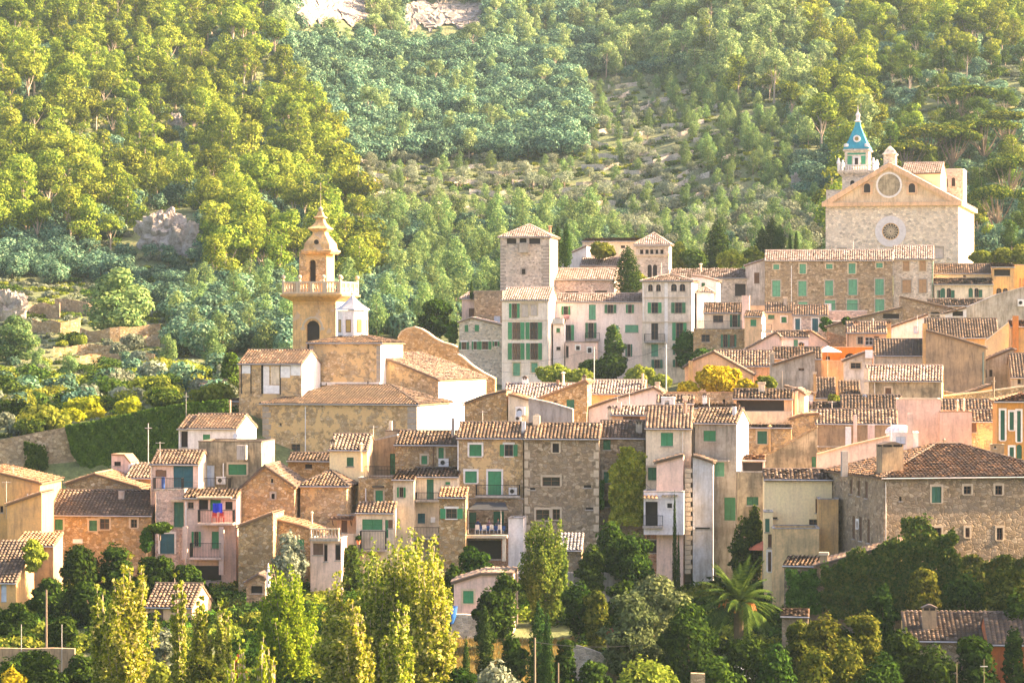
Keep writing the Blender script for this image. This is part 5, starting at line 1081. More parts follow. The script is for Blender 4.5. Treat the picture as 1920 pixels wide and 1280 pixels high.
def poplar(seed, h=12., r_=1.5, n=9000, mat=POP, nb=16, size=.14):
    R_ = random.Random(seed); bl = []; q = MB(); q.tube([(0,0,-.8),(.1,0,h*.5),(0,.1,h*.92)], .2, BARKP, 6, .04)
    for i in range(nb):
        an = R_.uniform(0, 6.28); z0 = R_.uniform(.05, .55)*h; z1 = min(h, z0+R_.uniform(.3, .5)*h); ro = r_*R_.uniform(.35, 1)*(1 if z1 < .75*h else .7)
        p0 = Vector((cos(an)*.1, sin(an)*.1, z0)); p1 = Vector((cos(an)*ro, sin(an)*ro, z1)); q.tube([p0, p0.lerp(p1,.5)+Vector((cos(an),sin(an),0))*ro*.15, p1], .05, BARKP, 4, .015)
        for k in range(7):
            t = .15+.85*k/6; p = p0.lerp(p1, t)+Vector((cos(an),sin(an),0))*ro*.15*sin(pi*t); s = .5*(1.15-t*.75)*(r_/1.5)
            bl.append((p.x+R_.uniform(-.1,.1), p.y+R_.uniform(-.1,.1), p.z, s, s, s*1.4))
    for k in range(8): t = k/7; s = .55*(1-t*.7)*(r_/1.5); bl.append((R_.uniform(-.12,.12), R_.uniform(-.12,.12), h*(.5+.5*t), s*.8, s*.8, s*1.3))
    return (cloud(bl, n, size, seed, mat, 1.2, .2, .75, .38), q)
def plant(name, label, cat, pr, loc, sc_=1.0, rz=0, group=None, parts=('trunk','crown'), sxy=None):
    """pr: (mesh_trunk, mesh_crown)"""
    r = empty(name, loc, rz, label=label, cat=cat, group=group); r.scale = (sxy or sc_, sxy or sc_, sc_)
    for nm, me_ in zip(parts, pr):
        o = bpy.data.objects.new(nm, me_); link(o); o.parent = r
    return r
PR = {}
def get(kind, i=0, dense=1.0):
    key = (kind, i, dense)
    if key not in PR: c, wd = protos(kind, 100+i*7+len(kind), dense); PR[key] = (wd.mesh(kind+' trunk'), tree_mesh(kind+' crown', [c]))
    return PR[key]
# ---------------- individual large plants : px, D, base py (None = ground), height m
def at_px(px, D, py=None):
    X = (px-960)/F*D; return Vector((X, D, terr(X, D) if py is None else (640-py)/F*D))
def custom(name, label, cat, c, wd, loc, s=1, rz=0, group=None):
    return plant(name, label, cat, (wd.mesh('trunk'), tree_mesh('crown', [c] if not isinstance(c, list) else c)), loc, s, rz, group)
def pop_at(px, ytop, D, r_, label, mat=POP, n=9000, seed=1, size=.115, base=None):
    p = at_px(px, D); ztop = (640-ytop)/F*D; h = ztop-p.z; r_ *= 1.35 if r_ > 1.45 else 1.0; n = int(n*1.9); c, wd = poplar(seed, h, r_, n, mat, size=size, nb=int(14+r_*8)); return custom('poplar_tree', label, 'poplar tree', c, wd, p, 1, 0, 'poplars in the garden below the village')
for i, a_ in enumerate([
 (192,1086,216,1.35,'sunlit golden green poplar, left one of the front left pair'), (243,1042,214,1.5,'tallest sunlit poplar of the front left pair'),
 (336,1072,222,.8,'slim poplar in front of the small orange cottage'), (374,1120,224,1.0,'short poplar with drooping tip right of slim poplar'), (418,1128,224,.9,'short leaning poplar beside the flowering shrub'),
 (640,1075,228,1.5,'golden poplar at the left of the big central clump'), (700,1012,226,2.1,'tall golden poplar left in the big central clump'), (747,985,227,2.3,'highest golden poplar of the big central clump'),
 (790,1008,225,2.0,'golden poplar at the right of the big central clump'), (812,1062,221,1.5,'right front poplar of the central clump with bright edge'), (670,1120,217,1.3,'front poplar in the middle of the central clump'), (745,1110,214,1.4,'broad front poplar at the foot of the central clump')]):
    pop_at(*a_, seed=20+i, n=int(11000 if a_[3] > 1.3 else 7000))
for i, a_ in enumerate([(456,1200,205,.6,'bright young poplar shoot at the bottom left of the clump'), (491,1186,205,.55,'bright slender young poplar beside the grass path'), (512,1215,204,.45,'smallest bright poplar shoot at bottom'), (433,1225,206,.5,'low bright poplar shoot near the red flowers')]): pop_at(*a_, mat=leaf('young poplar leaves', [(.2,.26,.01),(.35,.4,.03),(.5,.52,.06)], .5, .1), n=3500, seed=50+i, size=.11)
pop_at(547,1062,236,1.9,'bright green bushy tree left of the golden poplars', mat=leaf('lime leaves', [(.08,.15,.01),(.2,.3,.02),(.38,.45,.04)], .4, .1), n=9000, seed=61)
pop_at(508,1075,237,1.2,'dark green young tree beside the folded parasol', mat=leaf('lime leaves', []), n=5000, seed=62)
pop_at(1020,978,262,1.75,'tall green poplar with sunlit tip in front of rubble house', mat=POPG, n=12000, seed=63)
pop_at(1045,1010,263,1.2,'slim green poplar leaning right beside tall green poplar', mat=POPG, n=6000, seed=64)
# cypresses
def cyp_at(px, ytop, D, wpx, label, py=None, i=0, name='cypress_tree', gold=False):
    p = at_px(px, D, py); h = (640-ytop)/F*D-p.z; wide = wpx/F*D > 2; me_ = get('cypressw' if wide else 'cypress', i); k = h/10.3; sx = wpx/F*D/(4.0 if wide else 2.5)
    return plant(name, label, 'cypress tree', me_, p, k, i, 'cypress trees', sxy=sx)
for i, a_ in enumerate([
 (1046,424,466,22,'left dark cypress beside the square palace tower',500), (1062,420,463,20,'right sunlit cypress beside the square palace tower',500), (1177,461,450,58,'tall wide cypress in front of the belvedere tower',552),
 (1345,412,500,62,'broad dark cypress standing alone left of church',510), (1428,425,505,38,'left cypress of the dark clump beside church',500), (1447,408,505,44,'tallest cypress of the dark clump beside church',500), (1462,420,503,34,'right cypress of the dark clump beside church',500),
 (1481,437,478,8,'thin sunlit cypress left of the pair by the church',475), (1493,432,478,9,'thin sunlit cypress nearest the church wall',475), (909,1136,236,34,'stout cypress with golden tip below pink cottage',None), (1010,1130,226,46,'large dark cypress in the bottom middle garden',None), (1027,1145,224,26,'narrow cypress leaning on the large dark cypress',None),
 (1265,925,276,9,'very thin tall cypress in front of white oriel',None), (1272,1000,275,7,'short thin cypress next to very tall thin one',None), (874,1195,224,20,'small dull cypress at the bottom centre',None), (884,526,449,8,'tiny cypress by the small hipped roof house',560)]):
    cyp_at(*a_, i=i % 3)
# named single trees
def tree_at(px, ytop, D, label, kind='oak', mat=None, py=None, wpx=None, seed=1, n=3000, size=.2, name='tree', cat='tree', trunk=BARK, asp=.6, up=.3, nl=16, ls=.36):
    p = at_px(px, D, py); h = (640-ytop)/F*D-p.z; r_ = (wpx or 60)/F*D/2; R_ = random.Random(seed); zc = h*.5
    bl = lumps(R_, 0,0,zc, r_*.85,r_*.85,h*.46, nl, min(r_,h*.5)*ls, .8)+[(0,0,zc,r_*.72,r_*.72,h*.42)]
    c = cloud(bl, n, size, seed, mat or BUSH, .9, up, asp, .22); return custom(name, label, cat, c, wood_(h*.7, max(.06, r_*.07), [(b[0],b[1],b[2]) for b in bl[:6]], R_, trunk), p)
TL = [
 (1145,962,275,'dark leafy tree against the rubble house corner',BUSH,None,88,6000), (1185,985,272,'broad shaded tree left of white oriel basement',BUSH,None,92,6500), (1110,1010,271,'dark green tree behind corrugated shed',BUSH,None,60,4500),
 
 (1395,955,281,'dark round tree in front of grey walls',BUSH,None,62,4000), (1415,935,283,'dark upright tree beside yellow house corner',BUSH,None,44,3500),
 (1225,1065,236,'large grey green olive tree above bottom gardens',OLD,None,150,12000), (1185,1090,233,'left limb of huge olive tree shading the patio',OLD,None,110,8000), (1290,1110,230,'dark right olive tree beside the palm',BUSH,None,120,9000), (1205,1215,212,'bright green shrub at bottom centre',BUSHL,None,150,7000),
 (1120,1095,248,'glossy citrus tree by the stone patio',BUSHM,None,62,4500), (1085,1080,256,'dark citrus tree beside citrus with glossy leaves',BUSH,None,70,4500), (1170,1080,255,'low dark tree behind the big olive',BUSH,None,80,4000),
 (945,1058,252,'spreading dark tree over the pink cottage roof',BUSH,None,64,5000), (915,1090,250,'dark drooping tree hiding cottage right wall',BUSH,None,60,3500), (885,1018,278,'green tree in front of pillared basement',BUSHL if 0 else BUSH,None,74,5000), (850,1050,270,'deep green shrub tree left of basement pillar',BUSH,None,50,3500),
 (655,1020,279,'dark loquat tree beside the low terrace wall',BUSH,None,60,3500), (545,985,276.5,'thin leaved brown olive against golden stone wall',OLIVE,None,80,3500),
 (150,1010,268,'shaded tree under the long stone house',BUSH,None,90,5000), (215,1005,270,'dark green tree left of the arched creeper',BUSH,None,90,5000), (290,1035,272,'dark bush below blue shuttered door',BUSH,None,90,5000), (350,1050,272,'dark hedge tree beside pink balcony house',BUSH,None,60,3500),
 (95,1075,262,'shaded tree above the left garden wall',BUSH,None,80,4500), (170,1090,262,'dark garden tree behind the left poplars',BUSH,None,110,5000), (250,1080,265,'dark shrubby tree behind the tallest left poplar',BUSH,None,100,5000), (30,1130,255,'gloomy shrub tree at the left edge',BUSH,None,80,4000), (115,1150,245,'dark tree beside the left garden pole',BUSH,None,80,4000), (275,985,281,'creeper arch over blue shutters',IVY,1040,26,2500), (300,978,281,'creeper top spreading over the blue shutters',IVY,1000,56,2500), (65,1008,268,'vine on the small lean-to roof',BUSHL,1075,44,2200),
 (310,1165,232,'lilac grey flowering shrub below the orange cottage',OLIVE,None,70,3500), (380,1215,212,'green bush at the foot of short poplars',BUSHM,None,110,5000), (300,1225,211,'bronze green bush at the bottom left',BUSHL,None,80,4500), (445,1215,218,'red flowering bush near the grass path',leaf('red flowers', [(.1,.14,.02),(.4,.06,.04)], .3, .1),None,45,1800), (60,1215,214,'dark shrub at the bottom left corner',BUSH,None,130,5500), (20,1235,209,'orange tinged shrub in bottom left corner',YEL,None,70,2800),
 (20,1222,226,'dark bush in front of the garden wall at far left',BUSH,None,110,5000), (85,1228,224,'dark low bush before the lower left garden wall',BUSH,None,90,4500), (150,1215,226,'dark bush between garden wall and front poplars',BUSH,None,80,4500), (725,1060,232,'golden poplar mass behind the central clump',POP,None,150,14000), (650,1130,224,'leafy foot of the central poplar clump',POP,None,130,9000), (795,1130,221,'sunlit right foot of central poplar clump',POP,None,110,8000), (1110,1230,226,'low green bush before the patio wall',BUSH,None,80,4500), (60,1208,231,'dark creeping bush over the lower left garden wall',BUSH,None,120,5500), (960,1180,232,'green shrub between two bottom cypresses',BUSH,None,60,3500), (930,1225,218,'soft grey green shrub leaning at bottom centre',OLIVE,None,110,5000), (860,1235,214,'dark shrub beneath golden poplars at right',BUSH,None,70,3500), (1060,1190,226,'dark shrub right of narrow leaning cypress',BUSH,None,60,3500),
 (1400,1180,228,'dark green hedge bush below the palm',BUSH,None,120,5500), (1455,1190,224,'green bush right of the palm foot',BUSH,None,90,4500), (1340,1215,216,'dark leafy bush in front of garden car',BUSH,None,120,5000), (1560,1130,232,'mustard green shrub in front of ivy annex',YEL,None,0,0),
 (1728,1052,250,'shaded tree in front of ivy wall below stone house',BUSHM,None,80,5000), (1812,1060,248,'dark loose tree before the ivied stone wall',BUSH,None,90,5500), (1890,1045,246,'dark tree against the ivy at right',BUSHM,None,90,5500), (1655,1085,249,'small dark tree by the faded roof annex',BUSH,None,60,4000), (1905,1090,232,'tall dark tree at the right picture edge below stone house',BUSH,None,70,5000), (1548,1132,228,'tall mustard green shrub in front of ivy annex',BUSHM,None,90,6000), (1625,1128,229,'highest olive brown shrub below big stone house',BUSHM,None,80,5500), (1590,1180,218,'rounded shrub in front of the mustard shrubs',BUSHM,None,90,5000), (1690,1165,226,'dark shrub left of bottom right chimney',BUSH,None,110,6000), (1500,1150,235,'yellowish shrub beside the little tiled corner',BUSHM,None,66,3800), (1750,1190,222,'dark green bramble below chimney roof',BUSH,None,110,6000), (1830,1185,223,'bramble hedge beside red farmhouse wall',BUSH,None,110,6000), (1525,1195,214,'pale green bush in front of right shrubs',BUSHM,None,80,4500), (1655,1205,212,'dim shrub near the grass at lower right',BUSH,None,110,5000), (1900,1160,226,'shrub over the dark roof at right edge',BUSH,None,50,2500),
 (1345,682,346,'large round golden bush between the roofs',YEL,740,108,7000), (1290,712,345,'smaller golden bush left of large round one',YEL,740,52,2600), (1398,708,344,'golden bush right of the large round one',YEL,738,38,1600), (1437,702,336,'round green shrub beside square chimney',BUSHL,738,46,3000), (1420,718,335,'low yellowish shrub left of round green shrub',YEL,738,34,1400), (1563,738,343,'bright green bush under teal railing',BUSHL,762,30,1500),
 (1040,682,418,'pale green garden tree below bright green shutters',BUSHL,722,90,4500), (1085,690,415,'dense garden tree in the middle terrace',BUSHL,724,60,3200), (1145,662,424,'dark shaded tree below rosy house',BUSH,712,80,4500), (1200,685,412,'light green bush right of the lamp post',BUSHL,722,74,3600), (1240,700,410,'light green shrub below tall townhouse',BUSHL,728,50,2600), (1110,670,427,'dark tree behind the pink extension',BUSH,715,60,3000), (1150,600,430,'feathery tall conifer in front of rosy house',PINEG,700,46,2600),
 (1290,612,431,'dark creeper climbing beside the tall townhouse',IVY,700,60,4200), (1330,650,417,'creeper spreading over the stone basement',IVY,702,90,4500), (1425,650,408,'pale yellow flowering bush on the terrace',leaf('pale yellow leaves', [(.4,.38,.1),(.6,.56,.25)], .4, .1),680,38,1400), (1548,592,424,'small creeper beside white framed doors',IVY,622,22,1000), (1586,594,418,'small green shrub on the barn roof edge',BUSH,608,16,500),
 (1130,452,471,'round topped green tree on palace terrace',BUSHL,486,62,2600), (1195,505,452,'small palm like shrub behind wide cypress',BUSHL,548,38,1500), (1372,465,482,'fresh green deciduous tree left of stained gable',BUSHL,512,64,3600), (1412,458,484,'fresh green tree behind the grey gable house',BUSHL,508,48,2600), (1270,455,500,'lime tinted round tree right of belvedere',BUSHL,505,60,3000), (1305,465,498,'soft green tree between belvedere and cypress',PINEG,508,60,2600),
 (1842,468,478,'golden lit hedge tree right of church, left end',YEL if 0 else BUSHL,498,60,3200), (1882,462,478,'golden lit hedge tree right of church, middle',BUSHL,498,56,3200), (1915,455,478,'golden lit hedge tree at the picture edge',BUSHL,498,50,2600),
 (817,556,448,'dark green round tree left of palace houses',BUSH,640,66,4500), (848,600,444,'ivy clad pillar of foliage beside rubble house',IVY,650,26,2200), (430,655,388,'dark ivy like tree left of sacristy',IVY,742,44,3000), (395,720,380,'dark bushes over the ivy wall end',BUSH,760,60,2600), (975,440,520,'x',BUSH,None,0,0),
]
for i, (px, yt, D, lb, mt, py, wp, n) in enumerate(TL):
    if n == 0: continue
    nm = 'creeper' if ('creeper' in lb or 'climbing' in lb or 'vine' in lb) else 'olive_tree' if 'olive tree' in lb else 'shrub' if ('shrub' in lb or 'bush' in lb or 'bramble' in lb or 'hedge' in lb) else 'garden_tree'
    tree_at(px, yt, D, lb, mat=mt, py=py, wpx=wp, seed=200+i, n=int(n*1.0), size=(.17 if D < 300 else .2 if D < 400 else .26), name=nm, cat=nm.replace('_', ' '))
for i, (x_, y_, h_) in enumerate([(54,248,20),(60,240,22),(52,232,18),(61,228,20),(66,250,24),(72,236,24),(58,258,20),(70,222,22)]):  # unseen trees added out on the right to shade the gardens
    R_ = random.Random(i); bl = lumps(R_, 0,0,h_*.55, 5,5,h_*.4, 18, 2.4)+[(0,0,h_*.55,4.4,4.4,h_*.38)]
    custom('garden_tree', 'tall dark unseen tree added to shade the gardens', 'garden tree', cloud(bl, 4000, .34, i, BUSH, .9, .3, .6, .2), wood_(h_*.7, .35, [], R_), Vector((x_, y_, terr(x_, y_))), 1, 0, 'added shade trees right of the gardens')
# umbrella pines by the church and single pines on the left terraces
for i, (px, yt, D, w_, lb) in enumerate([(1800,160,600,130,'largest umbrella pine above and right of church'), (1745,232,560,120,'umbrella pine just behind church roof ridge'), (1845,222,575,120,'umbrella pine right of church belfry block'), (1700,262,545,90,'shaded umbrella pine between turret and church'), (1890,205,600,100,'umbrella pine at the right picture edge'), (1870,345,535,90,'umbrella pine low at the right of church wall'), (1785,240,585,90,'flat topped pine between two umbrella pines'), (1895,290,555,90,'dark umbrella pine at the right edge')]):
    D = 520
    while D < 800 and 640-(terr((px-960)/F*D, D)+11.5)/D*F > yt: D += 3
    p = at_px(px, D); h = (640-yt)/F*D-p.z; sx = w_/F*D/10; plant('umbrella_pine', lb, 'pine tree', get('umbrella', i % 2), p, h/11.3, i, 'umbrella pines beside the church', sxy=sx)
for i, (px, yt, D, lb) in enumerate([(225,490,505,'big bright pine standing alone on the left terraces'), (30,582,470,'sunlit pine at the left edge above the wall'), (314,620,462,'small bright conical pine above ivy wall'), (400,612,455,'sunlit pine left of the sacristy'), (75,640,458,'small tree on the left stone terrace'), (130,652,440,'thin yellowish tree below the terrace walls')]):
    p = at_px(px, D); h = (640-yt)/F*D-p.z; k = [1.15,1.2,.75,1,.5,.6][i]
    pr = get('pineg', 10+i, 3.0 if i < 2 else 1.6); plant('pine_tree', lb, 'pine tree', pr, p, h/8.3, i*1.3, 'pines on the left terraces', sxy=h/8.3*(1.45 if i < 2 else 1))
# left garden slope shrubs
R0 = random.Random(77)
gcols = [BUSHL, PINEG, OLIVE, BUSH, leaf('lime reed leaves', [(.2,.24,.01),(.38,.4,.02),(.55,.55,.06)], .4, .1), OAK]
gpro = []
for k, mt in enumerate(gcols):
    R_ = random.Random(k+5); bl = lumps(R_, 0,0,1.2, 1.8,1.8,1.0, 11, .8)+[(0,0,1.0,1.5,1.5,1.0)]; gpro.append((wood_(1, .08, [], R_).mesh('stem'), tree_mesh('foliage', [cloud(bl, 1100, .22, k, mt, .8, .3, .6, .2)])))
k = 0
for i in range(240):
    px = R0.uniform(-20, 445); D = R0.uniform(352, 500)
    p = at_px(px, D); py = 640-p.z/D*F
    if D > 455 and R0.random() < .55: continue
    mi_ = R0.choice([0,0,1,2,3,5]); s = R0.uniform(.55, 1.35)*(1.0 if D < 440 else .8); k += 1
    if 352 < D < 372 and px > 90 and px < 300: mi_ = 4; s *= .9
    plant('garden_shrub', ['light green','deep green','silvery green','dark green','lime yellow','bluish green'][mi_]+' shrub on the left slope '+('at far left' if px < 110 else 'above the bare garden wall' if px < 220 else 'above the ivy wall' if px < 330 else 'near the sacristy')+(', nearer the wall' if D < 400 else ', farther up'), 'shrub', gpro[mi_], p, s, R0.uniform(0, 6), 'shrubs on the left slope', parts=('stem','foliage'))
# stone terrace walls
def terrace(px0, px1, D, label, h=1.3, mat=None, name='terrace_wall', seed=0, dD=0, group='dry stone terrace walls'):
    mat = mat or PALE; R_ = random.Random(seed+int(px0)); mb = MB(); n = max(4, int((px1-px0)/F*D/1.6)); pts = []
    for i in range(n+1):
        t = i/n; d = D+dD*t+1.2*sin(t*5+seed); p = at_px(px0+(px1-px0)*t, d); pts.append((p, h*R_.uniform(.8,1.1)))
    o = pts[0][0].copy()
    for (p, a_), (q, b_) in zip(pts, pts[1:]):
        p, q = p-o, q-o; mb.hexa([(p.x,p.y-.3,p.z-1.5),(q.x,q.y-.3,q.z-1.5),(q.x,q.y+.5,q.z-1.5),(p.x,p.y+.5,p.z-1.5),(p.x,p.y-.2,p.z+a_),(q.x,q.y-.2,q.z+b_),(q.x,q.y+.5,q.z+b_),(p.x,p.y+.5,p.z+a_)], mat)
    put(name, mb, None, o, 0, label, 'wall', group)
TW = []
for i, (x0, x1, py) in enumerate([(678,740,316),(786,822,320),(845,905,316),(800,872,338),(905,990,330),(700,760,352),(850,930,355),(760,850,385),(900,985,392),(1000,1090,380),(830,900,408),(905,960,430),(1120,1185,250),(1190,1290,272),(1180,1260,300),(1240,1345,292),(1140,1200,165),(1215,1320,186),(1290,1345,210),(1150,1190,213),(1225,1270,218),(1090,1160,320),(1170,1240,325),(1080,1150,350),(1260,1330,345),(1180,1250,352),(1110,1190,298),(690,780,300),(820,900,300),(690,740,372),(960,1040,345),(1040,1100,362),(820,880,395),(950,1010,412),(1060,1130,400),(1140,1200,385),(1210,1280,378),(1290,1350,368),(1100,1170,232),(1180,1230,290),(1130,1180,190),(1300,1360,268),(1200,1250,205),(1310,1380,385),(1080,1140,272),(1150,1210,258),(1250,1300,252),(1120,1190,345),(1210,1270,312),(720,780,425),(1380,1440,375),(880,950,372),(1240,1320,238),(700,790,408),(640,720,335),(1385,1450,405),(1000,1060,350),(1270,1380,320),(1130,1210,402)]):
    D = findD((x0+x1)/2, py, 480); terrace(x0, x1, D, 'low pale dry stone terrace wall '+('high' if py < 240 else 'midway' if py < 330 else 'low')+' on the slope '+('left of palace tower' if x0 < 900 else 'behind palace tower' if x0 < 1090 else 'behind belvedere tower' if x0 < 1230 else 'left of large church'), R0.uniform(.9, 1.4), seed=i, dD=R0.uniform(-4,4)); TW.append((x0, x1, D))
for i, (x0, x1, py, h, lb) in enumerate([(48,112,600,2.6,'grey terrace wall left of the lone pine'), (103,186,592,2.6,'grey terrace wall under the lone bright pine'), (60,150,628,2.2,'second terrace wall down on the left'), (150,300,640,2.2,'rough stone terrace wall beneath the lone pine'), (225,300,655,1.8,'short dry stone wall right of the lone pine'), (100,215,668,1.5,'reddish terrace bank on the left slope'), (150,290,682,1.3,'lowest terrace wall on the left slope')]):
    terrace(x0, x1, findD((x0+x1)/2, py, 380), lb, h, GREY if i < 2 else WARM, seed=i, group='left terraces')
# retaining wall with ivy, left
mb = MB(); pts = [(-60,838),(0,824),(60,812),(126,800),(175,792),(230,780),(290,767),(350,757),(432,750)]
for (a_, ya), (b_, yb) in zip(pts, pts[1:]):
    p, q = at_px(a_, 346, ya), at_px(b_, 346, yb); mb.hexa([(p.x,345.2,-22),(q.x,345.2,-22),(q.x,347,-22),(p.x,347,-22),(p.x,345.6,p.z),(q.x,345.6,q.z),(q.x,347,q.z),(p.x,347,p.z)], GREY)
put('retaining_wall', mb, None, (0,0,0), 0, 'long curved rubble retaining wall at left, half under ivy', 'wall')
R_ = np.random.RandomState(3); n = 26000; pv = []
px = R_.uniform(124, 428, n); lim = np.interp(px, [124,135,150,175,200,428], [802,850,870,888,900,900]); top = np.interp(px, [x for x,_ in pts], [y for _,y in pts])
py = top-2+(lim-top+2)*R_.uniform(0, 1, n)
Dd = 345.1-.25*(1+np.sin(px*.21)*np.sin(py*.17))-R_.uniform(0, .35, n)
c = np.stack([(px-960)/F*Dd, Dd, (640-py)/F*Dd], 1); nm = R_.normal(0, .5, (n,3)); nm[:,1] -= 1; nm[:,2] += .3; nm /= np.linalg.norm(nm,axis=1)[:,None]
t_ = np.cross(nm, R_.normal(size=(n,3))); t_ /= np.linalg.norm(t_,axis=1)[:,None]; bt = np.cross(nm,t_); s = .17*R_.uniform(.6,1.3,n)[:,None]
V_ = np.stack([c-t_*s, c-bt*s*.8, c+t_*s, c+bt*s*.8], 1).reshape(-1,3)
o = link(bpy.data.objects.new('ivy', tree_mesh('ivy', [(V_, IVY)]))); tag(o, 'dense dark green ivy hanging over the long retaining wall', 'ivy')
def ivy_panel(label, poly, D, n, mat, seed, slope=0.0, name='ivy', dep=.5, size=.15):
    R_ = np.random.RandomState(seed); P_ = []
    xs_ = [p[0] for p in poly]; ys_ = [p[1] for p in poly]
    while len(P_) < n:
        x, y = R_.uniform(min(xs_), max(xs_)), R_.uniform(min(ys_), max(ys_)); ins = False; j = len(poly)-1
        yy = y+R_.normal(0, 4)+9*sin(x*.11+y*.05); xx = x+R_.normal(0, 4)+7*sin(y*.13)
        for i in range(len(poly)):
            if (poly[i][1] > yy) != (poly[j][1] > yy) and xx < (poly[j][0]-poly[i][0])*(yy-poly[i][1])/(poly[j][1]-poly[i][1])+poly[i][0]: ins = not ins
            j = i
        if ins: P_.append((x, y))
    P_ = np.array(P_); Dd = D+slope*(P_[:,0]-xs_[0])-dep*np.array([.7+1.1*mn.noise(Vector((a_*.045, b_*.045, seed*3.3)))+.5*mn.noise(Vector((a_*.13, b_*.13, seed)))  for a_, b_ in P_])-R_.uniform(0,.3,n)
    c = np.stack([(P_[:,0]-960)/F*Dd, Dd, (640-P_[:,1])/F*Dd], 1); nm = R_.normal(0,.5,(n,3)); nm[:,1] -= 1; nm[:,2] += .3; nm /= np.linalg.norm(nm,axis=1)[:,None]
    t_ = np.cross(nm, R_.normal(size=(n,3))); t_ /= np.linalg.norm(t_,axis=1)[:,None]; bt = np.cross(nm,t_); s = size*R_.uniform(.6,1.3,n)[:,None]
    V_ = np.stack([c-t_*s, c-bt*s*.8, c+t_*s, c+bt*s*.8],1).reshape(-1,3)
    o = link(bpy.data.objects.new(name, tree_mesh(name, [(V_, mat)]))); tag(o, label, 'ivy'); return o
IVYD = leaf('autumn ivy leaves', [(.03,.06,.012),(.06,.1,.018),(.14,.14,.03)], .15, .1)
ivy_panel('ivy blanket over the annex wall below big stone house', [(1540,1062),(1600,1042),(1665,1022),(1690,1010),(1740,1000),(1790,1010),(1800,1060),(1800,1150),(1690,1160),(1545,1150)], 255.5, 18000, IVYD, 5, -.0068)
ivy_panel('ivy climbing the lower wall of big stone house at right', [(1780,1040),(1850,1050),(1930,1040),(1930,1150),(1780,1150)], 262.6, 10000, IVYD, 6, .0097)
ivy_panel('thin ivy strands on the big stone house near its corner', [(1690,985),(1720,960),(1745,985),(1760,1010),(1785,1000),(1790,1040),(1690,1020)], 262.0, 1500, IVYD, 8, .0097)
ivy_panel('ivy hanging on the porch posts of the faded annex', [(1474,1066),(1540,1075),(1545,1150),(1476,1145)], 256.6, 2600, IVY, 9)
ivy_panel('dark creeper patch hanging on the bare part of the garden wall', [(45,835),(75,825),(85,850),(90,890),(60,900),(50,870)], 345, 1600, BUSH, 10)
ivy_panel('narrow dark creeper strip on the drainpipe of rubble house', [(1123,900),(1130,900),(1132,955),(1122,955)], 289.8, 500, IVY, 11)
ivy_panel('yellow green climbing plant high on the rubble house wall', [(1143,985),(1142,910),(1158,862),(1180,838),(1203,846),(1214,900),(1212,985)], 289.3, 7000, leaf('yellow creeper leaves', [(.12,.19,.02),(.27,.31,.03),(.42,.42,.06)], .25, .1), 12, -.002, name='creeper', dep=1.3)
# ---------------- cliffs and scree
def rock(name, label, px, py, wpx, hpx, seed, D=None):
    D = D or findD(px, py+hpx/2, 480); p = at_px(px, D); r = wpx/F*D/2; hh = hpx/F*D
    R_ = random.Random(seed); bm_v = []; n, m_ = 64, 36
    for j in range(m_+1):
        for i in range(n):
            th = 2*pi*i/n; ph = pi*j/m_-pi/2; x, y, z = cos(th)*cos(ph), sin(th)*cos(ph), sin(ph)
            k = 1+mn.noise(Vector((x*1.6+seed, y*1.6, z*1.6)))*.5+abs(mn.noise(Vector((x*4, y*4+seed, z*2.5))))*.5+mn.noise(Vector((x*11, y*11+seed, z*6)))*.16
            bm_v.append((x*r*k, y*r*.5*k, z*hh*.62*k+hh*.25))
    f_ = [(j*n+i, j*n+(i+1) % n, (j+1)*n+(i+1) % n, (j+1)*n+i) for j in range(m_) for i in range(n)]
    me_ = bpy.data.meshes.new(name); me_.from_pydata(bm_v, [], f_); me_.materials.append(ROCK); o = link(bpy.data.objects.new(name, me_)); o.location = p; o['kind'] = 'structure'; return o
m, t, b, L = nodes('limestone rock'); co = coords(t, L); a1 = noise_(t, L, co, .5, 8, .75); r1 = ramp(t, [(.35,(.18,.15,.12)),(.48,(.42,.37,.32)),(.65,(.62,.57,.52))]); L.new(a1, r1.inputs[0]); L.new(r1.outputs[0], b.inputs['Base Color']); b.inputs['Roughness'].default_value = 1
bu = N(t, 'ShaderNodeBump'); bu.inputs['Strength'].default_value = 1; bu.inputs['Distance'].default_value = 1.2; L.new(a1, bu.inputs['Height']); L.new(bu.outputs[0], b.inputs['Normal']); ROCK = m
rock('rock_face', '', 305, 435, 95, 62, 3); rock('rock_face', '', 345, 450, 60, 60, 5); rock('rock_face', '', 328, 232, 38, 34, 8); rock('rock_face', '', 478, 380, 20, 24, 12); rock('rock_face', '', 12, 575, 70, 60, 14)
rock('rock_face', '', 1492, 342, 20, 30, 15)
ROCKS = [(255,372,395,480),(308,350,210,252)]
SCREE = [(560,690,-20,48),(758,905,8,56)]
def scree(x0, x1, y0, y1, seed):
    n, m_ = 40, 14; V_ = []
    for j in range(m_+1):
        for i in range(n+1):
            t = j/m_; px = x0+(x1-x0)*i/n+8*sin(j*.9+i*.3); py = y1+(y0-y1)*t+7*sin(i*.45+seed); D = findD(px, py, 700, 1200); p = at_px(px, D)
            V_.append((p.x, p.y, p.z+.5+mn.noise(Vector((i*.9, j*.9, seed)))*.8))
    me_ = bpy.data.meshes.new('scree'); me_.from_pydata(V_, [], [(j*(n+1)+i, j*(n+1)+i+1, (j+1)*(n+1)+i+1, (j+1)*(n+1)+i) for j in range(m_) for i in range(n)]); me_.materials.append(SCR)
    o = link(bpy.data.objects.new('scree_slope', me_)); o['kind'] = 'structure'
SCR = stone('pale scree', [(.22,.2,.19),(.3,.28,.26),(.38,.35,.33)], (.17,.155,.14), 1.3)
for i, s_ in enumerate(SCREE): scree(*s_, i)
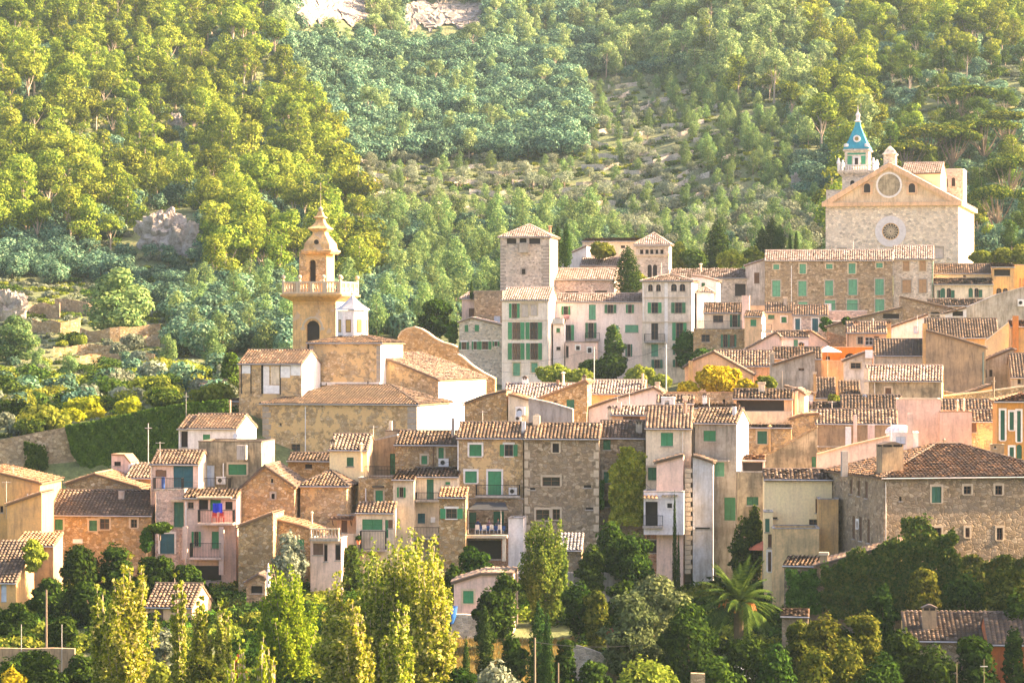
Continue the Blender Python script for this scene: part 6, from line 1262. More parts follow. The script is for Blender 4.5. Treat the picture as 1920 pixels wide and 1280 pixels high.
# ================================================================ FOREST
def pick(R_, p_, a_, b_, kk='pine'):
    r = R_.random(); return (kk, R_.uniform(a_, b_)) if r < p_ else ('oak', R_.uniform(.6,.95)) if r < p_+.4 else (None, 0)
def zone(px, py, D, R_):
    """which tree grows here (None = open ground) and its scale"""
    for x0, x1, y0, y1 in SCREE:
        if x0-6 < px < x1+6 and y0 < py < y1+42: return ('oak', .4) if py > y1 and R_.random() < .6 else (None, 0)
    for x0, x1, y0, y1 in ROCKS:
        if x0 < px < x1 and y0 < py < y1: return (None, 0)
    if 250 < px < 378 and 470 < py < 570: return ('oak', R_.uniform(.4,.6)) if R_.random() < .85 else (None, 0)
    if 300 < px < 360 and 245 < py < 300: return ('oak', .5)
    if px < 320 and 535 < py: return (None, 0) if px < 250 else (('oak', .8) if R_.random() < .5 else (None, 0))
    if px < 250 and py > 480: return ('oak', R_.uniform(.6,.9)) if R_.random() < .85 else (None, 0)
    if 1130 < px < 1560 and py >= 380: return ('pineg', R_.uniform(.5,.8)) if R_.random() < .35 else ('olive', R_.uniform(.8,1.3)) if R_.random() < .5 else ('oak', R_.uniform(.35,.6))
    edge = 330+(px-0)*.0   # spur edge on the left
    le = 470+ (py)*.48     # left spur boundary x as a function of y
    ter = (1090 < px < 1480 and 165+(px-1100)*.1 < py < 430) or (655 < px < 1120 and 305 < py < 420)
    if 1090 < px < 1360 and 150 < py < 330 : ter = True
    if ter:
        r = R_.random()
        if px > 1330+ (330-py)*-.6 and py < 400: return ('pineg', R_.uniform(.45,.8)) if r < .7 else (None,0)
        if py > 330: return ('olive', R_.uniform(.65,1.05)) if r < .6 else ('pineg', R_.uniform(.4,.7)) if r < .8 else (None, 0)
        return ('olive', R_.uniform(.6,.95)) if r < .42 else ('pineg', R_.uniform(.35,.65)) if r < .72 else (None, 0)
    if px < le:
        if px > 330 and py > 560: return ('oak', R_.uniform(.75,1.05)) if R_.random() < .6 else ('pineg', R_.uniform(.7,1))
        return pick(R_, .38, .85, 1.75)
    if px < 1130 and py < 310: return ('oak', R_.uniform(.85,1.25)) if R_.random() < (.93 if py > 90 else .6) else ('pinet', R_.uniform(.7,1.2))
    if px < 1130 and py >= 400: return ('pineg', R_.uniform(.75,1.15)) if R_.random() < .55 else ('oak', R_.uniform(.55,.9))
    if px > 1440 and py > 300 and px < 1560: return ('oak', R_.uniform(.7,1))
    if px > 1640 and py > 110: return pick(R_, .2, .7, 1.0, 'pined' if R_.random() < .75 else 'pine')
    return pick(R_, .42, .8, 1.6, 'pine' if R_.random() < (px-1250)/500 else 'pinet')
RF = random.Random(42); spots = []
D = 470.0
while D < 1210:
    st = 4.9 if D < 700 else 5.4; x = -180.0
    while x < 200:
        X = x+RF.uniform(-2, 2); Y = D+RF.uniform(-2, 2); x += st; px = 960+X/Y*F
        if not -60 < px < 1990: continue
        if Y < 500 and not (330 < px < 560): continue
        if Y < 525 and px > 860: continue
        if px > 1530 and px < 1830 and Y < 548: continue
        if px < 330 and Y < 530: continue
        z = terr(X, Y); py = 640-z/Y*F
        kd, s = zone(px, py, Y, RF)
        if kd: spots.append((kd, s, X, Y, z, px, py))
    D += st*.95
NV = {'pine': 6, 'pinet': 4, 'pined': 3, 'pineg': 4, 'oak': 5, 'olive': 3}
lab = {'pinet': 'pale green open crowned pine of the hazy hillside centre', 'pined': 'dark open crowned pine on the slope around the church', 'pine': 'tall open crowned pine in the forest on the hillside', 'pineg': 'young conical pine growing on the hillside', 'oak': 'round dark green oak in the forest on the hillside', 'olive': 'small silvery olive tree between hillside terrace walls'}
cats = {'pinet': 'pine tree', 'pined': 'pine tree', 'pine': 'pine tree', 'pineg': 'pine tree', 'oak': 'oak tree', 'olive': 'olive tree'}
nms = {'pinet': 'pine_tree', 'pined': 'pine_tree', 'pine': 'pine_tree', 'pineg': 'pine_tree', 'oak': 'oak_tree', 'olive': 'olive_tree'}
lim = {'pinet': 20, 'pined': 50, 'pine': 140, 'pineg': 75, 'oak': 280, 'olive': 130}
MERG = {}
SHORT = {'pine': 'tall open crowned pine', 'pineg': 'young conical pine', 'oak': 'round green oak', 'olive': 'small silvery olive tree', 'pinet': 'pale green open crowned pine', 'pined': 'dark open crowned pine'}
def where(px, py):
    hgt = 'near the top of' if py < 130 else 'halfway up' if py < 290 else 'low on'
    if px < 330: return hgt+' the slope at far left'
    if px < 520: return hgt+' the slope left of golden bell tower'
    if px < 700: return hgt+' the slope behind golden bell tower'
    if px < 930: return hgt+' the slope left of palace tower'
    if px < 1100: return hgt+' the slope behind palace tower'
    if px < 1300: return hgt+' the slope behind belvedere tower'
    if px < 1540: return hgt+' the slope left of large church'
    if px < 1700: return hgt+' the slope behind turquoise steeple'
    return hgt+' the slope right of large church'
for kd, nv in NV.items():
    for i in range(nv):
        c, wd = protos(kd, 300+i*13+len(kd)*5); MERG[(kd, i)] = (wd.mesh('trunk'), tree_mesh('crown', [c]), tree_mesh(kd, [c], wd))
spots.sort(key=lambda s: s[3]); cnt = {k: 0 for k in NV}; rest = []
grp = {'pinet': 'pale pines of the hillside centre', 'pined': 'dark pines around the church', 'pine': 'open crowned pines of the hillside forest', 'pineg': 'young conical pines on the hillside', 'oak': 'round oaks of the hillside forest', 'olive': 'olive trees on the hillside terraces'}
for kd, s, X, Y, z, px, py in spots:
    if cnt[kd] < lim[kd] and py > -10 and 0 < px < 1920:
        i = cnt[kd] % NV[kd]; cnt[kd] += 1; tm, cm, full = MERG[(kd, i)]
        if Y < 620: plant(nms[kd], SHORT[kd]+' '+where(px, py), cats[kd], (tm, cm), (X, Y, z-.2), s, RF.uniform(0, 6.28), grp[kd])
        else:
            o = link(bpy.data.objects.new(nms[kd], full)); o.location = (X, Y, z-.2); o.scale = (s, s, s); o.rotation_euler = (0, 0, RF.uniform(0, 6.28)); tag(o, SHORT[kd]+' '+where(px, py), cats[kd], grp[kd])
    else: rest.append((kd, s, X, Y, z))
def scatter(name, label, kinds, items):
    col = bpy.data.collections.new(name+' sources'); order = []
    for kd in kinds:
        for i in range(NV[kd]):
            o = bpy.data.objects.new('%s_%02d' % (chr(97+len(order)), i), MERG[(kd, i)][2]); col.objects.link(o); order.append((kd, i))
    me_ = bpy.data.meshes.new(name); me_.from_pydata([(x, y, z-.2) for _, _, x, y, z in items], [], [])
    def att(nm_, tp, vals): a_ = me_.attributes.new(nm_, tp, 'POINT'); a_.data.foreach_set('value', vals)
    att('kind_index', 'INT', [order.index((it[0], RF.randrange(NV[it[0]]))) for it in items]); att('size', 'FLOAT', [it[1] for it in items]); att('turn', 'FLOAT', [RF.uniform(0, 6.28) for _ in items])
    o = link(bpy.data.objects.new(name, me_)); ng = bpy.data.node_groups.new(name, 'GeometryNodeTree')
    ng.interface.new_socket('Geometry', in_out='INPUT', socket_type='NodeSocketGeometry'); ng.interface.new_socket('Geometry', in_out='OUTPUT', socket_type='NodeSocketGeometry')
    gi = ng.nodes.new('NodeGroupInput'); go = ng.nodes.new('NodeGroupOutput'); ip = ng.nodes.new('GeometryNodeInstanceOnPoints'); ci = ng.nodes.new('GeometryNodeCollectionInfo')
    ci.inputs[0].default_value = col; ci.inputs[1].default_value = True; ci.inputs[2].default_value = True
    def na(n_, tp): a_ = ng.nodes.new('GeometryNodeInputNamedAttribute'); a_.data_type = tp; a_.inputs[0].default_value = n_; return a_.outputs[0]
    cx_ = ng.nodes.new('ShaderNodeCombineXYZ'); ng.links.new(na('turn', 'FLOAT'), cx_.inputs[2]); ng.links.new(gi.outputs[0], ip.inputs['Points']); ng.links.new(ci.outputs[0], ip.inputs['Instance'])
    ip.inputs['Pick Instance'].default_value = True; ng.links.new(na('kind_index', 'INT'), ip.inputs['Instance Index']); ng.links.new(cx_.outputs[0], ip.inputs['Rotation']); ng.links.new(na('size', 'FLOAT'), ip.inputs['Scale']); ng.links.new(ip.outputs[0], go.inputs[0])
    md = o.modifiers.new('scatter', 'NODES'); md.node_group = ng; tag(o, label, 'forest', kind='stuff')
scatter('pine_forest', 'far pine forest covering the upper hillside', ['pine', 'pineg', 'pinet', 'pined'], [r for r in rest if r[0].startswith('pine')])
scatter('oak_forest', 'far oak forest covering the upper hillside', ['oak', 'olive'], [r for r in rest if r[0] in ('oak', 'olive')])
# hillside scrub: low undergrowth nobody could count
c, wd = protos('bush', 9); MERG[('scrub', 0)] = (None, None, tree_mesh('scrub', [cloud(lumps(random.Random(4), 0,0,.6, 1.2,1.2,.5, 8, .6), 260, .24, 4, OLIVE, .9, .3, .6, .25)])); MERG[('scrub', 1)] = (None, None, tree_mesh('scrub', [cloud(lumps(random.Random(6), 0,0,.5, 1.3,1.3,.4, 8, .6), 260, .24, 6, PINEG, .9, .3, .6, .25)])); MERG[('scrub', 2)] = (None, None, tree_mesh('scrub', [cloud(lumps(random.Random(8), 0,0,.5, 1.1,1.1,.4, 8, .5), 220, .22, 8, BUSHL, .9, .3, .6, .25)])); NV['scrub'] = 3
it = []
for _ in range(15000):
    px = RF.uniform(-40, 1960); Y = RF.uniform(350, 900); X = (px-960)/F*Y
    if Y < 505 and px > 440: continue
    if Y < 535 and px > 860: continue
    z = terr(X, Y); py = 640-z/Y*F
    if any(x0-6 < px < x1+6 and y0 < py < y1+4 for x0, x1, y0, y1 in SCREE+ROCKS): continue
    it.append(('scrub', RF.uniform(.4, 1.2)*(.6 if Y < 520 else 1), X, Y, z))
scatter('undergrowth', 'low scrub covering the slopes between the trees', ['scrub'], it)
it = []
while len(it) < 1500:
    px = RF.uniform(-40, 1960); Y = RF.uniform(222, 284); X = (px-960)/F*Y
    if 835 < px < 1100 and 236 < Y < 262: continue
    if px > 1470 and Y < 240: continue
    if 1120 < px < 1280 and 262 < Y: continue
    if px < 445 and False: continue
    it.append(('cover', RF.uniform(.7, 1.5), X, Y, terr(X, Y)))
for k_, mt in enumerate((BUSH, BUSH, BUSHL, IVY)): MERG[('cover', k_)] = (None, None, tree_mesh('cover', [cloud(lumps(random.Random(14+k_), 0,0,.4, 1.2,1.2,.5, 8, .6), 420, .15, 14+k_, mt, 1.0, .3, .6, .3)]))
NV['cover'] = 4
scatter('ground_cover', 'dark low ground cover filling the gardens below the village', ['cover'], it)
# dry grass at the bottom
def grass(label, x0, x1, D0, D1, n, seed, mat=GRASS, h=.5):
    R_ = np.random.RandomState(seed); px = R_.uniform(x0, x1, n); D = R_.uniform(D0, D1, n); X = (px-960)/F*D; Z = np.array([terr(float(a_), float(b_)) for a_, b_ in zip(X, D)])
    hh = h*R_.uniform(.4, 1.3, n); an = R_.uniform(0, pi, n); dx, dy = np.cos(an)*.035, np.sin(an)*.035; lx_, ly_ = R_.normal(0, .12, n), R_.normal(0, .12, n)
    V_ = np.stack([np.stack([X-dx, D-dy, Z], 1), np.stack([X+dx, D+dy, Z], 1), np.stack([X+dx*.5+lx_, D+dy*.5+ly_, Z+hh], 1), np.stack([X-dx*.5+lx_, D-dy*.5+ly_, Z+hh], 1)], 1).reshape(-1, 3)
    o = link(bpy.data.objects.new('dry_grass', tree_mesh('dry_grass', [(V_, mat)]))); tag(o, label, 'grass', kind='stuff')
grass('tall golden dry grass along the bottom right', 1480, 1940, 222, 241, 30000, 1, h=.8)
grass('golden dry grass in the bottom left corner', -20, 200, 222, 240, 9000, 2, h=.8)
grass('mown straw coloured grass beside the pink cottage', 830, 1090, 236, 256, 12000, 3, h=.25)
grass('grassy path below the young poplars', 440, 560, 226, 256, 9000, 4, h=.3)
# ================================================================ SMALL THINGS
# palm
R_ = random.Random(9); p = at_px(1385, 250, None); ph = (640-1130)/F*250-p.z
r = empty('palm_tree', p, 0, label='large date palm with orange fruit stalks beside the olive tree', cat='palm tree', group=None)
q = MB(); q.tube([(0,0,-.5),(0,0,ph*.5),(.05,0,ph)], .38, BARK, 10, .45); put('trunk', q, r)
PALM = leaf('palm fronds', [(.02,.055,.01),(.05,.1,.018),(.11,.17,.03)], .2, .1); q = MB()
for i in range(90):
    an = R_.uniform(0, 6.28); el = R_.uniform(-.35, 1.35); L_ = R_.uniform(3.2, 4.6); pt = Vector((0,0,ph)); d = Vector((cos(an)*cos(el), sin(an)*cos(el), sin(el))); ps = [pt.copy()]
    for k in range(12): pt = pt+d*L_/12; d = (d+Vector((0,0,-.085-.03*(k/12)))).normalized(); ps.append(pt.copy())
    for k in range(1, 12):
        a_, b_ = ps[k], ps[k+1]; t_ = (b_-a_).normalized(); sd = t_.cross(Vector((0,0,1))).normalized(); w_ = .62*sin(pi*min(1, (k+1.5)/13))
        for s_ in (-1, 1):
            for e in (0, .33, .66):
                o_ = a_.lerp(b_, e); tip = o_+sd*s_*w_+t_*w_*.6-Vector((0,0,.16)); q.f([o_, o_+t_*.1, tip], PALM)
    q.tube(ps[::3], .035, PALM, 3, .01)
put('crown', q, r); q = MB(); OR = plain('orange date stalks', (.6,.2,.03), .7, 0, .3)
for i in range(26):
    an = R_.uniform(0, 6.28); e = R_.uniform(.5, 1.6); p0 = Vector((cos(an)*.3, sin(an)*.3, ph)); p1 = Vector((cos(an)*e, sin(an)*e, ph+R_.uniform(-.2,.4))); q.tube([p0, p1, p1+Vector((cos(an)*.2,sin(an)*.2,-.7))], .05, OR, 4, .1)
put('fruit_stalk', q, r)
# second little palm by the big cypress on the palace terrace
# poles and wires
def pole(label, px, y0, y1, D, r=.09, arm=None, mat=WOODP):
    q = MB(); zt, zb = (640-y0)/F*D, (640-y1)/F*D; X = (px-960)/F*D; zb = min(zb, terr(X, D)); q.tube([(0,0,-.5),(0,0,zt-zb)], r, mat, 7, r*.7); o = put('utility_pole', q, None, (X, D, zb), 0, label, 'pole', 'poles')
    if arm: q = MB(); q.tube([(-arm,0,zt-zb-.5),(arm,0,zt-zb-.5)], .04, ZINC, 5); put('crossarm', q, o)
    return Vector((X, D, zt-.3))
P1 = pole('thin pole with crossarm in front of the ivy wall', 278, 793, 900, 312, .06, .35, ZINC); P2 = pole('old wooden pole beside the dark trees at left', 87, 1105, 1210, 238, .1)
P3 = pole('wooden garden pole in the bottom middle', 1003, 1195, 1290, 214, .09); P4 = pole('short leaning garden post right of wooden pole', 1047, 1242, 1290, 211, .06); P5 = pole('grey lamp pole in the middle gardens', 1114, 650, 722, 409, .09, None, ZINC)
P6 = pole('lattice power pole in front of tall townhouse', 1249, 645, 712, 404, .12, .5, ZINC); P7 = pole('wooden post with bracket at right among brown roofs', 1863, 706, 760, 344, .14, .25); P8 = pole('thin television mast on the ivy wall', 349, 735, 775, 344, .03, .3, ZINC)
P9 = pole('garden fence post at lower left', 40, 1170, 1200, 236, .04, None, ZINC); pole('second garden fence post at lower left', 116, 1170, 1200, 236, .04, None, ZINC)
pole('slim post of clothes frame at the bottom right', 1794, 1240, 1290, 212, .03, None, WOODP); pole('taller post of clothes frame at the bottom right', 1845, 1235, 1290, 212, .03, .25, WOODP)
def wire(a_, b_, label, sag=1.2):
    pts = [a_.lerp(b_, t/10)-Vector((0,0,4*sag*(t/10)*(1-t/10))) for t in range(11)]; q = MB(); q.tube([p-a_ for p in pts], .018, IRON, 3); put('cable', q, None, a_, 0, label, 'cable', 'overhead cables')
wire(at_px(862,433,672), P5, 'cable from the rubble house to grey lamp pole'); wire(P5, P6, 'cable between lamp pole and lattice pole'); wire(P6, at_px(1445,410,650), 'cable from the lattice pole to the right')
wire(at_px(905,430,690), P6, 'long low cable across the middle gardens', 2); wire(P3, at_px(1300,240,1190), 'cable from the garden pole to the olive tree', .6)
wire(at_px(700,296,880), at_px(860,289,860), 'cable between the terrace house and stone house', .4); wire(at_px(1208,287,905), at_px(1340,286,985), 'cable hanging across cream and grey houses', .5); wire(at_px(284,286,890), at_px(372,286,905), 'washing line over the iron railed terrace', .1); wire(at_px(1484,457,526), at_px(1578,457,500), 'diagonal cable on the long stone building', .05)
def antenna(px, y0, y1, D, label):
    X = (px-960)/F*D; zt, zb = (640-y0)/F*D, (640-y1)/F*D; q = MB(); q.tube([(0,0,-.6),(0,0,zt-zb)], .022, ZINC, 4)
    for k in range(5): q.tube([(-.35+k*.16,-.25,zt-zb-.1),(-.35+k*.16,.25,zt-zb-.1)], .012, ZINC, 3)
    q.tube([(-.4,0,zt-zb-.1),(.45,0,zt-zb-.1)], .015, ZINC, 3); put('antenna', q, None, (X, D, zb), 0, label, 'antenna', 'television antennas')
antenna(25, 876, 905, 284, 'television antenna on the leftmost ochre roof'); antenna(12, 902, 960, 280, 'thin antenna in front of the ochre wall'); antenna(922, 755, 790, 330, 'antenna above the dark rubble house'); antenna(1671, 783, 830, 297, 'tall antenna beside the domed water tank'); antenna(1158, 744, 760, 316, 'antenna over the slotted chimney'); antenna(1467, 640, 660, 398, 'antenna by the white house window')
for px, y0, D, lb in [(300,828,287,'antenna above the roof beside the ivy wall'),(505,862,289,'antenna near the stone gable ridge'),(700,798,297,'antenna over the brown terrace house'),(905,770,293,'antenna over white framed green shutters'),(1100,772,292,'antenna at the right end of the tall rubble house'),(1330,745,292,'antenna on the grey cement house roof'),(1560,752,309,'antenna over the bold striped roof'),(1240,492,441,'antenna on the tall narrow townhouse'),(1110,535,444,'antenna on the long rosy house'),(1720,590,387,'antenna beside the brown gable'),(1470,560,433,'antenna on the cream house below the long building'),(1600,452,460,'antenna on the long stone building')]: antenna(px, y0, y0+30, D, lb)
antenna(1180, 735, 775, 320, 'antenna against the rosy gable')
# satellite dish on the white house
def dish(px, py, D, r, label):
    q = MB(); q.lathe(0, 0, [(.02,0),(r*.5,.04),(r*.85,.13),(r,.2)], 16, ZINC); o = put('satellite_dish', q, None, at_px(px, D, py), 0, label, 'dish'); o.rotation_euler = (radians(75), 0, radians(-25)); q = MB(); q.tube([(0,0,0),(0,-.3,.1),(0,-.3,-1)], .025, ZINC, 4); put('bracket', q, o)
dish(443, 818, 314.5, .3, 'round grey satellite dish at the corner of the white house'); dish(975, 776, 320, .35, 'dark satellite dish on white air conditioner gable'); dish(1622, 745, 331, .3, 'small satellite dish between jumbled roofs')
# blue towel and red chairs on the balcony
q = MB(); 
for i in range(8): q.hexa([(i*.11,0+.03*sin(i),-.85+.05*cos(i*1.3)),((i+1)*.11,.03*sin(i+1),-.85+.05*cos((i+1)*1.3)),((i+1)*.11,.02+.03*sin(i+1),-.85+.05*cos((i+1)*1.3)),(i*.11,.02+.03*sin(i),-.85+.05*cos(i*1.3)),(i*.11,.03*sin(i),0),((i+1)*.11,.03*sin(i+1),0),((i+1)*.11,.02+.03*sin(i+1),0),(i*.11,.02+.03*sin(i),0)], plain('blue towel cloth', (.01,.03,.5), .9))
put('towel', q, None, at_px(399, 282.2, 943), 0, 'bright blue towel hanging over the upper pink balcony', 'towel')
def chair(px, py, D, mat, label, group, rz=0, s=1.0):
    r = empty('chair', at_px(px, D, py), rz, label=label, cat='chair', group=group); r.scale = (s,)*3; q = MB(); q.box(-.22,.22,-.22,.22,.42,.46,mat); put('seat', q, r); q = MB(); q.hexa([(-.2,.18,.5),(.2,.18,.5),(.2,.22,.5),(-.2,.22,.5),(-.18,.27,.9),(.18,.27,.9),(.18,.31,.9),(-.18,.31,.9)], mat); put('backrest', q, r)
    for sx in (-1,1):
        for sy in (-1,1): q = MB(); q.box(sx*.2-.02,sx*.2+.02,sy*.2-.02,sy*.2+.02,0,.42,mat); put('leg', q, r)
    return r
REDM = plain('red plastic', (.55,.05,.02), .5)
chair(402, 979, 282.9, REDM, 'red plastic chair on the upper pink balcony, left one', 'red balcony chairs', 0, 1.1); chair(415, 979, 282.9, REDM, 'red plastic chair on the upper pink balcony, right one', 'red balcony chairs', 0, 1.1)
q = MB(); q.lathe(0,0,[(.16,0),(.18,.5),(.18,1.05),(.1,1.1)],10,plain('blue drum',(.02,.1,.35),.5)); put('barrel', q, None, at_px(306, 286.2, 916), 0, 'tall blue plastic drum on the iron railed roof terrace', 'barrel')
# diners under the awning
tz = (640-1001)/F*286.5; 
def tpt(px, D): return Vector(((px-960)/F*D, D, tz))
BLU = plain('blue patterned tablecloth', (.03,.16,.5), .8, 0, .8)
r = empty('dining_table', tpt(920, 286.4), 0, label='long dining table with blue cloth under the dark awning', cat='table'); q = MB(); q.box(-1.35,1.35,-.35,.35,.72,.76,BLU); q.box(-1.36,1.36,-.37,-.35,.35,.76,BLU); put('tablecloth', q, r)
for sx in (-1,1):
    for sy in (-1,1): q = MB(); q.box(sx*1.2-.03,sx*1.2+.03,sy*.28-.03,sy*.28+.03,0,.72,WHITEP); put('leg', q, r)
for i, (x, lb) in enumerate([(895,'white chair at the left end of the dining table'),(908,'white chair left of the middle of dining table'),(922,'white chair in the middle of the dining table'),(937,'white chair at the right of dining table')]): chair(x, 1001, 285.75, WHITEP, lb, 'white dining chairs', pi)
SKIN = plain('skin', (.5,.28,.18), .6); HAIR = plain('dark hair', (.05,.03,.02), .8)
def person(loc, rz, cloth, label, lean=0.0):
    """seated figure, one continuous skinned body"""
    v = [(0,0,.52),(0,.02+lean*.1,.75),(0,.03+lean*.3,.98),(0,.03+lean*.4,1.1),(0,.0+lean*.4,1.24),(0,-.01+lean*.4,1.34)]
    e = [(0,1),(1,2),(2,3),(3,4),(4,5)]; rad = [.15,.13,.16,.06,.095,.085]
    def add(p, par, r): v.append(p); rad.append(r); e.append((par, len(v)-1)); return len(v)-1
    for s in (-1, 1):
        a_ = add((s*.11,0,.5), 0, .11); b_ = add((s*.13,-.42,.5), a_, .075); c_ = add((s*.13,-.44,.09), b_, .045); add((s*.14,-.58,.05), c_, .035)
        a_ = add((s*.19,.03+lean*.3,1.0), 2, .06); b_ = add((s*.25,-.05,.78), a_, .045); c_ = add((s*.18,-.3,.8), b_, .033); h_ = add((s*.16,-.38,.8), c_, .028)
        for k in range(4): add((s*.16-.03+k*.02,-.46-.01*(k % 3),.79), h_, .009)
        add((s*.16-s*.05,-.41,.8), h_, .01)
    me_ = bpy.data.meshes.new('person'); me_.from_pydata(v, e, []); me_.materials.append(cloth); me_.materials.append(SKIN)
    o = link(bpy.data.objects.new('person', me_)); o.location = loc; o.rotation_euler = (0,0,rz); sk = o.modifiers.new('skin', 'SKIN')
    for i, rr in enumerate(rad): me_.skin_vertices[0].data[i].radius = (rr, rr)
    me_.skin_vertices[0].data[0].use_root = True; ss = o.modifiers.new('sub', 'SUBSURF'); ss.levels = 1; ss.render_levels = 1
    tag(o, label, 'person')
    q = MB(); cy = lean*.4-.01; q.lathe(0, cy+.02, [(.1,1.28),(.115,1.34),(.1,1.42),(.05,1.46),(.01,1.47)], 10, HAIR); put('hair', q, o)
    q = MB(); q.lathe(0, cy-.012, [(.03,1.17),(.075,1.21),(.09,1.28),(.09,1.35),(.05,1.41)], 12, SKIN)
    q.tube([(0,cy-.1,1.31),(0,cy-.125,1.275)], .014, SKIN, 5); put('face', q, o); return o
person(tpt(896, 287.1), 0.1, plain('blue shirt', (.06,.12,.3), .9), 'person in blue shirt seated at the left of table'); person(tpt(917, 287.1), -.1, plain('pink shirt', (.5,.3,.3), .9), 'person in pink top seated behind the table'); person(tpt(934, 287.1), .1, plain('grey shirt', (.2,.2,.22), .9), 'person in grey top seated at the right of table')
# parasols
def parasol(px, py0, py1, D, rad, cloth, label, folded=False):
    X = (px-960)/F*D; zt = (640-py0)/F*D; zb = (640-py1)/F*D; zg = min(terr(X, D), zb-1.5); r = empty('parasol', (X, D, zg), 0, label=label, cat='parasol')
    q = MB(); q.tube([(0,0,0),(0,0,zt-zg)], .035, ZINC, 6); put('pole', q, r); q = MB()
    if folded: q.lathe(0,0,[(.22,zb-zg),(.16,(zt+zb)/2-zg),(.04,zt-zg)],8,cloth)
    else: q.lathe(0,0,[(rad,zb-zg),(rad*.98,zb-zg+.03),(.02,zt-zg)],8,cloth)
    put('canopy', q, r)
parasol(1430, 1014, 1029, 281, 1.8, plain('coral parasol cloth', (.75,.22,.12), .8), 'coral pink open parasol left of the yellow house'); parasol(503, 1055, 1100, 266, .3, plain('white parasol cloth', (.75,.75,.75), .8), 'folded white parasol beside the bent roof shelter', True)
parasol(1552, 648, 660, 369, 1.7, MATS['white parasol cloth'], 'white open parasol over the orange roof terrace')
# blue water barrel by cottage, terracotta pots, patio wall, left garden wall, stone pillar
q = MB(); q.lathe(0,0,[(.3,-.3),(.5,.3),(.62,1.1),(.66,1.15),(.55,1.15),(.5,1.05)],16,plain('blue tub plastic',(.01,.12,.4),.5)); put('water_tub', q, None, at_px(844, 256, 1162)+Vector((0,0,.0)), 0, 'big blue plastic tub beside the pink cottage', 'tub')
POT = plain('terracotta', (.55,.2,.1), .85)
for i, (px, py, D, s, lb) in enumerate([(1148,1202,233,1.3,'large terracotta pot on the stone patio pillar'),(672,1020,281.2,.5,'terracotta pot on the grey walled terrace')]):
    r = empty('plant_pot', at_px(px, D, py), 0, label=lb, cat='plant pot'); q = MB(); q.lathe(0,0,[(.25*s,0),(.4*s,.7*s),(.44*s,.72*s),(.44*s,.8*s),(.35*s,.8*s)],14,POT); put('pot', q, r); put('foliage', tree_mesh('foliage', [cloud([(0,0,1.1*s,.5*s,.5*s,.5*s)], 300, .12, i, BUSH)]), r)
def wall_(label, px0, px1, y0a, y0b, D, th, mat, name='garden_wall', zb=None):
    a_, b_ = at_px(px0, D, y0a), at_px(px1, D, y0b); z = min(terr(a_.x, D), terr(b_.x, D))-1; q = MB(); n = max(2, int((b_.x-a_.x)/1.5)); R_ = random.Random(int(px0))
    zs = [a_.z+(b_.z-a_.z)*i/n+R_.uniform(-.05,.05)-a_.z for i in range(n+1)]
    for i in range(n): x0, x1 = (b_.x-a_.x)*i/n, (b_.x-a_.x)*(i+1)/n; q.hexa([(x0,0,z-a_.z),(x1,0,z-a_.z),(x1,th,z-a_.z),(x0,th,z-a_.z),(x0,0,zs[i]),(x1,0,zs[i+1]),(x1,th,zs[i+1]),(x0,th,zs[i])], mat)
    put(name, q, None, a_, 0, label, 'wall')
wall_('low grey garden wall across the lower left garden', -30, 140, 1214, 1215, 236, .5, BROWNP); wall_('low stone patio wall with white scratches under the citrus tree', 1075, 1140, 1207, 1228, 234, .5, PALE); wall_('short stone pillar wall holding the large terracotta pot', 1138, 1162, 1202, 1204, 233.4, .9, GREY)
wall_('low stone planter wall at the bottom edge', 1296, 1322, 1262, 1262, 212, .8, GREY); wall_('rubble heap wall beside the pink cottage', 846, 900, 1150, 1153, 256, .8, PALE); wall_('grey stone foundation wall under the leafy trees', 1058, 1230, 1072, 1076, 272, .6, CONC)
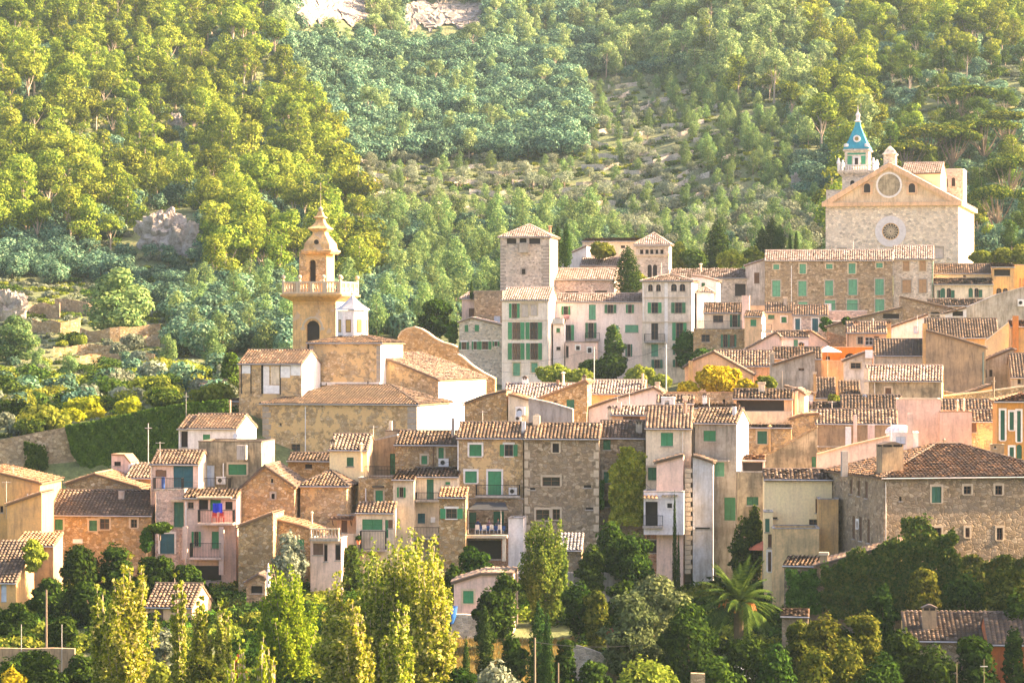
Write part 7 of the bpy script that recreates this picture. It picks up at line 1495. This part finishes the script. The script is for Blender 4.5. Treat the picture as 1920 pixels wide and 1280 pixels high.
# parked car under the palm
r = empty('parked_car', at_px(1378, 238, None)+Vector((0,0,0)), .35, label='pale parked car glimpsed under the palm tree', cat='car'); CARP = plain('pale car paint', (.55,.62,.68), .25, .3, .05)
q = MB(); prism(q, [(-2.1,.35),(2.1,.35),(2.15,.75),(1.5,.95),(.8,1.42),(-1.0,1.45),(-1.6,1.0),(-2.15,.9)], -.85, .85, CARP); put('body', q, r); q = MB(); prism(q, [(1.3,.98),(.78,1.36),(-.95,1.39),(-1.4,1.02)], -.87, .87, GLASS); put('window', q, r)
for sx in (-1.3, 1.3):
    for sy in (-.8, .8): q = MB(); q.cyl_y(sx, sy-.1, sy+.1, .33, .33, 14, IRON); w_ = put('wheel', q, r); q = MB(); q.cyl_y(sx, sy-.11, sy+.11, .33, .18, 10, ZINC); put('rim', q, w_)
# picket iron fence lower left
r = empty('iron_fence', at_px(430, 262, None), 0, label='dark iron fence by the steps below the balcony house', cat='fence'); q = MB(); zf = (640-1120)/F*262-r.location.z
for i in range(20): q.box(i*.13-.012, i*.13+.012, -.012, .012, -.2, zf, IRON)
q.tube([(0,0,zf-.1),(2.5,0,zf-.1)], .02, IRON, 4); put('railing', q, r)
# doves on the church roof, as tiny birds
for i, (px, py) in enumerate([(583,722),(602,721),(612,722),(690,719)]):
    q = MB(); q.lathe(0,0,[(.01,-.02),(.07,.05),(.09,.14),(.05,.24),(.045,.3),(.01,.34)],8,IRON); q.hexa([(-.03,.05,.05),(.03,.05,.05),(.03,.22,-.02),(-.03,.22,-.02),(-.03,.05,.09),(.03,.05,.09),(.03,.22,.0),(-.03,.22,.0)], IRON); put('pigeon', q, None, at_px(px, 352.6, py+1)+Vector((0,0,.05)), i, 'dark pigeon perched on the church roof', 'pigeon', 'pigeons on the church roof')
# ================================================================ HAZE
q = MB(); q.box(-900, 900, -30, 1500, -30, 215, WHITE); hz = q.mesh('haze'); hz.materials.clear()
m = bpy.data.materials.new('haze air'); m.use_nodes = True; t = m.node_tree; t.nodes.clear(); out = N(t, 'ShaderNodeOutputMaterial'); pv = N(t, 'ShaderNodeVolumePrincipled')
pv.inputs['Color'].default_value = (.6, .85, 1.0, 1); pv.inputs['Density'].default_value = .00005; pv.inputs['Anisotropy'].default_value = .2; t.links.new(pv.outputs[0], out.inputs['Volume'])
hz.materials.append(m); o = link(bpy.data.objects.new('haze', hz)); o['kind'] = 'stuff'; o['label'] = 'pale sunlit haze filling the valley'; o['category'] = 'haze'
